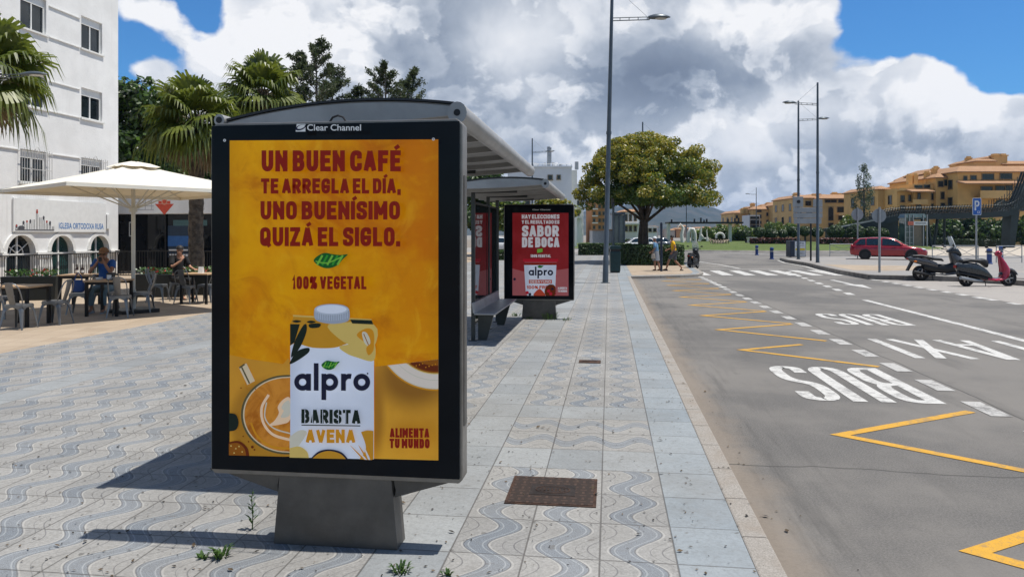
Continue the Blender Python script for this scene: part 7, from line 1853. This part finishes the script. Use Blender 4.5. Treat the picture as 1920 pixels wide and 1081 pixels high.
t, X, Zz = sc('sculpture', 'white spiky antler sculpture right of the white arch', 'sculpture', 1320, 100, .55, GS)
for pts in ([(1312, 452), (1314, 436), (1315, 424)], [(1314, 440), (1320, 447), (1326, 444), (1325, 431)], [(1326, 452), (1326, 444)], [(1310, 452), (1316, 447), (1328, 447), (1332, 452)]): b = MB(); b.tube([(X(p), 0, Zz(q_)) for p, q_ in pts], [.2, .14, .1, .06][:len(pts)], 7); b.build('antler', M_sculp, t, smooth=True)
t, X, Zz = sc('driftwood_boat', 'boat shaped frame of pale driftwood with white hoop on the lawn', 'sculpture', 1348, 92, .35)
for k in range(4): b = MB(); yy_ = -.5 + k * .33; b.tube([(X(1330), yy_ * .3, Zz(447)), (X(1338), yy_, Zz(454 - k)), (X(1352), yy_, Zz(455 - k)), (X(1366), yy_ * .6, Zz(450))], .07, 5); b.build('strake', M_drift, t)
for k in range(7): b = MB(); q_ = 1334 + k * 5; b.tube([(X(q_), -.6, Zz(449)), (X(q_), -.3, Zz(458)), (X(q_), .3, Zz(458)), (X(q_), .6, Zz(449))], .06, 5); b.build('rib', M_drift, t)
b = MB(); b.tube([(X(1350 + 7.5 * cos(radians(a))), 0, Zz(444 - 7 * sin(radians(a)))) for a in range(-20, 201, 20)], .14, 7); b.build('hoop', M_sculp, t, smooth=True)
for q_ in (1338, 1362): b = MB(); b.tube([(X(q_), 0, -.2), (X(q_), 0, Zz(455))], .07, 5); b.build('leg', M_drift, t)
t, X, Zz = sc('pergola', 'long dark roofed pergola on white legs across the far lawn', 'pergola', 1320, 108, .4)
b = MB(); b.box(X(1252), X(1390), -1, 2, Zz(419), Zz(416)); b.build('roof', M_dark, t)
for q_ in (1253, 1368): b = MB(); b.box(X(q_) - .2, X(q_) + .2, -.4, .1, -.3, Zz(419) - .003); b.build('leg', M_sculp, t)
for q_, tp in ((1260, 411), (1303, 410), (1315, 408), (1321, 412), (1326, 410), (1366, 410), (1379, 409), (1386, 408)): b = MB(); b.box(X(q_) - .1, X(q_) + .1, .2, .4, Zz(416) + .003, Zz(tp)); b.build('upright', M_dark, t)
t, X, Zz = sc('bench', 'white block bench at the right end of the far lawn', 'bench', 1409, 96, .3)
b = MB(); b.box(X(1401), X(1418), -.4, .4, Zz(447), Zz(444.5)); b.build('seat', M_sculp, t)
for q_ in (1402, 1410): b = MB(); b.box(X(q_), X(q_ + 2), -.35, .35, -.1, Zz(447) - .003); b.build('leg', M_sculp, t)
# ================================================================== PEOPLE
M_skin = mat('skin', (.42, .22, .14), .55, var=.06, scale=12); M_skin2 = mat('skin_tan', (.30, .145, .085), .55, var=.06, scale=12); M_hair = mat('hair_dark', (.015, .011, .009), .6, var=.3, scale=30); M_hairr = mat('hair_red', (.10, .02, .012), .6)
def skinned(name, nodes, edges, m, parent, root, sub=2):
    ks = list(nodes); ix = {k: i for i, k in enumerate(ks)}
    me = bpy.data.meshes.new(name); me.from_pydata([nodes[k][:3] for k in ks], [(ix[a], ix[b_]) for a, b_ in edges], []); o = bpy.data.objects.new(name, me); COL.objects.link(o)
    md = o.modifiers.new('skin', 'SKIN'); md.use_smooth_shade = True; md.branch_smoothing = .3
    if not me.skin_vertices: bpy.context.view_layer.update()
    for k in ks:
        sv_ = me.skin_vertices[0].data[ix[k]]; r = nodes[k][3]; sv_.radius = r if isinstance(r, tuple) else (r, r); sv_.use_root = (k == root)
    s = o.modifiers.new('sub', 'SUBSURF'); s.levels = sub; s.render_levels = sub
    bpy.context.view_layer.update()
    new = bpy.data.meshes.new_from_object(o.evaluated_get(bpy.context.evaluated_depsgraph_get())); o.modifiers.clear(); o.data = new; bpy.data.meshes.remove(me)
    new.materials.clear(); new.materials.append(m); new.polygons.foreach_set('use_smooth', [True] * len(new.polygons))
    if parent: o.parent = parent
    return o
def hand(nodes, edges, side, wrist, palm, curl):
    "palm node and five fingers beyond the wrist; curl = direction the finger tips bend"
    w = Vector(wrist); p = Vector(palm); d = (p - w).normalized(); cu = Vector(curl).normalized(); lat = d.cross(cu).normalized()
    nodes[side + 'palm'] = (*p, .026); edges.append((side + 'wr', side + 'palm'))
    for i, (off, L) in enumerate(((-.032, .058), (-.011, .072), (.011, .078), (.032, .068))):
        a = p + d * .035 + lat * off; m_ = a + d * L * .5 + cu * .010; e = a + d * L * .85 + cu * .03
        for nm, v, r in (('k', a, .0105), ('m', m_, .0095), ('t', e, .008)): nodes[f'{side}f{i}{nm}'] = (*v, r)
        edges += [(side + 'palm', f'{side}f{i}k'), (f'{side}f{i}k', f'{side}f{i}m'), (f'{side}f{i}m', f'{side}f{i}t')]
    a = p - d * .015 + lat * .045; e = a + d * .045 + lat * .018 + cu * .012
    nodes[side + 'th0'] = (*a, .0125); nodes[side + 'th1'] = (*e, .0095); edges += [(side + 'palm', side + 'th0'), (side + 'th0', side + 'th1')]
def body(pose, skin, parent):
    "pose: dict of joints; x forward, y left, z up"
    g = pose; n = {}; e = []
    n['pel'] = (*g['pel'], (.125, .105)); n['bel'] = (*(Vector(g['pel']).lerp(Vector(g['chest']), .45)), (.118, .098)); n['chest'] = (*g['chest'], (.14, .105)); n['nb'] = (*(Vector(g['chest']).lerp(Vector(g['head']), .48)), .062); n['nk'] = (*(Vector(g['chest']).lerp(Vector(g['head']), .68)), .052)
    h = Vector(g['head']); f = Vector(g.get('look', (1, 0, 0))).normalized()
    n['h0'] = (*(h - Vector((0, 0, .055)) + f * .015), (.068, .072)); n['h1'] = (*(h + Vector((0, 0, .03))), (.078, .092)); n['h2'] = (*(h + Vector((0, 0, .095)) - f * .01), (.055, .06)); n['nose'] = (*(h - Vector((0, 0, .015)) + f * .092), .014)
    e += [('pel', 'bel'), ('bel', 'chest'), ('chest', 'nb'), ('nb', 'nk'), ('nk', 'h0'), ('h0', 'h1'), ('h1', 'h2'), ('h0', 'nose')]
    for s, sg in (('l', 1), ('r', -1)):
        n[s + 'sh'] = (*g[s + 'sh'], .058); n[s + 'el'] = (*g[s + 'el'], .040); n[s + 'wr'] = (*g[s + 'wr'], .026)
        e += [('nb', s + 'sh'), (s + 'sh', s + 'el'), (s + 'el', s + 'wr')]
        d = (Vector(g[s + 'wr']) - Vector(g[s + 'el'])).normalized(); hv = Vector(g.get(s + 'hand', tuple(d)))
        hand(n, e, s, g[s + 'wr'], tuple(Vector(g[s + 'wr']) + hv.normalized() * .06), g.get(s + 'curl', (0, -sg, .2)))
        n[s + 'hip'] = (*g[s + 'hip'], .092); n[s + 'kn'] = (*g[s + 'kn'], .056); k, a = Vector(g[s + 'kn']), Vector(g[s + 'an']); n[s + 'cf'] = (*(k.lerp(a, .35)), .056); n[s + 'an'] = (*g[s + 'an'], .036); n[s + 'toe'] = (*g[s + 'toe'], .03)
        e += [('pel', s + 'hip'), (s + 'hip', s + 'kn'), (s + 'kn', s + 'cf'), (s + 'cf', s + 'an'), (s + 'an', s + 'toe')]
        n[s + 'ear'] = (*(h + Vector((-f.y, f.x, 0)) * .088 * sg), .012); e.append(('h1', s + 'ear'))
    o = skinned('body', n, e, skin, parent, 'pel'); return n
def shirt(g, m, parent, sleeve=.55, name='shirt', hem=.04, long=0.0):
    p, c, h = Vector(g['pel']), Vector(g['chest']), Vector(g['head']); n = {}; e = []
    n['a'] = (*(p + Vector((0, 0, hem))), (.150, .128)); n['b'] = (*p.lerp(c, .5), (.142, .122)); n['c'] = (*(c + Vector((0, 0, .0))), (.162, .126)); n['d'] = (*c.lerp(h, .40), (.085, .08)); e += [('a', 'b'), ('b', 'c'), ('c', 'd')]
    for s in 'lr':
        a, b_ = Vector(g[s + 'sh']), Vector(g[s + 'el']); n[s + '0'] = (*a, .076); n[s + '1'] = (*a.lerp(b_, sleeve), .068); e += [('d', s + '0'), (s + '0', s + '1')]
    return skinned(name, n, e, m, parent, 'b')
def trousers(g, m, parent, to=.95, r=1.3, name='shorts'):
    n = {'p': (*(Vector(g['pel']) + Vector((0, 0, .03))), (.148, .124))}; e = []
    for s in 'lr':
        a, k, an = Vector(g[s + 'hip']), Vector(g[s + 'kn']), Vector(g[s + 'an']); n[s + 'h'] = (*a, .106); e.append(('p', s + 'h'))
        if to <= 1: n[s + 'k'] = (*a.lerp(k, to), .085 * r / 1.3); e.append((s + 'h', s + 'k'))
        else: n[s + 'k'] = (*k, .078); n[s + 'a'] = (*k.lerp(an, to - 1), .062); e += [(s + 'h', s + 'k'), (s + 'k', s + 'a')]
    return skinned(name, n, e, m, parent, 'p')
def shoes(g, m, parent):
    for s in 'lr':
        a, t_ = Vector(g[s + 'an']), Vector(g[s + 'toe']); d = t_ - a; d.z = 0; d.normalize(); base = Vector((a.x, a.y, min(a.z, t_.z))); side = Vector((-d.y, d.x, 0)); up = (t_ - a); pitch = up.z / max(.05, (Vector((up.x, up.y, 0))).length) if False else 0
        b = MB(); rings = []
        for f, w, hgt in ((-.07, .03, .05), (-.04, .042, .085), (.05, .045, .075), (.13, .05, .05), (.19, .035, .035), (.205, .015, .02)):
            c = base + d * f + Vector((0, 0, -.045 + (t_.z - a.z + .045) * max(0, f) / .2 if t_.z < a.z else -.045))
            rings.append([tuple(c + side * (w * cos(2 * pi * k / 10)) + Vector((0, 0, max(0, hgt * sin(2 * pi * k / 10))))) for k in range(10)])
        b.loft(rings); b.build('shoe', m, parent, smooth=True)
def hair(g, m, parent, name='hair', long=0.0, cap=None):
    h = Vector(g['head']); f = Vector(g.get('look', (1, 0, 0))).normalized(); b = MB(); n_ = 16
    rings = []
    for i in range(7):
        a = pi / 2 * i / 6; rings.append([tuple(h + Vector((0, 0, .045 + .112 * cos(a))) - f * .012 + Vector((cos(2 * pi * k / n_) * .105 * sin(a), sin(2 * pi * k / n_) * .105 * sin(a), 0))) for k in range(n_)])
    b.loft(rings)
    if long: b.loft([[tuple(h + Vector((cos(2 * pi * k / 10) * r - f.x * .06, sin(2 * pi * k / 10) * r - f.y * .06, z))) for k in range(10)] for r, z in ((.08, .10), (.085, 0), (.075, -.10), (.05, -.10 - long))])
    o = b.build(name, m, parent, smooth=True)
    if cap:
        s_ = Vector((-f.y, f.x, 0)); b = MB(); c = h + f * .085 + Vector((0, 0, .05))
        b.loft([[tuple(c + f * (.0 + .085 * j) + s_ * (.085 * (1 - .35 * j)) * q_ + Vector((0, 0, -.012 * j + zz_ - abs(q_) * .01))) for q_, zz_ in ((-1, 0), (-.5, .006), (0, .008), (.5, .006), (1, 0), (.5, -.004), (0, 0), (-.5, -.004))] for j in (0, .5, 1)]); b.build('cap_peak', m, o)
    return o
def eyes(g, parent, glasses=False):
    h = Vector(g['head']); f = Vector(g.get('look', (1, 0, 0))).normalized(); s = Vector((-f.y, f.x, 0))
    if glasses:
        b = MB()
        for q_ in (-1, 1): c = h + f * .088 + s * .034 * q_ + Vector((0, 0, .018)); b.loft([[tuple(c + f * dd + s * (.028 * cos(2 * pi * k / 10)) + Vector((0, 0, .02 * sin(2 * pi * k / 10)))) for k in range(10)] for dd in (0, .012)])
        b.tube([tuple(h + s * .09 + Vector((0, 0, .025))), tuple(h + f * .095 + s * .06 + Vector((0, 0, .03))), tuple(h + f * .102 + Vector((0, 0, .028))), tuple(h + f * .095 - s * .06 + Vector((0, 0, .03))), tuple(h - s * .09 + Vector((0, 0, .025)))], .005, 5)
        b.build('sunglasses', M_blackp, parent)
    else:
        for q_ in (-1, 1): b = MB(); b.ball(tuple(h + f * .078 + s * .033 * q_ + Vector((0, 0, .018))), .011, 8, m=6); b.build('eye', M_blackp, parent)
    b = MB(); b.ball(tuple(h + f * .078 - Vector((0, 0, .058))), (.012, .022, .006), 8, m=5); b.build('mouth', mat('lips', (.28, .08, .06), .5), parent)
WALK = dict(pel=(0, 0, .90), chest=(.05, 0, 1.25), head=(.10, 0, 1.54), look=(1, 0, -.1), lsh=(.05, .17, 1.35), rsh=(.05, -.17, 1.35), lel=(-.07, .23, 1.10), lwr=(.08, .22, .90), rel=(.08, -.23, 1.10), rwr=(.28, -.19, 1.0),
            lhip=(0, .085, .86), rhip=(0, -.085, .86), lkn=(.24, .09, .50), lan=(.36, .09, .085), ltoe=(.50, .09, .05), rkn=(-.05, -.09, .46), ran=(-.36, -.09, .14), rtoe=(-.28, -.09, .035))
STAND = dict(WALK, lkn=(.06, .09, .47), lan=(.03, .09, .07), ltoe=(.17, .09, .03), rkn=(-.04, -.09, .46), ran=(-.14, -.09, .08), rtoe=(0, -.09, .03), rel=(.02, -.24, 1.08), rwr=(.18, -.22, .92), lel=(0, .24, 1.08), lwr=(.20, .20, .95))
M_yshirt = mat('yellow_shirt', (.75, .42, .008), .8, bump=.2, bscale=18); M_short = mat('grey_shorts', (.085, .09, .105), .85, bump=.2, bscale=18); M_bshirt = mat('blue_top', (.10, .22, .36), .8, var=.35, scale=9); M_skirt = mat('grey_skirt', (.20, .22, .25), .85, var=.1); M_shoe = mat('dark_shoe', (.03, .022, .018), .6); M_capw = mat('white_cap', (.62, .63, .64), .7)
x, y = PX(1264, 35.3)
t = thing('person', 'walker in yellow shirt and dark grey shorts striding beside the blue post', 'person', (x, y, 0), YAW + pi - .25)
body(WALK, M_skin2, t); shirt(WALK, M_yshirt, t, .6); trousers(WALK, M_short, t, .95); shoes(WALK, M_shoe, t); hair(WALK, M_hair, t); eyes(WALK, t)
x, y = PX(1231, 35.3)
t = thing('person', 'walker in white cap, blue top and grey skirt left of the blue post', 'person', (x, y, 0), YAW + pi - .5); t.scale = (.96,) * 3
body(STAND, M_skin2, t); shirt(STAND, M_bshirt, t, .9); shoes(STAND, M_shoe, t); hc = hair(STAND, M_capw, t, 'cap', cap=True); eyes(STAND, t)
b = MB(); b.loft([[(.02 + r * cos(2 * pi * k / 16) * .9, r * 1.15 * sin(2 * pi * k / 16), z) for k in range(16)] for r, z in ((.135, .98), (.15, .88), (.175, .70), (.19, .50))]); b.build('skirt', M_skirt, t, smooth=True)
b = MB(); b.tube([(.12, .15, 1.32), (.02, -.02, 1.10), (-.06, -.16, .95)], .016, 6, flat=2.2); b.build('bag_strap', M_capw, t)
x, y = PX(1225, 35.0)
t = thing('handbag', 'small pale bag hanging from the hand of the walker in the white cap', 'bag', (x, y + .1, .58)); b = MB(); b.box(-.10, .10, -.05, .05, 0, .22, top=(-.07, .07, -.03, .03)); b.build('bag_body', mat('bag_beige', (.35, .31, .26), .7), t, bevel=.02); b = MB(); b.tube([(-.06, 0, .2), (-.03, 0, .34), (.03, 0, .34), (.06, 0, .2)], .008, 5); b.build('handle', MC['bag_beige'], t)
SIT = dict(pel=(-.02, 0, .56), chest=(.03, 0, .97), head=(.10, 0, 1.27), look=(1, 0, -.12), lsh=(.04, .185, 1.10), rsh=(.04, -.185, 1.10), lel=(.30, .22, .86), lwr=(.27, .06, 1.11), lhand=(0, -.5, .8), rel=(.30, -.22, .86), rwr=(.27, -.06, 1.11), rhand=(0, .5, .8), lcurl=(-1, 0, .1), rcurl=(-1, 0, .1),
           lhip=(.02, .095, .53), rhip=(.02, -.095, .53), lkn=(.46, .13, .50), lan=(.44, .13, .08), ltoe=(.58, .14, .03), rkn=(.46, -.13, .50), ran=(.42, -.13, .08), rtoe=(.56, -.14, .03))
M_tee = mat('blue_tee', (.02, .09, .30), .8, bump=.2, bscale=18); M_jean = mat('pale_jeans', (.13, .20, .25), .85, bump=.2, bscale=25); M_capb = mat('brown_cap', (.20, .10, .045), .8); M_blkc = mat('black_cloth', (.012, .012, .013), .85)
x, y = G(198, 583)
t = thing('person', 'seated man in brown cap, sunglasses and blue tee shirt drinking at the terrace table', 'person', (x, y, 0), FA(-75))
body(SIT, M_skin2, t); shirt(SIT, M_tee, t, .6); trousers(SIT, M_jean, t, 1.85, name='jeans'); shoes(SIT, mat('grey_shoe', (.2, .24, .27), .7), t); hair(SIT, M_capb, t, 'cap', cap=True); eyes(SIT, t, True)
b = MB(); b.lathe([(0, 0), (.032, 0), (.036, .085), (.031, .085), (.028, .01), (0, .01)], 14, (.30, 0, 1.12)); c = b.build('cup', M_blackp, None); c.location = t.location; c.rotation_euler = t.rotation_euler; tag(c, 'dark cup held in both hands of the man in the cap', 'cup')
SIT2 = dict(SIT, look=(.75, -.5, -.1), lel=(.14, .27, .84), lwr=(.38, .22, .79), lhand=(1, -.2, 0), rel=(.16, -.27, .86), rwr=(.30, -.10, 1.02), lcurl=(0, 0, -1))
x, y = G(333, 560)
t = thing('person', 'seated woman in black with dark red hair at the table by the palm trunk', 'person', (x, y, 0), FA(-25))
body(SIT2, M_skin, t); shirt(SIT2, M_blkc, t, .9); trousers(SIT2, M_blkc, t, 1.9, name='trousers'); shoes(SIT2, M_shoe, t); hair(SIT2, M_hair, t, long=.12); eyes(SIT2, t)
# ================================================================== LITTER ON THE GROUND
M_leaf = mat('dry_leaf', (.085, .06, .035), .9, var=.5, scale=20); M_leaf2 = mat('dark_speck', (.03, .026, .022), .9)
rs = random.Random(77); b = MB()
for i in range(3800):
    if rs.random() < .955: x, y = rs.uniform(-5, .85), 2.6 + 17 * rs.random() ** 1.6
    else: x, y = rs.gauss(1.0, .16), 2.0 + 24 * rs.random()
    z = .004 if x < .88 else RZ + .004
    s = rs.uniform(.005, .014) * (1 if rs.random() < .9 else 1.9); a = rs.uniform(0, 2 * pi)
    u = Vector((cos(a), sin(a), rs.uniform(-.2, .2))); v = Vector((-sin(a), cos(a), rs.uniform(-.3, .3))) * rs.uniform(.3, .7); c = Vector((x, y, z + s * .3))
    b.add([c - u * s, c - v * s * .8 + Vector((0, 0, s * .15)), c + u * s, c + v * s], [(0, 1, 2, 3)], 0 if rs.random() < .55 else 1)
stuff(b.build('leaf_litter', [M_leaf, M_leaf2]))
